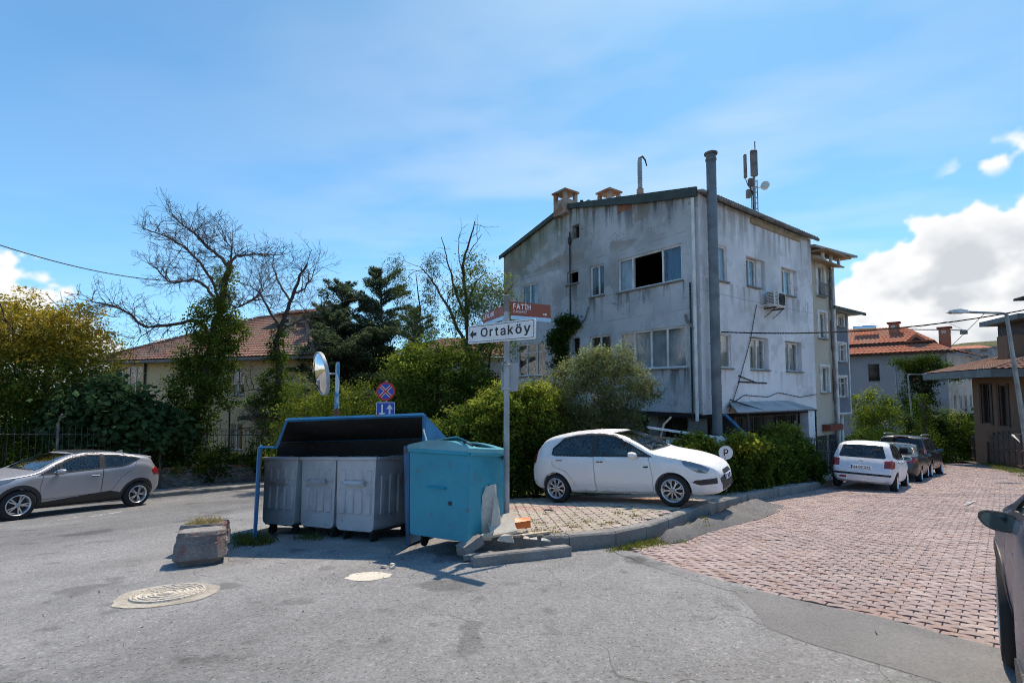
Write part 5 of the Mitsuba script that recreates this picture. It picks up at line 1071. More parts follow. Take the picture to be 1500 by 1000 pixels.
# black estate / suv
suv = Body(4.7,
    [(0, .7), (.08, .86), (.3, .98), (.8, 1.06), (1.2, 1.12), (1.7, 1.42), (2.1, 1.64), (2.5, 1.73), (3.2, 1.74), (4.0, 1.71), (4.3, 1.66), (4.42, 1.45), (4.54, 1.15), (4.6, 1.0), (4.66, .85), (4.7, .62)],
    [(0, .62), (.4, .86), (1.2, 1.0), (2.4, 1.06), (3.8, 1.1), (4.3, 1.08), (4.55, .98), (4.7, .58)],
    [(0, .34), (.4, .27), (4.2, .28), (4.7, .4)], [(0, .52), (.1, .72), (.4, .86), (.9, .92), (2.2, .93), (3.8, .92), (4.3, .88), (4.55, .82), (4.66, .76), (4.7, .66)], .27)
sh = np.array([.735, .678]); sl = np.array([-sh[1], sh[0]]); srr = np.array([16.85, 21.5])
t, A, B = car('black_estate_car', 'black high estate car with tall red tail light, ahead of the dark saloon', suv, 'car_black', .95, 3.75, srr + sh * 1.4, sh, float(G(*(srr + sh * 2.8))) + .01, float(G(*srr)) + .01, (.36, .23, .24, 'five', .79),
    [[(1.75, 1.1), (1.78, 1.38), (2.15, 1.58), (2.6, 1.62), (2.6, 1.12)], [(2.7, 1.12), (2.7, 1.62), (3.5, 1.61), (3.5, 1.14)], [(3.6, 1.15), (3.6, 1.6), (4.15, 1.57), (4.3, 1.2)]], (.72, .6, 1.1, 2.3, 1.14, 1.66), (.70, .6, 4.25, 4.65, 1.06, 1.6),
    doors=[[(1.4, .36), (1.4, 1.0), (2.1, 1.62), (2.65, 1.66), (2.65, .36)]], handles=[(2.5, 1.02)], tail=[([(4.38, .78), (4.34, 1.2), (4.5, 1.22), (4.66, 1.0), (4.68, .78)], .58)], lamps=[([(.15, .74), (.2, .88), (.6, .98), (.5, .82)], .4)], mirror=(1.75, 1.14, .86), arch=1.1,
    plates=[(4.71, .80, 1, '34', .5)], interior=False)
add('roof_rail', xf(tube([(2.2, .62, 1.76), (2.4, .64, 1.80), (3.9, .64, 1.78), (4.15, .62, 1.74)], .018, 6), A), 'steel', t); add('roof_rail', xf(tube([(2.2, -.62, 1.76), (2.4, -.64, 1.80), (3.9, -.64, 1.78), (4.15, -.62, 1.74)], .018, 6), A), 'steel', t)
add('brake_light', xf(box((4.33, 0, 1.66), (.03, .5, .03), .008), A), 'red_lamp', t)
wrc = np.array([22.0, 28.3]); wh = np.array([.72, .69])
car('white_car', 'white car beyond the black estate, only its roof showing', suv, 'car_white_b', .95, 3.75, wrc + wh * 1.4, wh, float(G(*(wrc + wh * 2.8))) + .01, float(G(*wrc)) + .01, (.34, .2, .22, 'cover', .78),
    [[(1.75, 1.1), (1.78, 1.38), (2.15, 1.58), (2.6, 1.62), (2.6, 1.12)], [(2.7, 1.12), (2.7, 1.62), (3.5, 1.61), (3.5, 1.14)]], (.72, .6, 1.1, 2.3, 1.14, 1.66), (.70, .6, 4.25, 4.65, 1.06, 1.6), tail=[([(4.38, .78), (4.34, 1.5), (4.5, 1.3), (4.66, 1.0), (4.68, .78)], .6)], arch=1.1, interior=False)
# ------------------------------------------------------------------ things on the street
def gframe(x, y, ux, hf=G, dz=0.0):
    e = .05; n = np.array([-(hf(x + e, y) - hf(x - e, y)) / (2 * e), -(hf(x, y + e) - hf(x, y - e)) / (2 * e), 1.0], float)
    return frame((x, y, float(hf(x, y)) + dz), (*ux, -(n[0] * ux[0] + n[1] * ux[1])), n)
def rough(m, amp, freq, seed=0, lvl=2):
    for _ in range(lvl): m = m.subdivide()
    m.merge_vertices(); v = np.array(m.vertices); nn = m.vertex_normals
    m.vertices = v + nn * ((meshkit.fbm(v * freq + seed, 3, seed) - .5) * 2 * amp)[:, None]; return m

# concrete planters
def planter(name, label, x, y, ang, scale, grass):
    t = thing(name, label, 'planter', 'concrete planters on the asphalt'); A = gframe(x, y, (math.cos(ang), math.sin(ang))) @ np.diag([scale, scale, scale, 1])
    oc = lambda h, c: [(sx * a, sy * b) for sx in (-1, 1) for sy in (-1, 1) for a, b in ((h, h - c), (h - c, h))]
    layer = lambda h, c, z: [(a, b, z) for a, b in oc(h, c * 1.5)]
    add('foot', xf(rough(hull(layer(.25, .05, 0) + layer(.28, .06, .07)), .006, 9), A), 'planter_concrete', t)
    add('bowl', xf(rough(hull(layer(.28, .06, .055) + layer(.345, .08, .10) + layer(.34, .08, .15) + layer(.31, .07, .40)), .006, 8, 3, 3), A), 'planter_concrete', t)
    add('rim', xf(rough(hull(layer(.312, .075, .40) + layer(.318, .075, .42) + layer(.30, .07, .47)), .005, 10, 5, 3), A), 'planter_concrete', t)
    for i in range(4):
        for q in (-1, 1): add('panel', xf(box((q * .13, -.333, .25), (.19, .03, .2), .01), A @ rotz(i * math.pi / 2) @ np.array([[1, 0, 0, 0], [0, 1, 0, .012], [0, .1, 1, -.0], [0, 0, 0, 1.]])), 'planter_concrete', t)
    add('filling', xf(rough(hull(layer(.26, .06, .44) + layer(.255, .06, .476)), .008, 12, 8, 3), A), 'concrete' if not grass else 'earth', t)
    if grass:
        P = R.uniform(-.22, .22, (420, 2)); L = R.uniform(.03, .13, 420); V, F = [], []
        for (a, b), l in zip(P, L):
            d = R.normal(0, .6, 2) * l; w = R.normal(0, 1, 2); w = w / np.linalg.norm(w) * .004; k = len(V)
            V += [(a - w[0], b - w[1], .46), (a + w[0], b + w[1], .46), (a + d[0], b + d[1], .47 + l)]; F.append((k, k + 1, k + 2))
        add('dry_grass', xf(trimesh.Trimesh(V, F, process=False), A), 'straw', t, kind='stuff')
planter('concrete_planter', 'worn concrete planter filled flush with cement, nearest the camera on the asphalt', -4.03, 6.55, .5, .86, False)
planter('concrete_planter', 'concrete planter with dry yellow grass behind the cement filled planter', -4.42, 7.25, .25, .86, True)

# manhole cover with its cement collar
MB('collar_cement', lambda p, n, uv: mix(C3(.24, .225, .19), C3(.41, .385, .335), fbm(p.x * 6, p.y * 6, 0.0, 4)) * (.75 + .4 * noise(p.x * 70, p.y * 70, 0.0)), lambda p, n, uv: fbm(p.x * 40, p.y * 40, 0.0, 2), .008, .9, .2)
mh = thing('manhole_cover', 'round manhole cover with concentric ribs set in a pale cement collar in the road', 'manhole cover')
mx, my = -3.47, 5.13
add('collar', drape(blob(mx, my, .44, .42, 6, 90, .18, .4), G, .006, .07, .01), 'collar_cement', mh)
A = gframe(mx, my, (1, 0), G, -.002)
MB('cast_cover', lambda p, n, uv: mix(C3(.38, .35, .3), C3(.56, .52, .45), fbm(p.x * 9, p.y * 9, 0.0, 3)) * (.7 + .5 * noise(p.x * 60, p.y * 60, 0.0)), lambda p, n, uv: fbm(p.x * 60, p.y * 60, 0.0, 2), .006, .9, .2)
lidk = add('lid', xf(revolve([(0, 0), (.325, 0), (.325, .012), (.31, .016), (0, .016)], 48), A), 'cast_cover', mh)
for r0 in (.07, .11, .15, .19, .23, .27, .3):
    n = int(r0 * 90) if r0 in (.11, .19, .27) else 1
    if n == 1: add('rib', xf(revolve([(r0, .016), (r0 + .02, .016), (r0 + .018, .026), (r0 + .002, .026), (r0, .016)], 48), A), 'cast_cover', lidk)
    else:
        ms = [xf(box((r0 + .011, 0, .019), (.02, 2 * math.pi * r0 / n * .7, .012), .003), A @ rotz(i * 2 * math.pi / n + r0 * 7)) for i in range(n)]
        add('rib', ms, 'cast_cover', lidk, kind='stuff')
add('boss', xf(revolve([(0, .016), (.05, .016), (.046, .026), (0, .026)], 24), A), 'cast_cover', lidk)

# refuse containers
BU, BV = np.array([.9, -.436]), np.array([.436, .9])
def caster(par, A, x, y, r=.085):
    k = add('caster', xf(cat_([box((x, y, .165), (.07, .09, .02)), box((x - .03, y, .12), (.008, .05, .1)), box((x + .03, y, .12), (.008, .05, .1))]), A), 'iron', par)
    add('caster_wheel', xf(xf(revolve([(0, -.02), (r - .01, -.02), (r, -.012), (r, .012), (r - .01, .02), (0, .02)], 20), np.array([[0, 0, 1, x], [1, 0, 0, y + .02], [0, 1, 0, r], [0, 0, 0, 1.]])), A), 'rubber', k)
def shell_box(x0, x1, y0, y1, z0, z1, fl, t, rb=.08):
    """open-topped sheet container flaring by fl, bottom corners rounded"""
    def solid(e, zb):
        P = []
        for sx, xx in ((1, x0), (-1, x1)):
            for sy, yy in ((1, y0), (-1, y1)):
                P.append((xx + sx * (e - fl), yy + sy * (e - fl), z1 + (.2 if e else 0)))
                for k in range(5):
                    a = k / 4 * math.pi / 2
                    P.append((xx + sx * (e + rb * (1 - math.cos(a))), yy + sy * e, zb + rb * (1 - math.sin(a))))
        return MAN(hull(P))
    return TRI(solid(0, z0) - solid(t, z0 + t))
def grey_bin(label, x, y, rot=0.0):
    c, s = math.cos(rot), math.sin(rot); u = np.array([BU[0] * c - BU[1] * s, BU[0] * s + BU[1] * c])
    A = gframe(x, y, u); t = thing('grey_waste_container', label, 'waste container', 'grey steel waste containers in the shelter')
    W, D, z0, z1 = .77, 1.02, .19, 1.27
    add('body', xf(shell_box(-W + .02, -.02, .02, D - .02, z0, z1, .02, .012), A), 'bin_grey', t, smooth=30)
    rim = [box((-W / 2, -.005, z1 + .0), (W + .05, .05, .055), .01), box((-W / 2, D + .005, z1), (W + .05, .05, .055), .01), box((-W - .005, D / 2, z1), (.05, D - .05, .053), .01), box((.005, D / 2, z1), (.05, D - .05, .053), .01)]
    add('rim', [xf(m, A) for m in rim], 'bin_grey', t)
    for i, xx in enumerate(np.linspace(-W + .13, -.13, 4)):
        for zz, hh in ((1.0, .16), (.62, .34)): 
            add('rib', xf(hull(chunk_round([(xx + q * .045, .006, zz + p * hh / 2) for q in (-1, 1) for p in (-1, 1)], .014)), A), 'bin_grey', t, smooth=40)
    for yy in np.linspace(.2, .82, 4): add('rib', xf(hull(chunk_round([(-.004, yy + q * .05, .72 + p * .28) for q in (-1, 1) for p in (-1, 1)], .014)), A), 'bin_grey', t, smooth=40)
    for yy in np.linspace(.2, .82, 4): add('rib', xf(hull(chunk_round([(-W + .004, yy + q * .05, .72 + p * .28) for q in (-1, 1) for p in (-1, 1)], .014)), A), 'bin_grey', t, smooth=40)
    hb = add('handle', xf(cat_([box((-W / 2, -.035, .90), (.40, .012, .075), .004), box((-W / 2 - .19, -.018, .90), (.014, .045, .09)), box((-W / 2 + .19, -.018, .90), (.014, .045, .09)), box((-W / 2, -.02, .862), (.40, .035, .01))]), A), 'bin_grey', t)
    add('grip_face', xf(hull([(-W / 2 + q * .19, yy, zz) for q in (-1, 1) for yy, zz in ((-.046, .93), (-.060, .885), (-.042, .93), (-.056, .885))]), A), 'steel', hb)
    for xx in (-W + .12, -.12):
        for yy in (.14, D - .14): caster(t, A, xx, yy)
    add('underframe', xf(box((-W / 2, D / 2, .185), (W - .1, D - .1, .03)), A), 'iron', t)
    bag = [rough(hull(chunk_round(R.uniform(-1, 1, (9, 3)) * [.16, .2, .1] + [-W / 2 + dx, dy, .98], .05)), .02, 9, i, 2) for i, (dx, dy) in enumerate(((-.15, .3), (.14, .6), (-.1, .8)))]
    for i, b in enumerate(bag): add('rubbish_bag', xf(b, A), ['black', 'cloth_white', 'shelter_blue'][i], t, smooth=60)
o3 = np.array([-2.06, 7.49])
grey_bin('grey steel container nearest the blue dumpster, third from the left in the shelter', *o3, .02)
grey_bin('grey steel container in the middle of the three in the blue shelter', *(o3 - BU * .83 + BV * .02), -.02)
grey_bin('grey steel container at the left end of the blue shelter', *(o3 - BU * 1.67 + BV * .0), .03)

db = thing('blue_dumpster', 'large turquoise blue steel dumpster with open lid holding rubbish, beside the sign pole', 'dumpster')
A = gframe(-.575, 6.55, BU) @ np.array([[1, 0, 0, 0], [0, 1, 0, 0], [-.055, -.03, 1, .035], [0, 0, 0, 1.]])
W, D, z0, z1 = .93, 1.07, .17, 1.33
add('body', xf(shell_box(-W, 0, 0, D, z0, z1, .02, .012, .04), A), 'bin_blue', db, smooth=30)
def arch_solid(dz, e=0.0):
    P = []
    for yy in (-.04 + e, D + .04 - e):
        for k in np.linspace(-1, 1, 9):
            P.append((-W / 2 + k * (W / 2 + .045 - e), yy, z1 + .05 + .09 * (1 - abs(k) ** 1.6) + dz))
        P += [(-W - .045 + e, yy, z1 - .03), (.045 - e, yy, z1 - .03)]
    return MAN(hull(P))
lid = arch_solid(0) - arch_solid(-.02, .014) - mboxes(-W - 1, 1, -1, 3, z1 - .2, z1 - .005)
lid = lid - mboxes(-.36, -.03, .3, .86, 1, 2) - mboxes(-.82, -.5, .45, .9, 1, 2)
lk_ = add('lid', xf(TRI(lid), A), 'lid_teal', db, smooth=25, label='pale worn blue lid with two openings')
add('rim', xf(cat_([box((-W / 2, -.03, z1 - .02), (W + .07, .03, .06), .008), box((-W / 2, D + .03, z1 - .02), (W + .07, .03, .06), .008), box((-W - .03, D / 2, z1 - .02), (.03, D, .06), .008), box((.03, D / 2, z1 - .02), (.03, D, .06), .008)]), A), 'bin_blue', db)
add('flap', xf(hull([(-.83, .92, 1.40), (-.48, .92, 1.45), (-.86, .50, 1.47), (-.5, .5, 1.53), (-.83, .92, 1.415), (-.48, .92, 1.465), (-.86, .5, 1.485), (-.5, .5, 1.545)]), A), 'lid_teal', lk_)
add('flap', xf(hull([(-.38, .90, 1.43), (-.02, .9, 1.36), (-.36, 1.25, 1.36), (0, 1.25, 1.28), (-.38, .9, 1.445), (-.02, .9, 1.375), (-.36, 1.25, 1.375), (0, 1.25, 1.295)]), A), 'lid_teal', lk_)
add('lid_handle', xf(tube([(-.2, .26, 1.43), (-.2, .2, 1.47), (-.06, .2, 1.42), (-.06, .26, 1.38)], .012, 6), A), 'iron', lk_)
add('hinge_rod', xf(tube([(-.86, .3, 1.36), (-.94, .28, 1.62)], .012, 6), A), 'frame_white', lk_); add('lever', xf(box((.06, .98, 1.27), (.05, .16, .06), .01), A), 'iron', db)
for i, (c, mt) in enumerate((((-.22, .55, 1.22), 'cloth_white'), ((-.15, .72, 1.24), 'panel_red'), ((-.3, .4, 1.2), 'black'), ((-.62, .65, 1.22), 'cloth_white'), ((-.5, .3, 1.1), 'black'))):
    add('rubbish', xf(rough(hull(chunk_round(R.uniform(-1, 1, (8, 3)) * [.12, .12, .09] + c, .04)), .02, 10, i, 2), A), mt, db, smooth=60)
hd_ = add('handle', xf(tube([(-.64, 0, .83), (-.64, -.05, .83), (-.34, -.05, .83), (-.34, 0, .83)], .014, 6), A), 'bin_blue', db, smooth=40)
add('latch', xf(box((-.27, -.012, .64), (.05, .02, .05), .006), A), 'iron', db); add('trunnion', xf(cyl((.0, .55, .86), (.05, .55, .86), .022, 12), A), 'iron', db)
add('edge_strip', xf(box((.012, -.008, .73), (.02, .02, .9), .004), A), 'bin_blue', db)
add('underframe', xf(box((-W / 2, D / 2, .185), (W - .08, D - .08, .03)), A), 'iron', db)
for xx in (-W + .12, -.12):
    for yy in (.16, D - .14): caster(db, A, xx, yy)

# the shelter round the grey containers
sh_ = thing('container_shelter', 'blue steel container shelter with raised dark hood over the grey containers', 'shelter')
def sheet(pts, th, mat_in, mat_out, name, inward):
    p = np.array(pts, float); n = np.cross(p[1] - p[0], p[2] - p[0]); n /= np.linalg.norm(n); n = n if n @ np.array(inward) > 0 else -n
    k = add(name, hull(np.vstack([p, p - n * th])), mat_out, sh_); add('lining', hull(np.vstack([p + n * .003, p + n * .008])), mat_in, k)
gz = lambda x, y, h: (x, y, float(G(x, y)) + h)
TL, TR_ = np.array([-3.50, 7.75, .995]), np.array([-1.315, 7.45, 1.09]); BKL, BKR = np.array([-4.35, 9.3, .50]), np.array([-1.14, 8.5, .66])
BL, BR = np.array([-3.72, 7.9, .556]), np.array([-1.31, 7.47, .62]); LPT, RPT = np.array([-4.02, 7.95, .55]), np.array([-1.56, 7.43, .63])
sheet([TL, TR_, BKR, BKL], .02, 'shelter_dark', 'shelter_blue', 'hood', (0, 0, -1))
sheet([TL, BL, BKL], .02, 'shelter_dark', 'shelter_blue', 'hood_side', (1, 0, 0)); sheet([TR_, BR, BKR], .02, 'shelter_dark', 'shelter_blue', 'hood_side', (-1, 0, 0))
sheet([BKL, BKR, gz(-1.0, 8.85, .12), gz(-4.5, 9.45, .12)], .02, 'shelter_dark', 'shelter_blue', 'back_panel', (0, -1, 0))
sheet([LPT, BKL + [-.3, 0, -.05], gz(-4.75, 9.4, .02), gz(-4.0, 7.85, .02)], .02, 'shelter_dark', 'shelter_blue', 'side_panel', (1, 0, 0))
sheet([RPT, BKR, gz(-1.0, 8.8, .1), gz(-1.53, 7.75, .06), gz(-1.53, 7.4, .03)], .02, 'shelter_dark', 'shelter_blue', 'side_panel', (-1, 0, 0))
def bar(a, b, r, nm='frame_bar', n=4): add(nm, tube([a, b], r, n), 'shelter_blue', sh_)
bar(TL, TR_, .03); bar(TL, BL, .028); bar(TR_, BR, .03); bar(BL, LPT, .02); bar(LPT, gz(-4.0, 7.85, .0), .03)
add('frame_bar', hull([RPT + [.035, -.01, 0], RPT + [-.05, -.01, 0], RPT + [.035, .03, 0], RPT + [-.05, .03, 0]] + [np.array(gz(-1.53, 7.4, 0)) + d for d in ((.02, 0, 0), (-.02, 0, 0), (.02, .03, 0), (-.02, .03, 0))]), 'shelter_blue', sh_)
bar(BKL, BKR, .025)
add('floor_ramp', rough(hull([gz(-3.6, 7.5, .0), gz(-1.6, 6.95, .0), gz(-1.4, 7.9, .035), gz(-3.9, 8.4, .04), gz(-3.4, 7.7, .035), gz(-1.8, 7.2, .035)]), .012, 5, 2, 3), 'concrete', sh_)

# road sign pole
sp = thing('sign_pole', 'grey steel sign pole carrying a white direction sign and brown street name plates', 'road sign')
add('pole', cyl((-.08, 7.3, -.75), (-.08, 7.3, 2.83), .042, 16), 'galv', sp, smooth=40)
add('pole_cap', box((-.08, 7.3, 2.74), (.085, .085, .26), .01), 'iron_pale', sp)
class Plate:
    def __init__(self, a, b, h):
        self.a, self.b, self.h = np.array(a, float), np.array(b, float), h; self.L = float(np.linalg.norm(self.b - self.a)); self.M = frame(self.a, self.b - self.a)
        self.s = -1 if self.M[:3, 1] @ -self.a < 0 else 1
        # local: x along, z up, y*s towards the viewer
    def box(self, x0, x1, z0, z1, d0, d1, ch=0.0): return xf(box(((x0 + x1) / 2, self.s * (d0 + d1) / 2, (z0 + z1) / 2), (x1 - x0, abs(d1 - d0), z1 - z0), ch), self.M)
    def poly(self, P, d0, d1):
        m = prism(P, 0, abs(d1 - d0)); v = np.array(m.vertices); V = np.c_[v[:, 0], self.s * (d0 + v[:, 2] * np.sign(d1 - d0)), v[:, 1]]
        t = trimesh.Trimesh(V, m.faces, process=False); t = t if t.volume > 0 else trimesh.Trimesh(V, np.array(m.faces)[:, ::-1], process=False); return xf(t, self.M)
    def text(self, txt, x0, x1, z, h, d, bold=True, track=0.0):
        ms, x = [], 0.0
        for ch in txt:
            if ch == ' ': x += h * .4; continue
            m = meshkit.text_mesh(ch, h, .003, bold=bold); lo = m.bounds[0][0]; m.apply_translation([x - lo, 0, 0]); x = m.bounds[1][0] + h * (.13 + track); ms.append(m)
        m = cat_(ms); w = m.bounds[1][0]; k = (x1 - x0) / w; v = np.array(m.vertices)
        V = np.c_[x0 + v[:, 0] * k, self.s * (d + v[:, 2]), z + v[:, 1]]; t = trimesh.Trimesh(V, m.faces, process=False)
        if t.volume < 0: t.invert()
        return xf(t, self.M)
op = Plate((-.60, 7.85, 2.182), (.405, 6.85, 2.16), .283)
rb_ = lambda x0, x1, z0, z1, r: sbox(x0 + r, z0 + r, x1 - r, z1 - r).buffer(r, quad_segs=6)
op.M[:3, 3] += np.array([-.705, -.71, 0]) * .075
ds = add('direction_sign', op.poly(rb_(0, op.L, 0, .283, .03), .03, .055), 'sign_white', sp, label='white direction sign with black arrow reading Ortaköy')
add('border', op.poly(rb_(.018, op.L - .018, .018, .265, .02).difference(rb_(.027, op.L - .027, .027, .256, .015)), .055, .0565), 'sign_black', ds)
add('lettering', op.text('Ortaköy', .30, op.L - .085, .095, .128, .055, bold=True, track=.13), 'sign_black', ds)
add('arrow', op.poly(Polygon([(.045, .142), (.125, .215), (.118, .168), (.20, .168), (.20, .118), (.118, .118), (.125, .07)]), .055, .0575), 'sign_black', ds)
fp_ = Plate((-.03, 7.29, 2.50), (.60, 7.84, 2.535), .27)
fs = add('street_name_plate', fp_.poly(sbox(0, .062, fp_.L, .27), .02, .03), 'sign_brown', sp, label='brown street name plate reading Fatih Caddesi')
add('lettering', [fp_.text('FATİH', .045, .40, .165, .075, .03, track=.08), fp_.text('CADDESİ', .045, .31, .105, .036, .03, bold=False, track=.1), fp_.poly(Polygon([(.66, .105), (.72, .105), (.72, .09), (.75, .115), (.72, .14), (.72, .122), (.66, .122)]), .03, .0325)], 'sign_white', fs)
add('lower_strip', fp_.box(0, fp_.L, 0, .06, .018, .03), 'sign_lightblue', fs)
lp = Plate((-.455, 9.1, 2.66), (-.10, 7.36, 2.48), .2)
lp = Plate((-.50, 8.9, 2.60), (-.10, 7.36, 2.51), .20)
ls = add('street_name_plate', lp.poly(sbox(0, .06, lp.L, .22), .02, .03), 'sign_brown', sp, label='brown street name plate turned away, reading Leylak')
add('lettering', [lp.text('LEYLAK', .08, .95, .115, .075, .03)], 'sign_white', ls); add('lower_strip', lp.box(0, lp.L, 0, .058, .018, .03), 'sign_lightblue', ls)
bp = Plate((-.165, 7.36, 1.44), (.095, 7.36, 1.44), .42)
bk = add('sign_back', bp.poly(rb_(0, .26, 0, .425, .025), -.012, 0), 'galv', sp, label='grey back of a sign facing the other way')
for z in (.03, .37): add('clamp', [bp.box(.03, .14, z, z + .035, 0.0, .12, .006)], 'steel', bk)
add('clamp', op.box(.60, .74, .06, .1, -.02, .03, .004), 'steel', ds); add('cable_tie', tube([(-.13, 7.25, 1.72), (-.15, 7.24, 1.8), (-.09, 7.24, 1.88)], .006, 5), 'black', sp)

# convex traffic mirror on its chipped pole
tm2 = thing('traffic_mirror', 'round convex traffic mirror on a chipped white and blue pole behind the shelter', 'traffic mirror')
add('pole', cyl((-3.40, 9.6, -1.25), (-3.38, 9.6, 2.0), .04, 12), 'pole_chipped', tm2, smooth=40)
nrm = np.array([-.80, -.58, -.16]); nrm /= np.linalg.norm(nrm); Mm = np.eye(4); xx = np.cross([0, 0, 1], nrm); xx /= np.linalg.norm(xx); Mm[:3, 0], Mm[:3, 1], Mm[:3, 2], Mm[:3, 3] = xx, np.cross(nrm, xx), nrm, (-3.61, 9.35, 1.77)
prof = [(.40 * math.sin(a) / math.sin(.62), .40 / math.sin(.62) * (math.cos(a) - math.cos(.62))) for a in np.linspace(0, .62, 14)]
add('mirror_face', xf(revolve(prof[::-1] + [(0, -.02)] if False else [(0, -.03), (.40, -.03)] + prof[::-1], 48), Mm), 'reflector', tm2, smooth=30)
add('rim', xf(revolve([(.395, -.045), (.412, -.045), (.418, .0), (.414, .02), (.402, .02), (.395, -.045)], 48), Mm), 'galv', tm2, smooth=40)
add('bracket', [tube([(-3.39, 9.6, 1.78), (-3.58, 9.4, 1.77)], .02, 6)], 'steel', tm2)

# no stopping sign and the lane plate below
ns = thing('no_stopping_sign', 'round red and blue no stopping sign over a blue arrow plate, behind the hood', 'road sign')
add('pole', cyl((-3.05, 12.06, -1.6), (-3.05, 12.06, 1.7), .03, 10), 'galv', ns)
dp = Plate((-3.275, 12.0, 1.21), (-2.825, 12.0, 1.21), .45); cc = Point(.225, .225)
dk = add('disc', dp.poly(cc.buffer(.225, 24), 0, .01), 'sign_red', ns)
add('blue_field', dp.poly(cc.buffer(.18, 24), .01, .012), 'sign_blue', dk)
from shapely.affinity import rotate as srot
crs = srot(sbox(.03, .205, .42, .245), 45, origin=(.225, .225)).union(srot(sbox(.03, .205, .42, .245), -45, origin=(.225, .225))).intersection(cc.buffer(.19, 24)); ed_ = srot(sbox(.03, .19, .42, .26), 45, origin=(.225, .225)).union(srot(sbox(.03, .19, .42, .26), -45, origin=(.225, .225))).intersection(cc.buffer(.18, 24))
add('cross_edge', dp.poly(ed_, .012, .0135), 'sign_white', dk); add('cross', dp.poly(crs, .0135, .015), 'sign_red', dk)
pp_ = Plate((-3.28, 12.0, .72), (-2.82, 12.0, .72), .46)
bk2 = add('arrow_plate', pp_.poly(rb_(0, .46, 0, .46, .03), 0, .01), 'sign_blue', ns)
add('arrow', pp_.poly(Polygon([(.13, .40), (.13, .2), (.07, .2), (.15, .09), (.23, .2), (.17, .2), (.17, .40)]), .01, .012), 'sign_white', bk2); add('arrow', pp_.poly(Polygon([(.31, .09), (.31, .29), (.25, .29), (.33, .41), (.41, .29), (.35, .29), (.35, .09)]), .01, .012), 'sign_white', bk2)
add('border', pp_.poly(rb_(.008, .452, .008, .452, .025).difference(rb_(.02, .44, .02, .44, .02)), .01, .0115), 'sign_white', bk2)

# rubble by the dumpster
def slab(name, label, cat, pts, mat, amp=.006, seed=0, group=None):
    k = add(name, rough(hull(pts), amp, 14, seed, 3), mat); lab(k, label, cat, group); return k
def qslab(c, u, v, lu, lv, th):
    c, u, v = np.array(c), np.array(u, float), np.array(v, float); u /= np.linalg.norm(u); v = v - u * (u @ v); v /= np.linalg.norm(v); n = np.cross(u, v)
    return [c + u * a * lu / 2 + v * b * lv / 2 + n * d * th / 2 for a in (-1, 1) for b in (-1, 1) for d in (-1, 1)]
slab('broken_slab', 'tall broken stone slab leaning against the side of the turquoise dumpster', 'stone slab', [(-.44, 6.9, -.52), (-.22, 7.0, -.56), (-.36, 6.99, .12), (-.24, 7.06, .14), (-.42, 6.95, -.5), (-.2, 7.05, -.53), (-.34, 7.03, .11), (-.22, 7.1, .13), (-.41, 6.93, .0)], 'pale_concrete', .008, 1)
slab('broken_slab', 'narrow pointed slab piece propped in front of the tall leaning slab', 'stone slab', [(-.30, 6.86, -.5), (-.14, 6.92, -.5), (-.24, 6.98, .0), (-.20, 6.99, -.02), (-.29, 6.9, -.5), (-.13, 6.96, -.5)], 'pale_concrete', .006, 2)
slab('white_tile', 'pale square slab lying tilted on top of the rubble at the kerb end', 'stone slab', qslab((-.15, 6.96, -.40), (.95, .3, .10), (-.25, .75, .45), .36, .34, .05), 'pale_concrete', .004, 3)
slab('rubble_block', 'grey broken kerb block at the left foot of the rubble heap', 'concrete block', qslab((-.55, 6.62, -.56), (.6, .7, .25), (-.7, .6, 0), .34, .16, .13), 'concrete', .012, 4)
slab('rubble_block', 'small flat grey piece on the asphalt under the kerb block', 'concrete block', qslab((-.52, 6.48, -.665), (1, .15, .03), (-.1, 1, -.1), .2, .13, .06), 'concrete', .01, 5)
slab('rubble_block', 'angular pale concrete lump below the tilted white slab', 'concrete block', R.uniform(-1, 1, (14, 3)) * [.14, .1, .1] + [-.10, 6.74, -.50], 'pale_concrete', .015, 6)
slab('rubble_block', 'pale chunk wedged between the leaning slab and the tilted tile', 'concrete block', R.uniform(-1, 1, (12, 3)) * [.1, .08, .09] + [-.33, 6.76, -.50], 'pale_concrete', .012, 7)
for i in range(16):
    a = R.random() * 6.3; c_ = np.array([.12 + .34 * R.random(), 7.12 + .16 * R.normal(), 0]); c_[2] = float(SW(*c_[:2])) + .015
    k = add('rubble_chip', rough(hull(R.uniform(-1, 1, (9, 3)) * [.07, .05, .025] * R.uniform(.5, 1.2) + c_), .006, 20, i, 1), ['pale_concrete', 'pale_wood', 'concrete'][i % 3]); lab(k, 'small pale chips of rubble strewn on the pavement beside the orange scrap', 'rubble', 'rubble chips by the orange scrap')
slab('wood_offcut', 'pale wooden offcut lying on the pavement edge right of the rubble', 'wood', qslab((.33, 7.05, float(SW(.33, 7.05)) + .03), (1, .25, .06), (-.2, 1, 0), .42, .06, .03), 'pale_wood', .004, 9)
og = thing('orange_scrap', 'bright orange plastic scrap lying on the rubble', 'plastic scrap')
add('shell', rough(hull([(.04, 7.12, -.5), (.27, 7.2, -.5), (.05, 7.25, -.38), (.26, 7.32, -.38), (.04, 7.16, -.42), (.26, 7.22, -.40)]), .01, 8, 3, 2), 'orange_plastic', og, smooth=40)
kb = thing('loose_kerbstone', 'long grey kerbstone lying loose on the asphalt in front of the pavement corner', 'kerbstone')
A = gframe(.14, 6.46, (.91, .42)); add('stone', xf(rough(hull([(sx * .68, sy * .075, z) for sx in (-1, 1) for sy in (-1, 1) for z in (.0, .11)] + [(sx * .66, sy * .06, .13) for sx in (-1, 1) for sy in (-1, 1)]), .006, 10, 4, 4), A), 'concrete', kb)
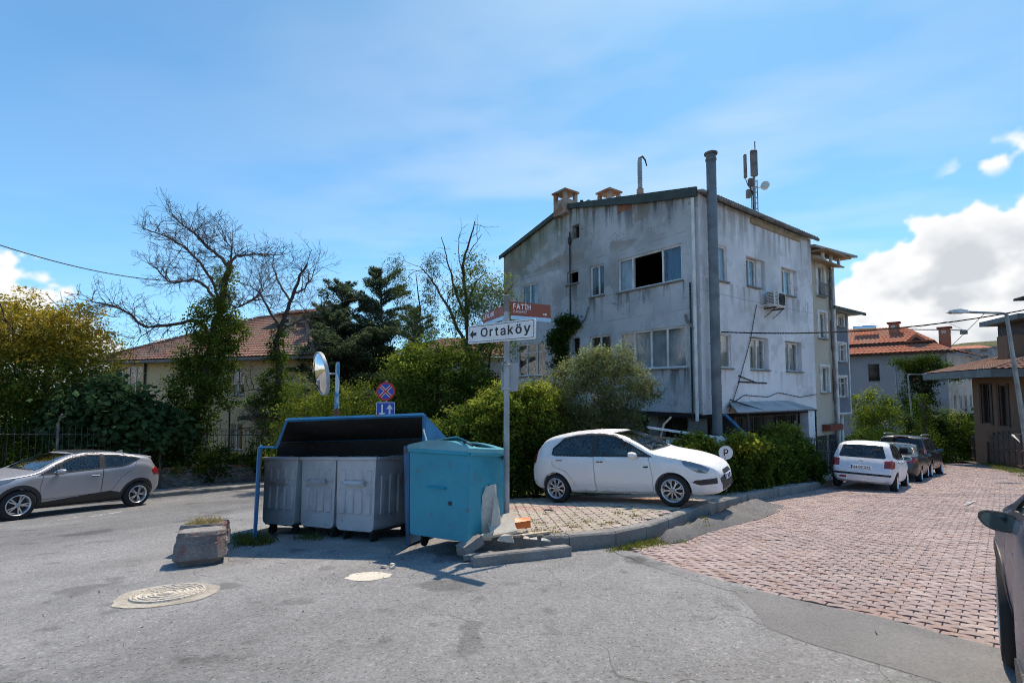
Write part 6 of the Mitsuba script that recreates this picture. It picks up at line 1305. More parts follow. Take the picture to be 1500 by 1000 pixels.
for i in range(3):
    k = add('loose_stone', rough(hull(R.uniform(-1, 1, (9, 3)) * [.05, .035, .03] + [-1.45 - .2 * i + .1 * i * i, 6.1 + .05 * i, float(G(-1.5, 6.1)) + .02]), .006, 20, i, 1), 'pale_concrete'); lab(k, 'small pale stones lying on the road in the shelter shadow', 'stone', 'loose stones before the shelter')

# junk heap behind the white car, with the round P disc
zj = lambda x, y: float(SW(x, y))
for i in range(11):
    x, y = 3.7 + 2.0 * R.random(), 13.2 + .6 * R.random() + .2; l = R.uniform(.8, 2.2)
    k = slab('plank', 'old planks heaped behind the white hatchback', 'plank', qslab((x, y, -.35 + .06 * i + .04 * R.normal()), (1, R.normal(0, .25), R.normal(-.06, .12)), (0, 1, R.normal(0, .2)), l, R.uniform(.08, .2), .03), ['wood', 'pale_wood', 'wood'][i % 3], .004, i, 'planks of the heap')
k = add('white_board', hull(qslab((4.7, 13.3, .32), (1, .1, -.15), (0, 1, .1), 2.3, .1, .05)), 'plate_white'); lab(k, 'long white board on top of the plank heap behind the white hatchback', 'board')
for i, (x, y, z, mt) in enumerate(((4.05, 13.2, .0, 'cloth_white'), (4.5, 13.15, -.1, 'shelter_blue'), (5.2, 13.2, .02, 'wood'), (5.55, 13.3, .1, 'cloth_white'))):
    k = add('rubbish_sack', rough(hull(chunk_round(R.uniform(-1, 1, (8, 3)) * [.2, .14, .14] + [x, y, z], .05)), .03, 7, i, 2), mt, smooth=60); lab(k, ['white sack on the heap nearest the windscreen', 'blue rubbish sack in the plank heap', 'brown bundle near the right end of the plank heap', 'white bundle over the round P disc'][i], 'sack')
pdk = thing('round_p_disc', 'round white disc with black letter P standing over the hedge by the bonnet', 'sign')
dq = Plate((5.03, 12.17, -.215), (5.35, 12.13, -.215), .33); add('disc', dq.poly(Point(.161, .165).buffer(.165, 20), 0, .015), 'plate_white', pdk); add('lettering', dq.text('P', .11, .22, .09, .16, .015), 'sign_black', pdk); add('stake', cyl((5.19, 12.18, -1.2), (5.19, 12.18, -.1), .02, 6), 'iron_pale', pdk)
k = add('bent_stick', tube([(3.95, 13.3, .2), (4.05, 13.3, .55), (4.25, 13.3, .75)], .03, 5), 'pale_wood'); lab(k, 'crooked stick poking up from the plank heap', 'stick')
# white sacks and bricks by the parked row
for i, (x, y, s_) in enumerate(((9.9, 16.75, .25), (10.15, 17.2, .3))):
    k = add('white_sheet', rough(hull(R.uniform(-1, 1, (14, 3)) * [s_, s_ * .8, s_ * .8] + [x, y, float(SW(x, y)) + s_ * .6]), .03, 5, i, 2), 'cloth_white', smooth=60); lab(k, ['crumpled white sheet at the kerb behind the hedge end', 'white bag beside the iron railing'][i], 'sheet')
for i in range(5):
    x, y = 9.2 + .22 * i, 16.0 + .16 * i + .1 * R.normal(); lbl_ = ['red loose brick', 'grey loose brick'][1 - i % 2] + ' on the pavement at the end of the hedge'
    k = add('loose_brick', rough(hull(qslab((x, y, float(SW(x, y)) + .06), (1, R.normal(), 0), (0, 1, .1), .24, .12, .11)), .006, 12, i, 2), 'panel_red' if i % 2 else 'concrete'); lab(k, lbl_, 'brick', ['red loose bricks by the hedge end', 'grey loose bricks by the hedge end'][1 - i % 2])

# street lamps
def lamp(name, label, base, top, arm, head, r=.06, mat='galv'):
    t = thing(name, label, 'street lamp'); b, tp, hd0 = np.array(base, float), np.array(top, float), np.array(head, float)
    add('pole', tube([b, b + (tp - b) * .5, tp], [r * 1.25, r, r * .75], 12), mat, t, smooth=40); add('arm', tube([tp, tp + (hd0 - tp) * .15 + [0, 0, arm], hd0], r * .6, 8), mat, t, smooth=40)
    d = (hd0 - tp) * [1, 1, 0]; d /= np.linalg.norm(d); A = frame(hd0, d); L = 8.5 * r
    add('head', xf(hull([(x_, y_, z_) for x_, w_, h0, h1 in ((-.1 * L, .12 * L, -.03 * L, .1 * L), (.4 * L, .24 * L, -.06 * L, .16 * L), (.9 * L, .16 * L, -.04 * L, .1 * L), (1.05 * L, .05 * L, -.01 * L, .04 * L)) for y_ in (-w_, w_) for z_ in (h0,)] + [(x_, y_, h1) for x_, w_, h0, h1 in ((-.1 * L, .08 * L, 0, .1 * L), (.4 * L, .15 * L, 0, .17 * L), (.9 * L, .09 * L, 0, .1 * L)) for y_ in (-w_, w_)]), A), 'frame_white' if mat == 'galv' else 'roof_green', t)
    add('lens', xf(hull([(x_, y_, z_) for x_, w_ in ((.15 * L, .16 * L), (.85 * L, .13 * L)) for y_ in (-w_, w_) for z_ in (-.06 * L, -.09 * L)]), A), 'clear_lamp', t)
lamp('street_lamp', 'tall leaning grey street lamp at the right edge before the brown house', (21.5, 20.75, -2.2), (20.5, 20.4, 4.62), .02, (18.9, 20.5, 4.72), .085)
lamp('street_lamp', 'distant grey street lamp between the dark cypress and the parked cars', (28.5, 35.3, -3.8), (28.2, 35.3, 2.55), .05, (29.3, 35.4, 2.6), .06)
lamp('street_lamp', 'farther street lamp head showing just above the nearer distant lamp', (29.6, 38, -4.2), (29.4, 38, 3.6), .02, (31, 38.1, 3.7), .06)
lamp('garden_lamp', 'small green garden lamp in front of the cream house', (-13.67, 24.2, -3.0), (-13.73, 24.2, .55), .22, (-14.25, 24.15, .84), .05, 'roof_green')

# overhead wires
def wire(name, label, a, b, sag, r=.012, n=24):
    a, b = np.array(a, float), np.array(b, float); t = np.linspace(0, 1, n)[:, None]
    k = add(name, tube(a + (b - a) * t - np.array([0, 0, sag]) * 4 * t * (1 - t), r, 5, False), 'black'); lab(k, label, 'cable')
wire('overhead_cable', 'black cable falling from the upper left corner towards the bare ivy tree', (-16, 12.0, 6.3), (-14.0, 21.4, 6.2), .55, .018)
wire('overhead_cable', 'black cable from the grey block front across to the street lamp side', FR.p(1.0, .1, 3.35), (20.8, 16.5, 5.0), .55, .022)
wire('overhead_cable', 'thin grey cable hanging from the big lamp down to the far trees', (19.6, 20.4, 4.65), (27, 36, .6), .2, .012)
wire('overhead_cable', 'thin cable drooping from the distant lamp across the cypress', (28.3, 35.2, 1.2), (36, 40, 1.6), 1.2, .02)

# garden wall of rubble stone with the iron fence behind it
gwl = thing('stone_wall', 'low rubble stone garden wall along the left pavement', 'wall')
GWd = WD / np.linalg.norm(WD); GWn = np.array([GWd[1], -GWd[0]])
def wpt(t, o=0.0): return WO + WD * t + GWn * o
M('stone_a', dirt((.27, .245, .21), .5, 6), .95, 0, .1); M('stone_b', dirt((.34, .28, .22), .5, 6), .95, 0, .1); M('stone_c', dirt((.2, .19, .175), .5, 6), .95, 0, .1); M('stone_red', dirt((.3, .16, .11), .5, 6), .95, 0, .1)
ts = np.linspace(-12, 12, 49)
core = [hull([[*wpt(a, o), float(G(*wpt(a))) + z] for a in (t0, t1) for o in (-.35, -.05) for z in (-.2, .86)]) for t0, t1 in zip(ts[:-1], ts[1:])]
add('mortar_core', core, 'concrete', gwl)
cnt = 0
for row in range(5):
    t0 = -2.2 + .2 * R.random()
    while t0 < 8.2:
        l = R.uniform(.24, .5); q = wpt(t0 + l / 2, -.05); zb = float(G(*q)) + .02 + row * .17
        A = frame((*q, zb + .085), (*GWd, -.11 * GWd[1])); m = hull(R.uniform(-1, 1, (16, 3)) * [l * .5, .09, .09] + R.normal(0, .005, (16, 3)))
        add('stone', xf(m, A), ['stone_a', 'stone_b', 'stone_c', 'stone_a'][int(R.random() * 4)], gwl); t0 += l * .98; cnt += 1
for t0 in np.arange(-2.2, 8.2, .42): 
    q = wpt(t0 + .2, -.15); A = frame((*q, float(G(*q)) + .90), (*GWd, -.11 * GWd[1])); add('coping_stone', xf(rough(box((0, 0, 0), (.4, .42, .08), .015), .006, 9, int(t0 * 9) % 50, 1), A), 'stone_red' if R.random() < .45 else 'stone_b', gwl)
fe = thing('iron_fence', 'dark iron picket fence with slanted post tops along the garden on the left', 'fence')
zf0 = lambda t: float(G(*wpt(t)))
pk = mikit.ply(cat_([tube([(0, 0, 0), (0, 0, 1.45)], .012, 4), hull([(.02, 0, 1.45), (-.02, 0, 1.45), (0, .02, 1.45), (0, -.02, 1.45), (0, 0, 1.56)])]), 'mat_iron')
for t0 in np.arange(-9.0, 9.5, .17):
    q = wpt(t0, -.2); copy('picket', pk, fe, T4().translate([*map(float, q), zf0(t0) + .93]))
for t0 in np.arange(-9, 9.6, 2.4):
    q = wpt(t0, -.2); z = zf0(t0); add('post', [cyl([*q, z + .8], [*q, z + 2.6], .04, 8), tube([[*q, z + 2.6], [q[0] + .28, q[1] - .18, z + 2.9]], .03, 6)], 'iron_pale', fe)
for h in (1.1, 2.2): add('rail', tube([[*wpt(a, -.2), zf0(a) + h] for a in np.linspace(-9, 9.5, 12)], .02, 5), 'iron', fe)
# ------------------------------------------------------------------ vegetation
def leaf_arrays(P, N, size, C, aspect=.5, fold=.3, droop=0.0):
    n = len(P); N = N / (np.linalg.norm(N, axis=1, keepdims=True) + 1e-9)
    T = R.normal(size=(n, 3)); T[:, 2] -= droop; T -= N * np.einsum('ij,ij->i', T, N)[:, None]; T /= np.linalg.norm(T, axis=1, keepdims=True) + 1e-9
    B = np.cross(N, T); s = np.broadcast_to(size, (n,))[:, None]
    V = np.stack([P - T * s * .5, P + B * s * aspect * .5 + N * s * fold * .25 - T * s * .05, P + T * s * .5, P - B * s * aspect * .5 + N * s * fold * .25 - T * s * .05], 1).reshape(-1, 3)
    b = np.arange(n)[:, None] * 4; F = np.vstack([b + [0, 1, 2], b + [0, 2, 3]])
    return V, F, np.repeat(C, 4, axis=0)
DK, MD, LT, YG, YL, BLU, OLV = (.034, .062, .014), (.07, .12, .02), (.155, .215, .034), (.26, .29, .042), (.44, .34, .04), (.05, .10, .05), (.14, .17, .08)
def crown(par, blobs, n, size, cols, clump=.22, name='crown', mat='leaf', aspect=.5, droop=.3, up=.5, shell=.55, per=40, jit=.38, top=None, ragged=.5):
    """leaves in clumps spread through noise-shaped blobs (centre, radii)"""
    w = np.array([b[1][0] * b[1][1] + b[1][1] * b[1][2] + b[1][0] * b[1][2] for b in blobs]); w = w / w.sum()
    Ps, Ns, Cs = [], [], []
    cols = np.array(cols)
    for (c, r_), wk in zip(blobs, w):
        m = max(2, int(n * wk / per)); d = R.normal(size=(m, 3)); d /= np.linalg.norm(d, axis=1, keepdims=True)
        rad = shell + (1.06 - shell) * R.random(m) ** .6
        rad = rad * (1 + ragged * (meshkit.fbm(d * 1.9 + np.array(c), 3, 4) - .5) * 1.6)
        cc = np.array(c) + d * rad[:, None] * np.array(r_)
        k = np.maximum(3, R.poisson(per, m)); idx = np.repeat(np.arange(m), k); nn = len(idx)
        sg = clump * R.uniform(.6, 1.3, m)
        p = cc[idx] + R.normal(size=(nn, 3)) * sg[idx][:, None] * [1, 1, .75]
        nr = d[idx] * .7 + (R.normal(size=(m, 3)) * .55)[idx] + R.normal(size=(nn, 3)) * .42; nr[:, 2] += up * 1.15
        cw = R.random((m, 1)) ; ci = (cw[:, 0] * (len(cols) - 1)).astype(int); fr = cw[:, 0] * (len(cols) - 1) - ci
        col = cols[ci] * (1 - fr[:, None]) + cols[np.minimum(ci + 1, len(cols) - 1)] * fr[:, None]
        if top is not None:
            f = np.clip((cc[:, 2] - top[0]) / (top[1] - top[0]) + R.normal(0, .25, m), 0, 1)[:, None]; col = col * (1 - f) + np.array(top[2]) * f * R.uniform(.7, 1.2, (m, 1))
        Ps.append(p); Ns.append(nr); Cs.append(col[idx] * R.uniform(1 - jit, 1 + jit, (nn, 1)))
    P, N, C = np.vstack(Ps), np.vstack(Ns), np.vstack(Cs)
    V, F, C4 = leaf_arrays(P, N, size * R.uniform(.65, 1.3, len(P)), C, aspect, droop=droop)
    return add(name, (V, F), mat, par, color=C4, kind='stuff')
def grow(p, d, L, r, depth, out, spread=.55, up=.12, ratio=.78, kids=(2, 3), wob=.16, seg=3, rmin=.004):
    p = np.array(p, float); d = np.array(d, float) / np.linalg.norm(d); path = [p]
    for _ in range(seg):
        d = d + R.normal(0, wob, 3) + [0, 0, up * .3]; d /= np.linalg.norm(d); path.append(path[-1] + d * L / seg)
    r1 = max(r * .66, rmin)
    out.append(tube(path, np.linspace(r, r1, len(path)), 5 if r > .03 else (4 if r > .012 else 3), False))
    tips = [path[-1]]
    if depth > 0:
        for k in range(R.integers(kids[0], kids[1] + 1)):
            q = path[-1] if k == 0 else path[R.integers(1, len(path))]
            nd = d + R.normal(0, spread, 3) + [0, 0, up]
            tips += grow(q, nd, L * ratio * R.uniform(.75, 1.15), r1 * (.95 if k == 0 else .7), depth - 1, out, spread, up, ratio, kids, wob, seg, rmin)
    return tips
def limb(pts, r0, r1, n=8, wob=.05):
    P = np.array(pts, float); t = np.linspace(0, 1, len(P)); tt = np.linspace(0, 1, len(P) * 4)
    Q = np.stack([PchipInterpolator(t, P[:, i])(tt) for i in range(3)], 1); Q[1:-1] += R.normal(0, wob, (len(Q) - 2, 3)) * [1, 1, .4]
    return tube(Q, np.linspace(r0, r1, len(Q)), n, False), Q
def base(x, y, dz=.3): return (x, y, float(G(x, y)) + dz)

# 1 golden rain tree
t = thing('golden_rain_tree', 'broad tree with golden yellow seed clusters over dark leaves at the left edge', 'tree')
lm, Q = limb([base(-19.2, 20.2, .2), (-19.0, 20.2, -.5), (-18.9, 20.1, 1.5), (-18.8, 20.1, 3.4)], .2, .09); add('trunk', lm, 'bark', t, smooth=True)
br = []; [grow((-18.9, 20.1, 1.2 + .4 * i), R.normal(0, 1, 3) * [1, .6, .3] + [0, 0, .5], 1.3, .06, 2, br) for i in range(7)]; add('branches', br, 'bark', t, smooth=True, kind='stuff')
bl = [((-21.6, 20, 3.4), (1.8, 1.5, 1.6)), ((-19.7, 20, 3.9), (1.6, 1.5, 1.35)), ((-18.1, 20, 3.7), (1.3, 1.4, 1.3)), ((-17.2, 20.2, 2.9), (1.1, 1.2, 1.2)), ((-20.3, 19.6, 2.2), (1.9, 1.5, 1.6)), ((-18.2, 19.6, 1.9), (1.6, 1.5, 1.6)), ((-16.9, 20, 1.5), (1.0, 1.0, 1.0)), ((-22.5, 20, 1.4), (2, 1.6, 1.8))]
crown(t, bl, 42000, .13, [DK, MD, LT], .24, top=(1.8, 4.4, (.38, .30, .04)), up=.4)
crown(t, [((-21.0, 19.4, 4.0), (1.8, 1.2, 1.2)), ((-19.2, 19.2, 4.0), (1.5, 1.2, 1.2)), ((-17.8, 19.4, 3.6), (1.1, 1.1, 1.1)), ((-17.6, 19.0, 2.0), (.5, .5, .5)), ((-19.8, 18.8, 1.6), (.4, .4, .4))], 9000, .075, [YL, (.46, .35, .06), (.3, .26, .05)], .13, name='seed_clusters', aspect=.8, shell=.8)
br = []; [grow(p, d, .55, .02, 3, br, spread=.5, rmin=.004) for p, d in (((-17.0, 20, 3.2), (.8, 0, .5)), ((-16.6, 20, 2.4), (1, 0, .3)), ((-16.2, 20, 2.0), (1, 0, .6)), ((-16.8, 20, 3.8), (.5, 0, .8)))]; add('bare_twigs', br, 'dead_wood', t, kind='stuff')
# 2 dark undergrowth and fig along the fence
def shrub(name, label, cat, blobs, n, size, cols, group=None, stem=True, **k):
    t = thing(name, label, cat, group)
    if stem:
        ms = []
        for c, r_ in blobs[:6]:
            zb = float(G(c[0], c[1])); ms.append(tube([(c[0] + .1, c[1], min(zb, c[2] - r_[2]) - .1), (c[0], c[1] + .05, c[2]), (c[0] + .1 * R.normal(), c[1], c[2] + r_[2] * .5)], [.05, .03, .012], 5))
        add('stem', ms, 'bark', t, smooth=True)
    crown(t, blobs, n, size, cols, name='foliage', **k); return t
shrub('fig_shrub', 'fig shrub with large blue green leaves behind the silver crossover', 'shrub', [((-15.6, 19.0, .9), (1.0, .9, .9)), ((-14.6, 19.2, .5), (1.0, .9, .8)), ((-16.4, 19.0, .2), (1.0, .9, .9)), ((-15.2, 18.8, -.5), (1.2, .9, .8)), ((-13.7, 19.4, -.2), (.9, .8, .7))], 7000, .27, [(.045, .085, .03), (.07, .13, .06), (.10, .17, .07)], clump=.3, aspect=.75, per=14, droop=.6, up=.7)
shrub('dark_shrub', 'dense dark shrub below the golden tree at the left fence', 'shrub', [((-19.6, 19.2, -.4), (1.6, 1.0, 1.5)), ((-17.6, 19.4, -.3), (1.6, 1.0, 1.5)), ((-21.4, 18.6, -.2), (1.6, 1.0, 1.7)), ((-18.6, 20.8, .4), (1.8, .8, 1.6)), ((-21, 20.6, .4), (1.8, .8, 1.6))], 20000, .14, [DK, MD, MD], clump=.25)
shrub('dark_shrub', 'dense dark shrub at the foot of the ivy clad tree, right of the fig', 'shrub', [((-14.2, 20.6, -1.2), (1.5, 1.0, 1.0)), ((-15.8, 20.2, -1.2), (1.3, 1.0, 1.0)), ((-12.9, 21.2, -1.5), (.9, .8, .7))], 9000, .12, [DK, DK, MD], clump=.22)
shrub('wall_creeper', 'green creeper spilling over the stone wall below the cream house', 'creeper', [((*wpt(t0, -.15), zf0(t0) + 1.05 + .1 * R.normal()), (.5, .28, .22 + .1 * R.random())) for t0 in np.arange(-.5, 8.5, .62)], 9000, .10, [MD, LT, DK], clump=.14, stem=False, aspect=.8)
# 3 ivy clad dead tree
t = thing('ivy_clad_tree', 'tall dead tree with spreading bare branches and trunk wrapped in ivy, before the cream house', 'tree')
TR3 = [(-14.0, 21.0, -2.6), (-13.9, 21.0, -1.6), (-13.6, 21, -.2), (-13.3, 21, .9), (-13.02, 21, 2.1), (-12.72, 21, 3.5), (-12.48, 21, 5.0), (-12.24, 21, 6.3), (-12.1, 21, 7.0)]
lm, Q = limb(TR3, .24, .10); parts = [lm]; tw = []
for pts, r0 in (([(-12.8, 21, 3.5), (-13.4, 20.8, 4.4), (-14.4, 20.5, 4.15), (-15.2, 20.4, 4.1), (-15.7, 20.2, 4.6), (-16.5, 20.0, 4.95)], .085), ([(-12.6, 21, 4.85), (-13.2, 21.3, 5.85), (-14.05, 21.5, 6.3), (-14.9, 21.6, 6.2), (-15.7, 21.7, 6.8)], .07),
        ([(-12.13, 21, 6.6), (-12.5, 20.9, 7.2), (-13.1, 20.9, 7.6), (-13.55, 20.9, 8.1), (-14.1, 20.9, 8.5)], .075), ([(-12.13, 21, 6.7), (-11.9, 21, 7.2), (-11.3, 21.1, 7.3), (-10.7, 21.3, 7.4)], .06), ([(-12.28, 21, 5.9), (-11.66, 20.8, 4.95), (-11.0, 20.8, 5.3), (-10.4, 20.6, 5.7)], .05),
        ([(-12.1, 21, 6.8), (-12.2, 21.2, 7.5), (-12.6, 21.3, 8.1)], .05), ([(-12.5, 21, 5.3), (-12.9, 20.5, 6.6), (-13.6, 20.1, 7.4), (-14.6, 19.9, 7.9)], .06)):
    m, q = limb(pts, r0, r0 * .4, 6, .03); parts.append(m)
    for i in range(len(q) // 4, len(q)):
        for _rep in range(2):
            dd = q[min(i + 1, len(q) - 1)] - q[i - 1]; dd = dd / (np.linalg.norm(dd) + 1e-9)
            grow(q[i], dd * .5 + R.normal(0, .6, 3) + [0, 0, .25], R.uniform(.35, .78), .017, 3, tw, spread=.52, up=.02, ratio=.76, rmin=.006)
    grow(q[-1], q[-1] - q[-3], .55, r0 * .4, 4, tw, spread=.5, ratio=.76, rmin=.006)
add('trunk', parts, 'dead_wood', t, smooth=True); add('bare_branches', tw, 'dead_wood', t, kind='stuff')
iv = [((-12.25, 21, 6.3), (.33, .4, .5)), ((-12.4, 21, 5.6), (.38, .4, .55)), ((-12.7, 20.9, 4.8), (.62, .55, .6)), ((-12.1, 20.9, 4.5), (.5, .5, .6)), ((-12.8, 20.9, 4.0), (.75, .6, .65)), ((-12.05, 20.9, 3.7), (.6, .55, .7)), ((-13.0, 20.9, 3.1), (.8, .6, .7)), ((-12.2, 20.9, 2.8), (.55, .5, .6)), ((-13.1, 20.9, 2.2), (.7, .6, .7)), ((-12.6, 20.9, 1.9), (.6, .5, .6)), ((-13.4, 20.9, 1.3), (.7, .6, .7)), ((-13.6, 20.9, .4), (.8, .6, .8)), ((-13.9, 20.8, -.6), (.8, .6, .8)), ((-13.0, 20.8, .3), (.5, .5, .6)), ((-14.3, 20.8, .1), (.5, .5, .5))]
iv = [(c, (r_[0] * 1.2, r_[1] * 1.2, r_[2] * 1.1)) for c, r_ in iv] + [((-13.6, 20.7, 2.6), (.45, .4, .5)), ((-13.9, 20.6, 1.6), (.5, .4, .5)), ((-12.0, 20.8, 1.2), (.45, .4, .5)), ((-14.6, 20.6, -.9), (.8, .5, .7))]
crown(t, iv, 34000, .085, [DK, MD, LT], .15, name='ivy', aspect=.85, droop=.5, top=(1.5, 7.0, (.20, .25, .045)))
# 4 second ivy tree
t = thing('ivy_clad_tree', 'slimmer dead tree with ivy column and bare top, left of the traffic mirror', 'tree')
TR4 = [(-10.75, 23, -2.8), (-10.75, 23, -1.0), (-10.85, 23, .6), (-10.84, 23, 2.4), (-10.97, 23, 3.7), (-10.77, 23, 4.5), (-10.39, 23, 5.6), (-10.0, 23, 6.6), (-9.63, 23, 7.4)]
lm, Q = limb(TR4, .2, .04, 7, .03); parts = [lm]; tw = []
for pts, r0 in (([(-10.9, 23, 4.4), (-11.3, 22.8, 5.3), (-11.7, 22.7, 6.0), (-12.2, 22.6, 6.3)], .06), ([(-10.4, 23, 5.65), (-10.9, 23.1, 6.4), (-11.2, 23.2, 6.9), (-11.4, 23.3, 7.4)], .05), ([(-10.24, 23, 6.0), (-9.76, 22.9, 6.15), (-9.45, 22.8, 6.5), (-9.24, 22.8, 6.95)], .045), ([(-10.8, 23, 4.2), (-10.0, 22.8, 4.6), (-9.2, 22.6, 4.9), (-8.6, 22.4, 5.3)], .05), ([(-10.8, 23, 1.3), (-11.6, 22.4, 1.5), (-12.3, 22.0, 1.2)], .04)):
    m, q = limb(pts, r0, r0 * .4, 6, .03); parts.append(m)
    for i in range(len(q) // 4, len(q)):
        if R.random() < .8: grow(q[i], R.normal(0, .6, 3) + [0, 0, .4], R.uniform(.45, .85), .018, 3, tw, spread=.5, ratio=.74, rmin=.0055)
    grow(q[-1], q[-1] - q[-3], .7, r0 * .4, 3, tw, spread=.45, ratio=.76, rmin=.0055)
for i in range(len(Q) * 2 // 3, len(Q)): grow(Q[i], R.normal(0, .6, 3) + [0, 0, .5], .7, .018, 3, tw, spread=.5, rmin=.0055)
for i in range(26): grow((-10.7 + .9 * R.normal(), 22.2, -.6 + 1.1 * R.random()), R.normal(0, .8, 3) + [0, -.2, .1], .55, .012, 3, tw, spread=.6, up=-.02, rmin=.006)
add('trunk', parts, 'dead_wood', t, smooth=True); add('bare_branches', tw, 'dead_wood', t, kind='stuff')
crown(t, [((-10.9, 22.9, z), (w * 1.2, w * 1.2, .62)) for z, w in ((4.0, .3), (3.4, .32), (2.7, .42), (2.0, .55), (1.3, .7), (.6, .75), (-.1, .75), (-.8, .8), (-1.6, .9))] + [((-11.8, 22.6, .9), (.5, .4, .35))], 16000, .08, [DK, MD, MD, LT], .14, name='ivy', aspect=.85, droop=.5)
# 5 cedars
def cedar(label, x, y, z0, z1, wb, n):
    t = thing('cedar_tree', label, 'tree', 'cedars behind the street'); add('trunk', limb([(x, y, z0), (x + .1, y, (z0 + z1) / 2), (x, y, z1)], .2, .03, 7, .02)[0], 'bark', t, smooth=True)
    bs, Ps, Ns = [], [], []
    for i in range(n):
        f = (i + R.random()) / n; z = z0 + (z1 - z0) * (.12 + .88 * f); L = wb * (1 - f) ** .7 * R.uniform(.35, 1.3) + .35; a = R.uniform(0, 6.283)
        k = np.linspace(0, 1, 9)[:, None]; dr_ = np.array([math.cos(a), math.sin(a), 0]); rise = (.45 * f + R.uniform(.15, .7)) * L
        q = np.array([x, y, z]) + dr_ * L * k + np.array([0, 0, 1]) * (rise * k - .22 * L * k ** 2.2); bs.append(tube(q, np.linspace(.045, .008, 9), 4, False))
        m = int(300 * L); s = R.random(m) ** .7; j = s * 8; j0 = np.minimum(j.astype(int), 7); p = q[j0] + (q[j0 + 1] - q[j0]) * (j - j0)[:, None]
        side = np.cross(dr_, [0, 0, 1]); w_ = .30 * L * (s * (1.1 - s) * 3.2)
        p = p + side * (R.uniform(-1, 1, m) * w_)[:, None] + R.normal(0, .06, (m, 3)) + [0, 0, .03]; Ps.append(p); Ns.append(R.normal(0, .5, (m, 3)) + [0, 0, 1])
    P, N = np.vstack(Ps), np.vstack(Ns); C = np.array([(.05, .085, .052), (.09, .135, .075), (.15, .20, .10)])[R.integers(0, 3, len(P))] * R.uniform(.75, 1.25, (len(P), 1))
    V, F, C4 = leaf_arrays(P, N, R.uniform(.10, .26, len(P)), C, .30, droop=-.3)
    add('branches', bs, 'bark', t, kind='stuff'); add('crown', (V, F), 'leaf', t, color=C4, kind='stuff')
cedar('tall dark cedar with pointed top, centre of the group behind the traffic mirror', -8.3, 31, -3.4, 8.9, 4.2, 96)
cedar('dark cedar with slightly lower top, left of the tallest cedar', -10.9, 31.5, -3.4, 8.2, 4.2, 88)
cedar('low spreading dark cedar in front of the cedar pair, beside the bare tree', -10.3, 28.5, -3.0, 5.8, 4.0, 80)
cedar('broad low cedar filling the middle between the cedar trunks', -8.6, 29.5, -3.2, 5.4, 4.2, 80)
cedar('short dark cedar right of the tallest cedar', -6.2, 32, -3.4, 6.6, 3.2, 66)
# 6 thin airy tree
t = thing('slender_tree', 'slender airy grey green tree between the cedars and the acacia', 'tree')
lm, Q = limb([(-4.6, 26, -2.8), (-4.65, 26, 1), (-4.8, 26, 4.5), (-5.1, 26, 7.6)], .12, .02, 6); add('trunk', lm, 'bark', t, smooth=True)
crown(t, [((-5.2 + .12 * i * (-1) ** i * .5 + .04 * (8 - z) * 2, 26 + .2 * R.normal(), z), (.42 + .05 * (8 - z), .45, .5)) for i, z in enumerate(np.arange(1.6, 8.4, .42))], 9500, .14, [OLV, (.06, .085, .04), MD], .2, aspect=.28, droop=1.4, per=16)
# 7 acacia with dead leaders
t = thing('acacia_tree', 'tall acacia with dead bare leaders and feathery leaves beside the street name plates', 'tree')
parts, tw, ends = [], [], []
for pts, r0, r1 in (([(-1.3, 17, -2.2), (-1.34, 17, -1.0), (-1.35, 17, .8), (-1.45, 17, 2.2), (-1.53, 17, 3.6), (-1.61, 17, 4.8), (-1.7, 17, 5.8), (-1.45, 17, 6.7), (-1.3, 17, 7.35)], .15, .015), ([(-1.41, 17, 2.6), (-2.0, 17, 3.85), (-2.6, 17, 5.0), (-3.2, 17, 5.75)], .075, .015), ([(-1.51, 17, 3.8), (-2.0, 17.1, 5.0), (-2.25, 17.2, 6.0), (-2.5, 17.2, 6.85)], .05, .012), ([(-1.41, 17, 2.2), (-.82, 16.8, 3.4), (-.35, 16.7, 4.3), (-.1, 16.7, 4.9)], .06, .012), ([(-1.56, 17, 4.3), (-1.18, 17, 5.3), (-.9, 17, 5.5)], .04, .01), ([(-1.1, 17.3, -2.2), (-.9, 17.3, 0.5), (-.8, 17.2, 2.4), (-.4, 17, 3.4)], .09, .02), ([(-1.6, 17, 5.2), (-1.85, 16.9, 6.2), (-1.8, 16.9, 6.9)], .025, .008), ([(-1.5, 17, 6.2), (-1.05, 17, 6.9)], .02, .008), ([(-2.3, 17, 4.4), (-2.1, 17, 4.9), (-1.95, 17, 5.2)], .02, .008)):
    m, q = limb(pts, r0, r1, 6, .02); parts.append(m)
    for i in range(len(q) // 2, len(q)):
        if R.random() < .35: grow(q[i], R.normal(0, .6, 3) + [0, 0, .3], .5, .012, 1, tw, rmin=.005)
add('trunk', parts, 'dead_wood', t, smooth=True); add('twigs', tw, 'dead_wood', t, kind='stuff')
crown(t, [((-1.25, 17, 4.9), (.6, .7, .7)), ((-.75, 16.8, 4.5), (.7, .7, .55)), ((-.2, 16.7, 4.3), (.6, .6, .5)), ((-1.0, 17, 3.9), (.8, .8, .5)), ((-.3, 16.6, 3.5), (.7, .7, .4)), ((-1.9, 17, 3.9), (.45, .5, .5)), ((-1.4, 17, 5.7), (.4, .4, .5)), ((.1, 16.5, 4.0), (.4, .5, .4)), ((-1.1, 16.9, 2.9), (.8, .7, .4)), ((-1.9, 17, 5.0), (.3, .3, .4)), ((-.45, 16.8, 5.0), (.4, .4, .35)), ((-1.6, 17, 4.6), (.6, .6, .6)), ((-.6, 16.8, 3.0), (.8, .7, .5))], 17000, .085, [OLV, MD, LT, YG], .18, per=24, aspect=.42, droop=.5, up=.6)
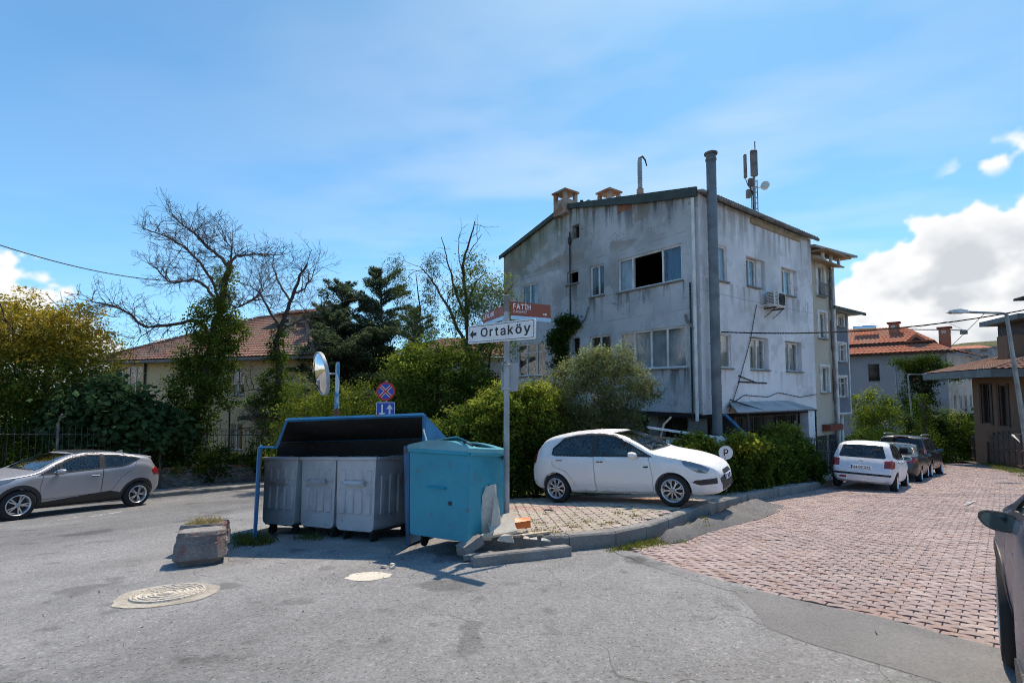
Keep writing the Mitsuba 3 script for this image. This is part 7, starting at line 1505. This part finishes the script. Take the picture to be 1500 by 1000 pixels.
crown(t, [((-1.3, 16.9, 1.6), (.5, .5, .9)), ((-.85, 17.0, 1.2), (.4, .4, 1.0)), ((-1.1, 16.9, .2), (.5, .5, .9))], 5000, .08, [DK, DK, MD], .15, name='ivy', aspect=.8)
# 8 bushy trees in the middle
t = thing('bushy_tree', 'round bushy tree with glossy dark leaves right of the no stopping sign', 'tree')
add('trunk', limb([base(-2.4, 15.6, 0), (-2.35, 15.6, .5), (-2.4, 15.6, 2.2)], .12, .04)[0], 'bark', t, smooth=True)
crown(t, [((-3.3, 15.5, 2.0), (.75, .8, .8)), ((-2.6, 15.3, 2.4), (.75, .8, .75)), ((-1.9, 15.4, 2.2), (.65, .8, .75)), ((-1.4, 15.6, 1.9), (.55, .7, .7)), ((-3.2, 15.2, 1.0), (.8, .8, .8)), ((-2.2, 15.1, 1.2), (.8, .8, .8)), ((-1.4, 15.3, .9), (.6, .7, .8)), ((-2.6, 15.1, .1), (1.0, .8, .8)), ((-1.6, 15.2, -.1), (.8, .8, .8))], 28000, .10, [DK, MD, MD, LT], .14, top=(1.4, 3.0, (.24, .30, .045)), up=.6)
shrub('leafy_bush', 'yellow green bush behind the traffic mirror pole', 'bush', [((-7.7, 18.4, 1.2), (.7, .7, .7)), ((-6.9, 18.2, .6), (.8, .8, .8)), ((-8.0, 18.6, .3), (.8, .8, .9)), ((-6.9, 18.0, -.4), (.9, .8, .8)), ((-8.2, 18.6, -.8), (.9, .8, .9))], 12000, .09, [MD, LT, YG], clump=.18)
shrub('leafy_bush', 'yellowish bush left of the no stopping sign', 'bush', [((-6.2, 17.6, 1.1), (.7, .7, .8)), ((-5.5, 17.4, .7), (.7, .7, .8)), ((-5.0, 17.4, .9), (.6, .7, .8)), ((-5.7, 17.2, -.2), (.9, .8, .8)), ((-4.6, 17.0, .3), (.6, .7, .9)), ((-4.3, 16.6, -.6), (.8, .8, .9))], 13000, .085, [MD, LT, YG, DK], clump=.17)
shrub('yellow_bush', 'bright yellow green bush under the acacia, left of the sign pole', 'bush', [((-.5, 14.2, 1.2), (.45, .5, .55)), ((-.75, 14.1, .7), (.5, .5, .55)), ((-.2, 14.0, .9), (.4, .5, .5)), ((-.5, 13.9, .3), (.6, .5, .5))], 7000, .075, [LT, YG, (.2, .19, .03)], clump=.13)
# 9 hedge behind the pavement
hb_ = []
for f in np.linspace(0, 1, 9):
    x, y = -1.75 + 2.5 * f, 11.75 + .75 * f; zt = .62 + .95 * min(1, f * 1.5)
    for z in np.arange(-1.0, zt - .2, .45): hb_.append(((x, y + .1 * R.normal(), z), (.42, .42, .38)))
    hb_.append(((x + .1 * R.normal(), y + .2, zt - .35 + .1 * R.normal()), (.42, .45, .36)))
hb_ += [((1.2, 12.9, -.2), (.5, .4, .8)), ((1.1, 12.8, .6), (.5, .4, .7)), ((1.7, 13.3, .1), (.6, .4, .9))]
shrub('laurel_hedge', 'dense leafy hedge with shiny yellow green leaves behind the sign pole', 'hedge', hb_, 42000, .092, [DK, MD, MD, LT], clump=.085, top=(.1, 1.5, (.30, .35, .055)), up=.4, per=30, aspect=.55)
t = thing('olive_bush', 'big loose grey green bush over the roof of the white hatchback', 'bush')
add('stem', [limb([base(2.0, 13.6, .1), (1.9 + dx * .3, 13.5, .0), (2.0 + dx, 13.4, 1.0 + abs(dx) * .3)], .06, .015, 5)[0] for dx in (-.8, -.3, .3, .9, 1.3)], 'bark', t, smooth=True)
ob = [((1.0, 13.3, 1.3), (.5, .5, .5)), ((1.6, 13.2, 1.75), (.55, .55, .5)), ((2.2, 13.2, 2.0), (.55, .55, .45)), ((2.7, 13.2, 2.2), (.55, .5, .45)), ((2.2, 13.2, 2.3), (.4, .4, .3)), ((3.15, 13.2, 1.75), (.45, .5, .4)), ((3.6, 13.2, 1.45), (.35, .4, .25)), ((2.0, 13.1, 1.2), (.75, .6, .6)), ((2.8, 13.1, 1.2), (.6, .5, .5)), ((1.3, 13.1, .7), (.6, .5, .5)), ((2.2, 13.1, .5), (.7, .5, .5)), ((3.0, 13.2, .6), (.5, .5, .45)), ((1.7, 13.2, -.2), (.7, .5, .6)), ((2.8, 13.3, -.2), (.7, .5, .6))]
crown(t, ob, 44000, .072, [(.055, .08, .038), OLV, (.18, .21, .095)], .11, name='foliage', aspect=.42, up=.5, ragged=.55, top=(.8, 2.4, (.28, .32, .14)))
tw = []; [grow((2.2 + .7 * R.normal(), 13.2, 1.8), R.normal(0, .5, 3) + [0, 0, 1], .5, .012, 1, tw) for _ in range(14)]; [grow((3.3, 13.2, 1.5), (1, R.normal(0, .3), .2 + .3 * R.normal()), .4, .01, 1, tw) for _ in range(5)]; add('twigs', tw, 'bark', t, kind='stuff')
# 10 ivy hedge along the street front
ih = []
for f in np.linspace(0, 1, 15):
    x, y = 4.75 + 5.2 * f, 12.55 + 4.25 * f; zb = float(SW(x, y))
    for z in (.25, .65, 1.0): ih.append(((x + .1 * R.normal(), y + .1 * R.normal(), zb + z), (.36, .34, .26)))
ih += [((10.1, 17.0, -1.1), (.45, .4, .5)), ((9.3, 16.9, -.2), (.6, .5, .5)), ((8.7, 16.7, -.1), (.5, .5, .45))]
shrub('ivy_hedge', 'ivy covered hedge along the pavement in front of the barred windows', 'hedge', ih, 34000, .085, [DK, MD, MD, LT], clump=.12, stem=False, aspect=.9, droop=.9, up=.2, top=(-.35, .1, (.24, .29, .05)))
shrub('vine_tuft', 'bright vine shoots between the plank heap and the round disc', 'shrub', [((4.7, 12.7, .15), (.3, .25, .22)), ((4.3, 12.6, .0), (.3, .25, .22)), ((6.0, 13.1, .12), (.35, .25, .18)), ((6.5, 13.6, .05), (.4, .25, .15))], 3200, .09, [LT, YG, YG], clump=.1, aspect=.85, stem=False)
# ivy on the grey wall
t = thing('wall_ivy', 'dark ivy clump hanging on the left face of the grey block by a small opening', 'creeper')
ivb = [((*(FL.p(s, .12, z)),), (.25, .25, .3)) for s, z in ((6.3, 4.2), (5.9, 4.3), (6.5, 3.8), (6.1, 3.7), (6.6, 3.3), (6.25, 3.1), (6.45, 2.7), (6.3, 2.3), (6.9, 3.6), (5.6, 4.1))]
crown(t, ivb, 6500, .09, [DK, MD, (.03, .055, .015)], .13, name='foliage', aspect=.85, droop=.6)
add('stem', FL.tube([(6.2, .05, .9), (6.3, .05, 2.5), (6.2, .05, 4.0)], .025, 5), 'bark', t)
# far right trees
def conifer(name, label, x, y, zb, zt, w, n, cols, size=.2):
    t = thing(name, label, 'tree'); add('trunk', cyl((x, y, zb), (x, y, zt - .3), .12, 6), 'bark', t)
    crown(t, [((x + .25 * w * R.normal(), y + .25 * w * R.normal(), zb + (zt - zb) * f), (w * (1.0 - .55 * f), w * (1.0 - .55 * f), (zt - zb) * .11)) for f in np.linspace(.06, .95, 11)], n, size, cols, .22, aspect=.35, droop=.9); return t
t = conifer('dark_spruce', 'tall dark spruce with drooping boughs beyond the parked row, at the street bend', 30.2, 36.5, -4.2, 3.6, 1.6, 16000, [(.016, .03, .014), DK, (.035, .055, .02)])
crown(t, [((28.6, 36.2, 3.5), (.9, .6, .25)), ((29.6, 36.3, 3.2), (.9, .6, .4)), ((31.6, 36.6, 3.1), (.9, .6, .3)), ((30.6, 36.4, 3.5), (.7, .6, .3)), ((32.4, 36.8, 2.4), (.7, .5, .2)), ((30.3, 36, 3.6), (.8, .6, .3))], 4200, .2, [DK, MD, (.09, .12, .02)], .2, name='upper_boughs', aspect=.35, droop=1.0)
shrub('roadside_tree', 'leafy roadside tree at the bend between the spruce and the brown house', 'tree', [((33.6, 38, -1.1), (1.1, 1, 1.0)), ((34.4, 38, -2.1), (1.3, 1, 1.2)), ((33.0, 38, -2.4), (1.2, 1, 1.2)), ((35.4, 38.4, -2.6), (1.1, 1, 1.2)), ((34, 37.6, -3.3), (1.8, 1, .8)), ((36.2, 38.8, -3.2), (1.0, 1, .9))], 16000, .17, [DK, MD, LT, YG], clump=.24)
conifer('column_cypress', 'narrow column shaped green cypress left of the far lamp post', 23.9, 30.0, -3.6, .2, .62, 5000, [DK, MD], .12)
conifer('column_cypress', 'second column shaped cypress right behind the first one', 25.3, 30.6, -3.7, 1.2, .55, 5000, [DK, MD, LT], .12)
shrub('garden_bush', 'round bright bush between the blue grey block and the column cypresses', 'bush', [((21.6, 30, .4), (1.2, 1, 1.1)), ((22.3, 30.4, -.6), (1.2, 1, 1.1)), ((21.6, 29.4, -1.9), (1.4, 1, 1.1)), ((22.8, 29.8, -2.4), (1.3, 1, 1.0))], 14000, .14, [MD, LT, YG], clump=.22)
shrub('garden_bush', 'yellow flowering bush low beside the blue grey block', 'bush', [((19.3, 26.4, -2.1), (.6, .5, .4))], 1400, .1, [YL, YG, LT], clump=.12)
shrub('garden_bush', 'clipped green bush right of the far lamp post', 'bush', [((27.4, 33.4, -2.0), (1.2, 1.0, 1.1)), ((28.2, 33.8, -3.0), (1.2, 1.0, 1.0))], 7000, .13, [DK, MD, LT], clump=.18)
shrub('garden_bush', 'dark bush under the blue grey block behind the parked saloon', 'bush', [((18.2, 25.6, -1.6), (1.2, .9, 1.0)), ((20.2, 27.4, -1.7), (1.4, 1.0, 1.0))], 8000, .13, [DK, DK, MD], clump=.2)
for (x, y, r_, lb) in ((60, 62, 3.2, 'green tree below the red roof house at the right'), (72, 76, 4, 'green tree further down in the gap'), (52, 58, 2.6, 'low green tree at the foot of the pink side wall')):
    shrub('slope_tree', lb, 'tree', [((x, y, float(TZ(np.array(x * 1.), np.array(y * 1.))) + r_), (r_, r_, r_))], 4000, .5, [DK, MD, LT], clump=.6)
# trees closing the view on the far left and beyond the garden
for (x, y, w, h, lb) in ((-45, 40, 5, 5, 'far tree beyond the golden tree'), (-36, 52, 6, 6, 'far tree left of the cream house'), (-20, 62, 6, 6, 'far tree behind the cream house'), (6, 66, 6, 7, 'far tree behind the low house')):
    z = float(TZ(np.array(x * 1.), np.array(y * 1.))); shrub('background_tree', lb, 'tree', [((x, y, z + h * .55), (w, w * .7, h * .5)), ((x + w * .6, y, z + h * .4), (w * .6, w * .5, h * .4))], 5000, .45, [DK, MD, LT], clump=.55)
# weeds and grass tufts along kerbs and joints
def tufts(name, label, spots, blades, hgt, cols, hf=G):
    V, F, C = [], [], []
    for (x, y, s) in spots:
        for _ in range(int(blades * s)):
            a, b = x + R.normal(0, .09 * s ** .5), y + R.normal(0, .09 * s ** .5); l = hgt * R.uniform(.35, 1.2); d = R.normal(0, .55, 2) * l; w = R.normal(0, 1, 2); w = w / (np.linalg.norm(w) + 1e-9) * R.uniform(.003, .008); z = float(hf(a, b)); k = len(V)
            V += [(a - w[0], b - w[1], z), (a + w[0], b + w[1], z), (a + d[0], b + d[1], z + l)]; F.append((k, k + 1, k + 2)); c = np.array(cols[R.integers(len(cols))]) * R.uniform(.7, 1.3); C += [c] * 3
    k = add(name, (V, F), 'dull_leaf', color=np.array(C)); lab(k, label, 'weeds', kind='stuff')
tufts('kerb_weeds', 'green and straw weeds along the foot of the kerb by the dark asphalt ramp', [(1.75, 7.22, 1), (1.95, 7.4, 1.6), (2.1, 7.5, 1.6), (2.25, 7.66, 1.2), (1.4, 7.0, .7), (2.5, 7.55, .5)] + [(x, y, .4) for x, y in ((3.0, 8.2), (1.62, 7.1), (1.5, 7.05))], 150, .06, [MD, LT, YG, (.28, .22, .09)])
tufts('pavement_weeds', 'dry weeds between the pavement blocks near the rubble', [(.45, 7.35, .7), (.6, 7.2, .8), (.35, 7.2, .6), (.95, 7.7, .5), (1.2, 8.2, .35), (1.6, 8.0, .3), (2.1, 8.6, .3), (.5, 8.1, .4), (1.9, 9.0, .25)] + [(R.uniform(-.2, 3.2), R.uniform(7.6, 9.8), .12) for _ in range(26)], 150, .05, [MD, LT, (.25, .2, .08), (.3, .24, .1)], SW)
tufts('shelter_weeds', 'weeds growing round the left foot of the container shelter', [(-4.0, 7.8, 2.2), (-4.15, 7.95, 2), (-3.8, 7.75, 1), (-3.1, 7.9, 1.2), (-3.3, 8.0, 1.0), (-4.4, 8.3, 1.4)], 150, .14, [DK, MD, LT, (.2, .16, .07)])
tufts('verge_grass', 'grass and weeds on the verge at the right roadside', [(16.2 + 14 * f + R.uniform(0, .8), 15.3 + 17.5 * f - R.uniform(0, .6) , 1.6) for f in np.linspace(0, 1, 46)], 60, .14, [MD, LT, (.25, .22, .09)], lambda x, y: float(G(x, y)) + .1)
tufts('left_kerb_weeds', 'weeds along the foot of the left kerb and stone wall', [(*(LO + LD * f - [.05, -.05]), 1.0) for f in np.linspace(-4, 5, 14)] + [(*wpt(f, .12), 1.2) for f in np.linspace(-2, 8, 22)], 60, .1, [MD, LT, (.25, .22, .09)], lambda x, y: float(G(x, y)) + .06)
V, F, C = [], [], []
for _ in range(620):
    t_ = R.random(); x, y = R.uniform(-6, 4.2), R.uniform(3.6, 9.5)
    if R.random() < .6: x, y = R.uniform(-3.5, 1.0), R.uniform(5.6, 7.2)
    s = R.uniform(.003, .010); z = float(G(x, y)) + .004; k = len(V); m = R.normal(0, 1, (4, 3)) * s; V += [m[0] + [x, y, z], m[1] + [x, y, z], m[2] + [x, y, z + s]]; F.append((k, k + 1, k + 2)); c = np.array([(.35, .32, .27), (.12, .1, .08), (.25, .2, .12)])[R.integers(3)]; C += [c] * 3
lab(add('road_grit', (V, F), 'dull_leaf', color=np.array(C)), 'scattered grit and leaf litter on the asphalt round the shelter', 'litter', kind='stuff')
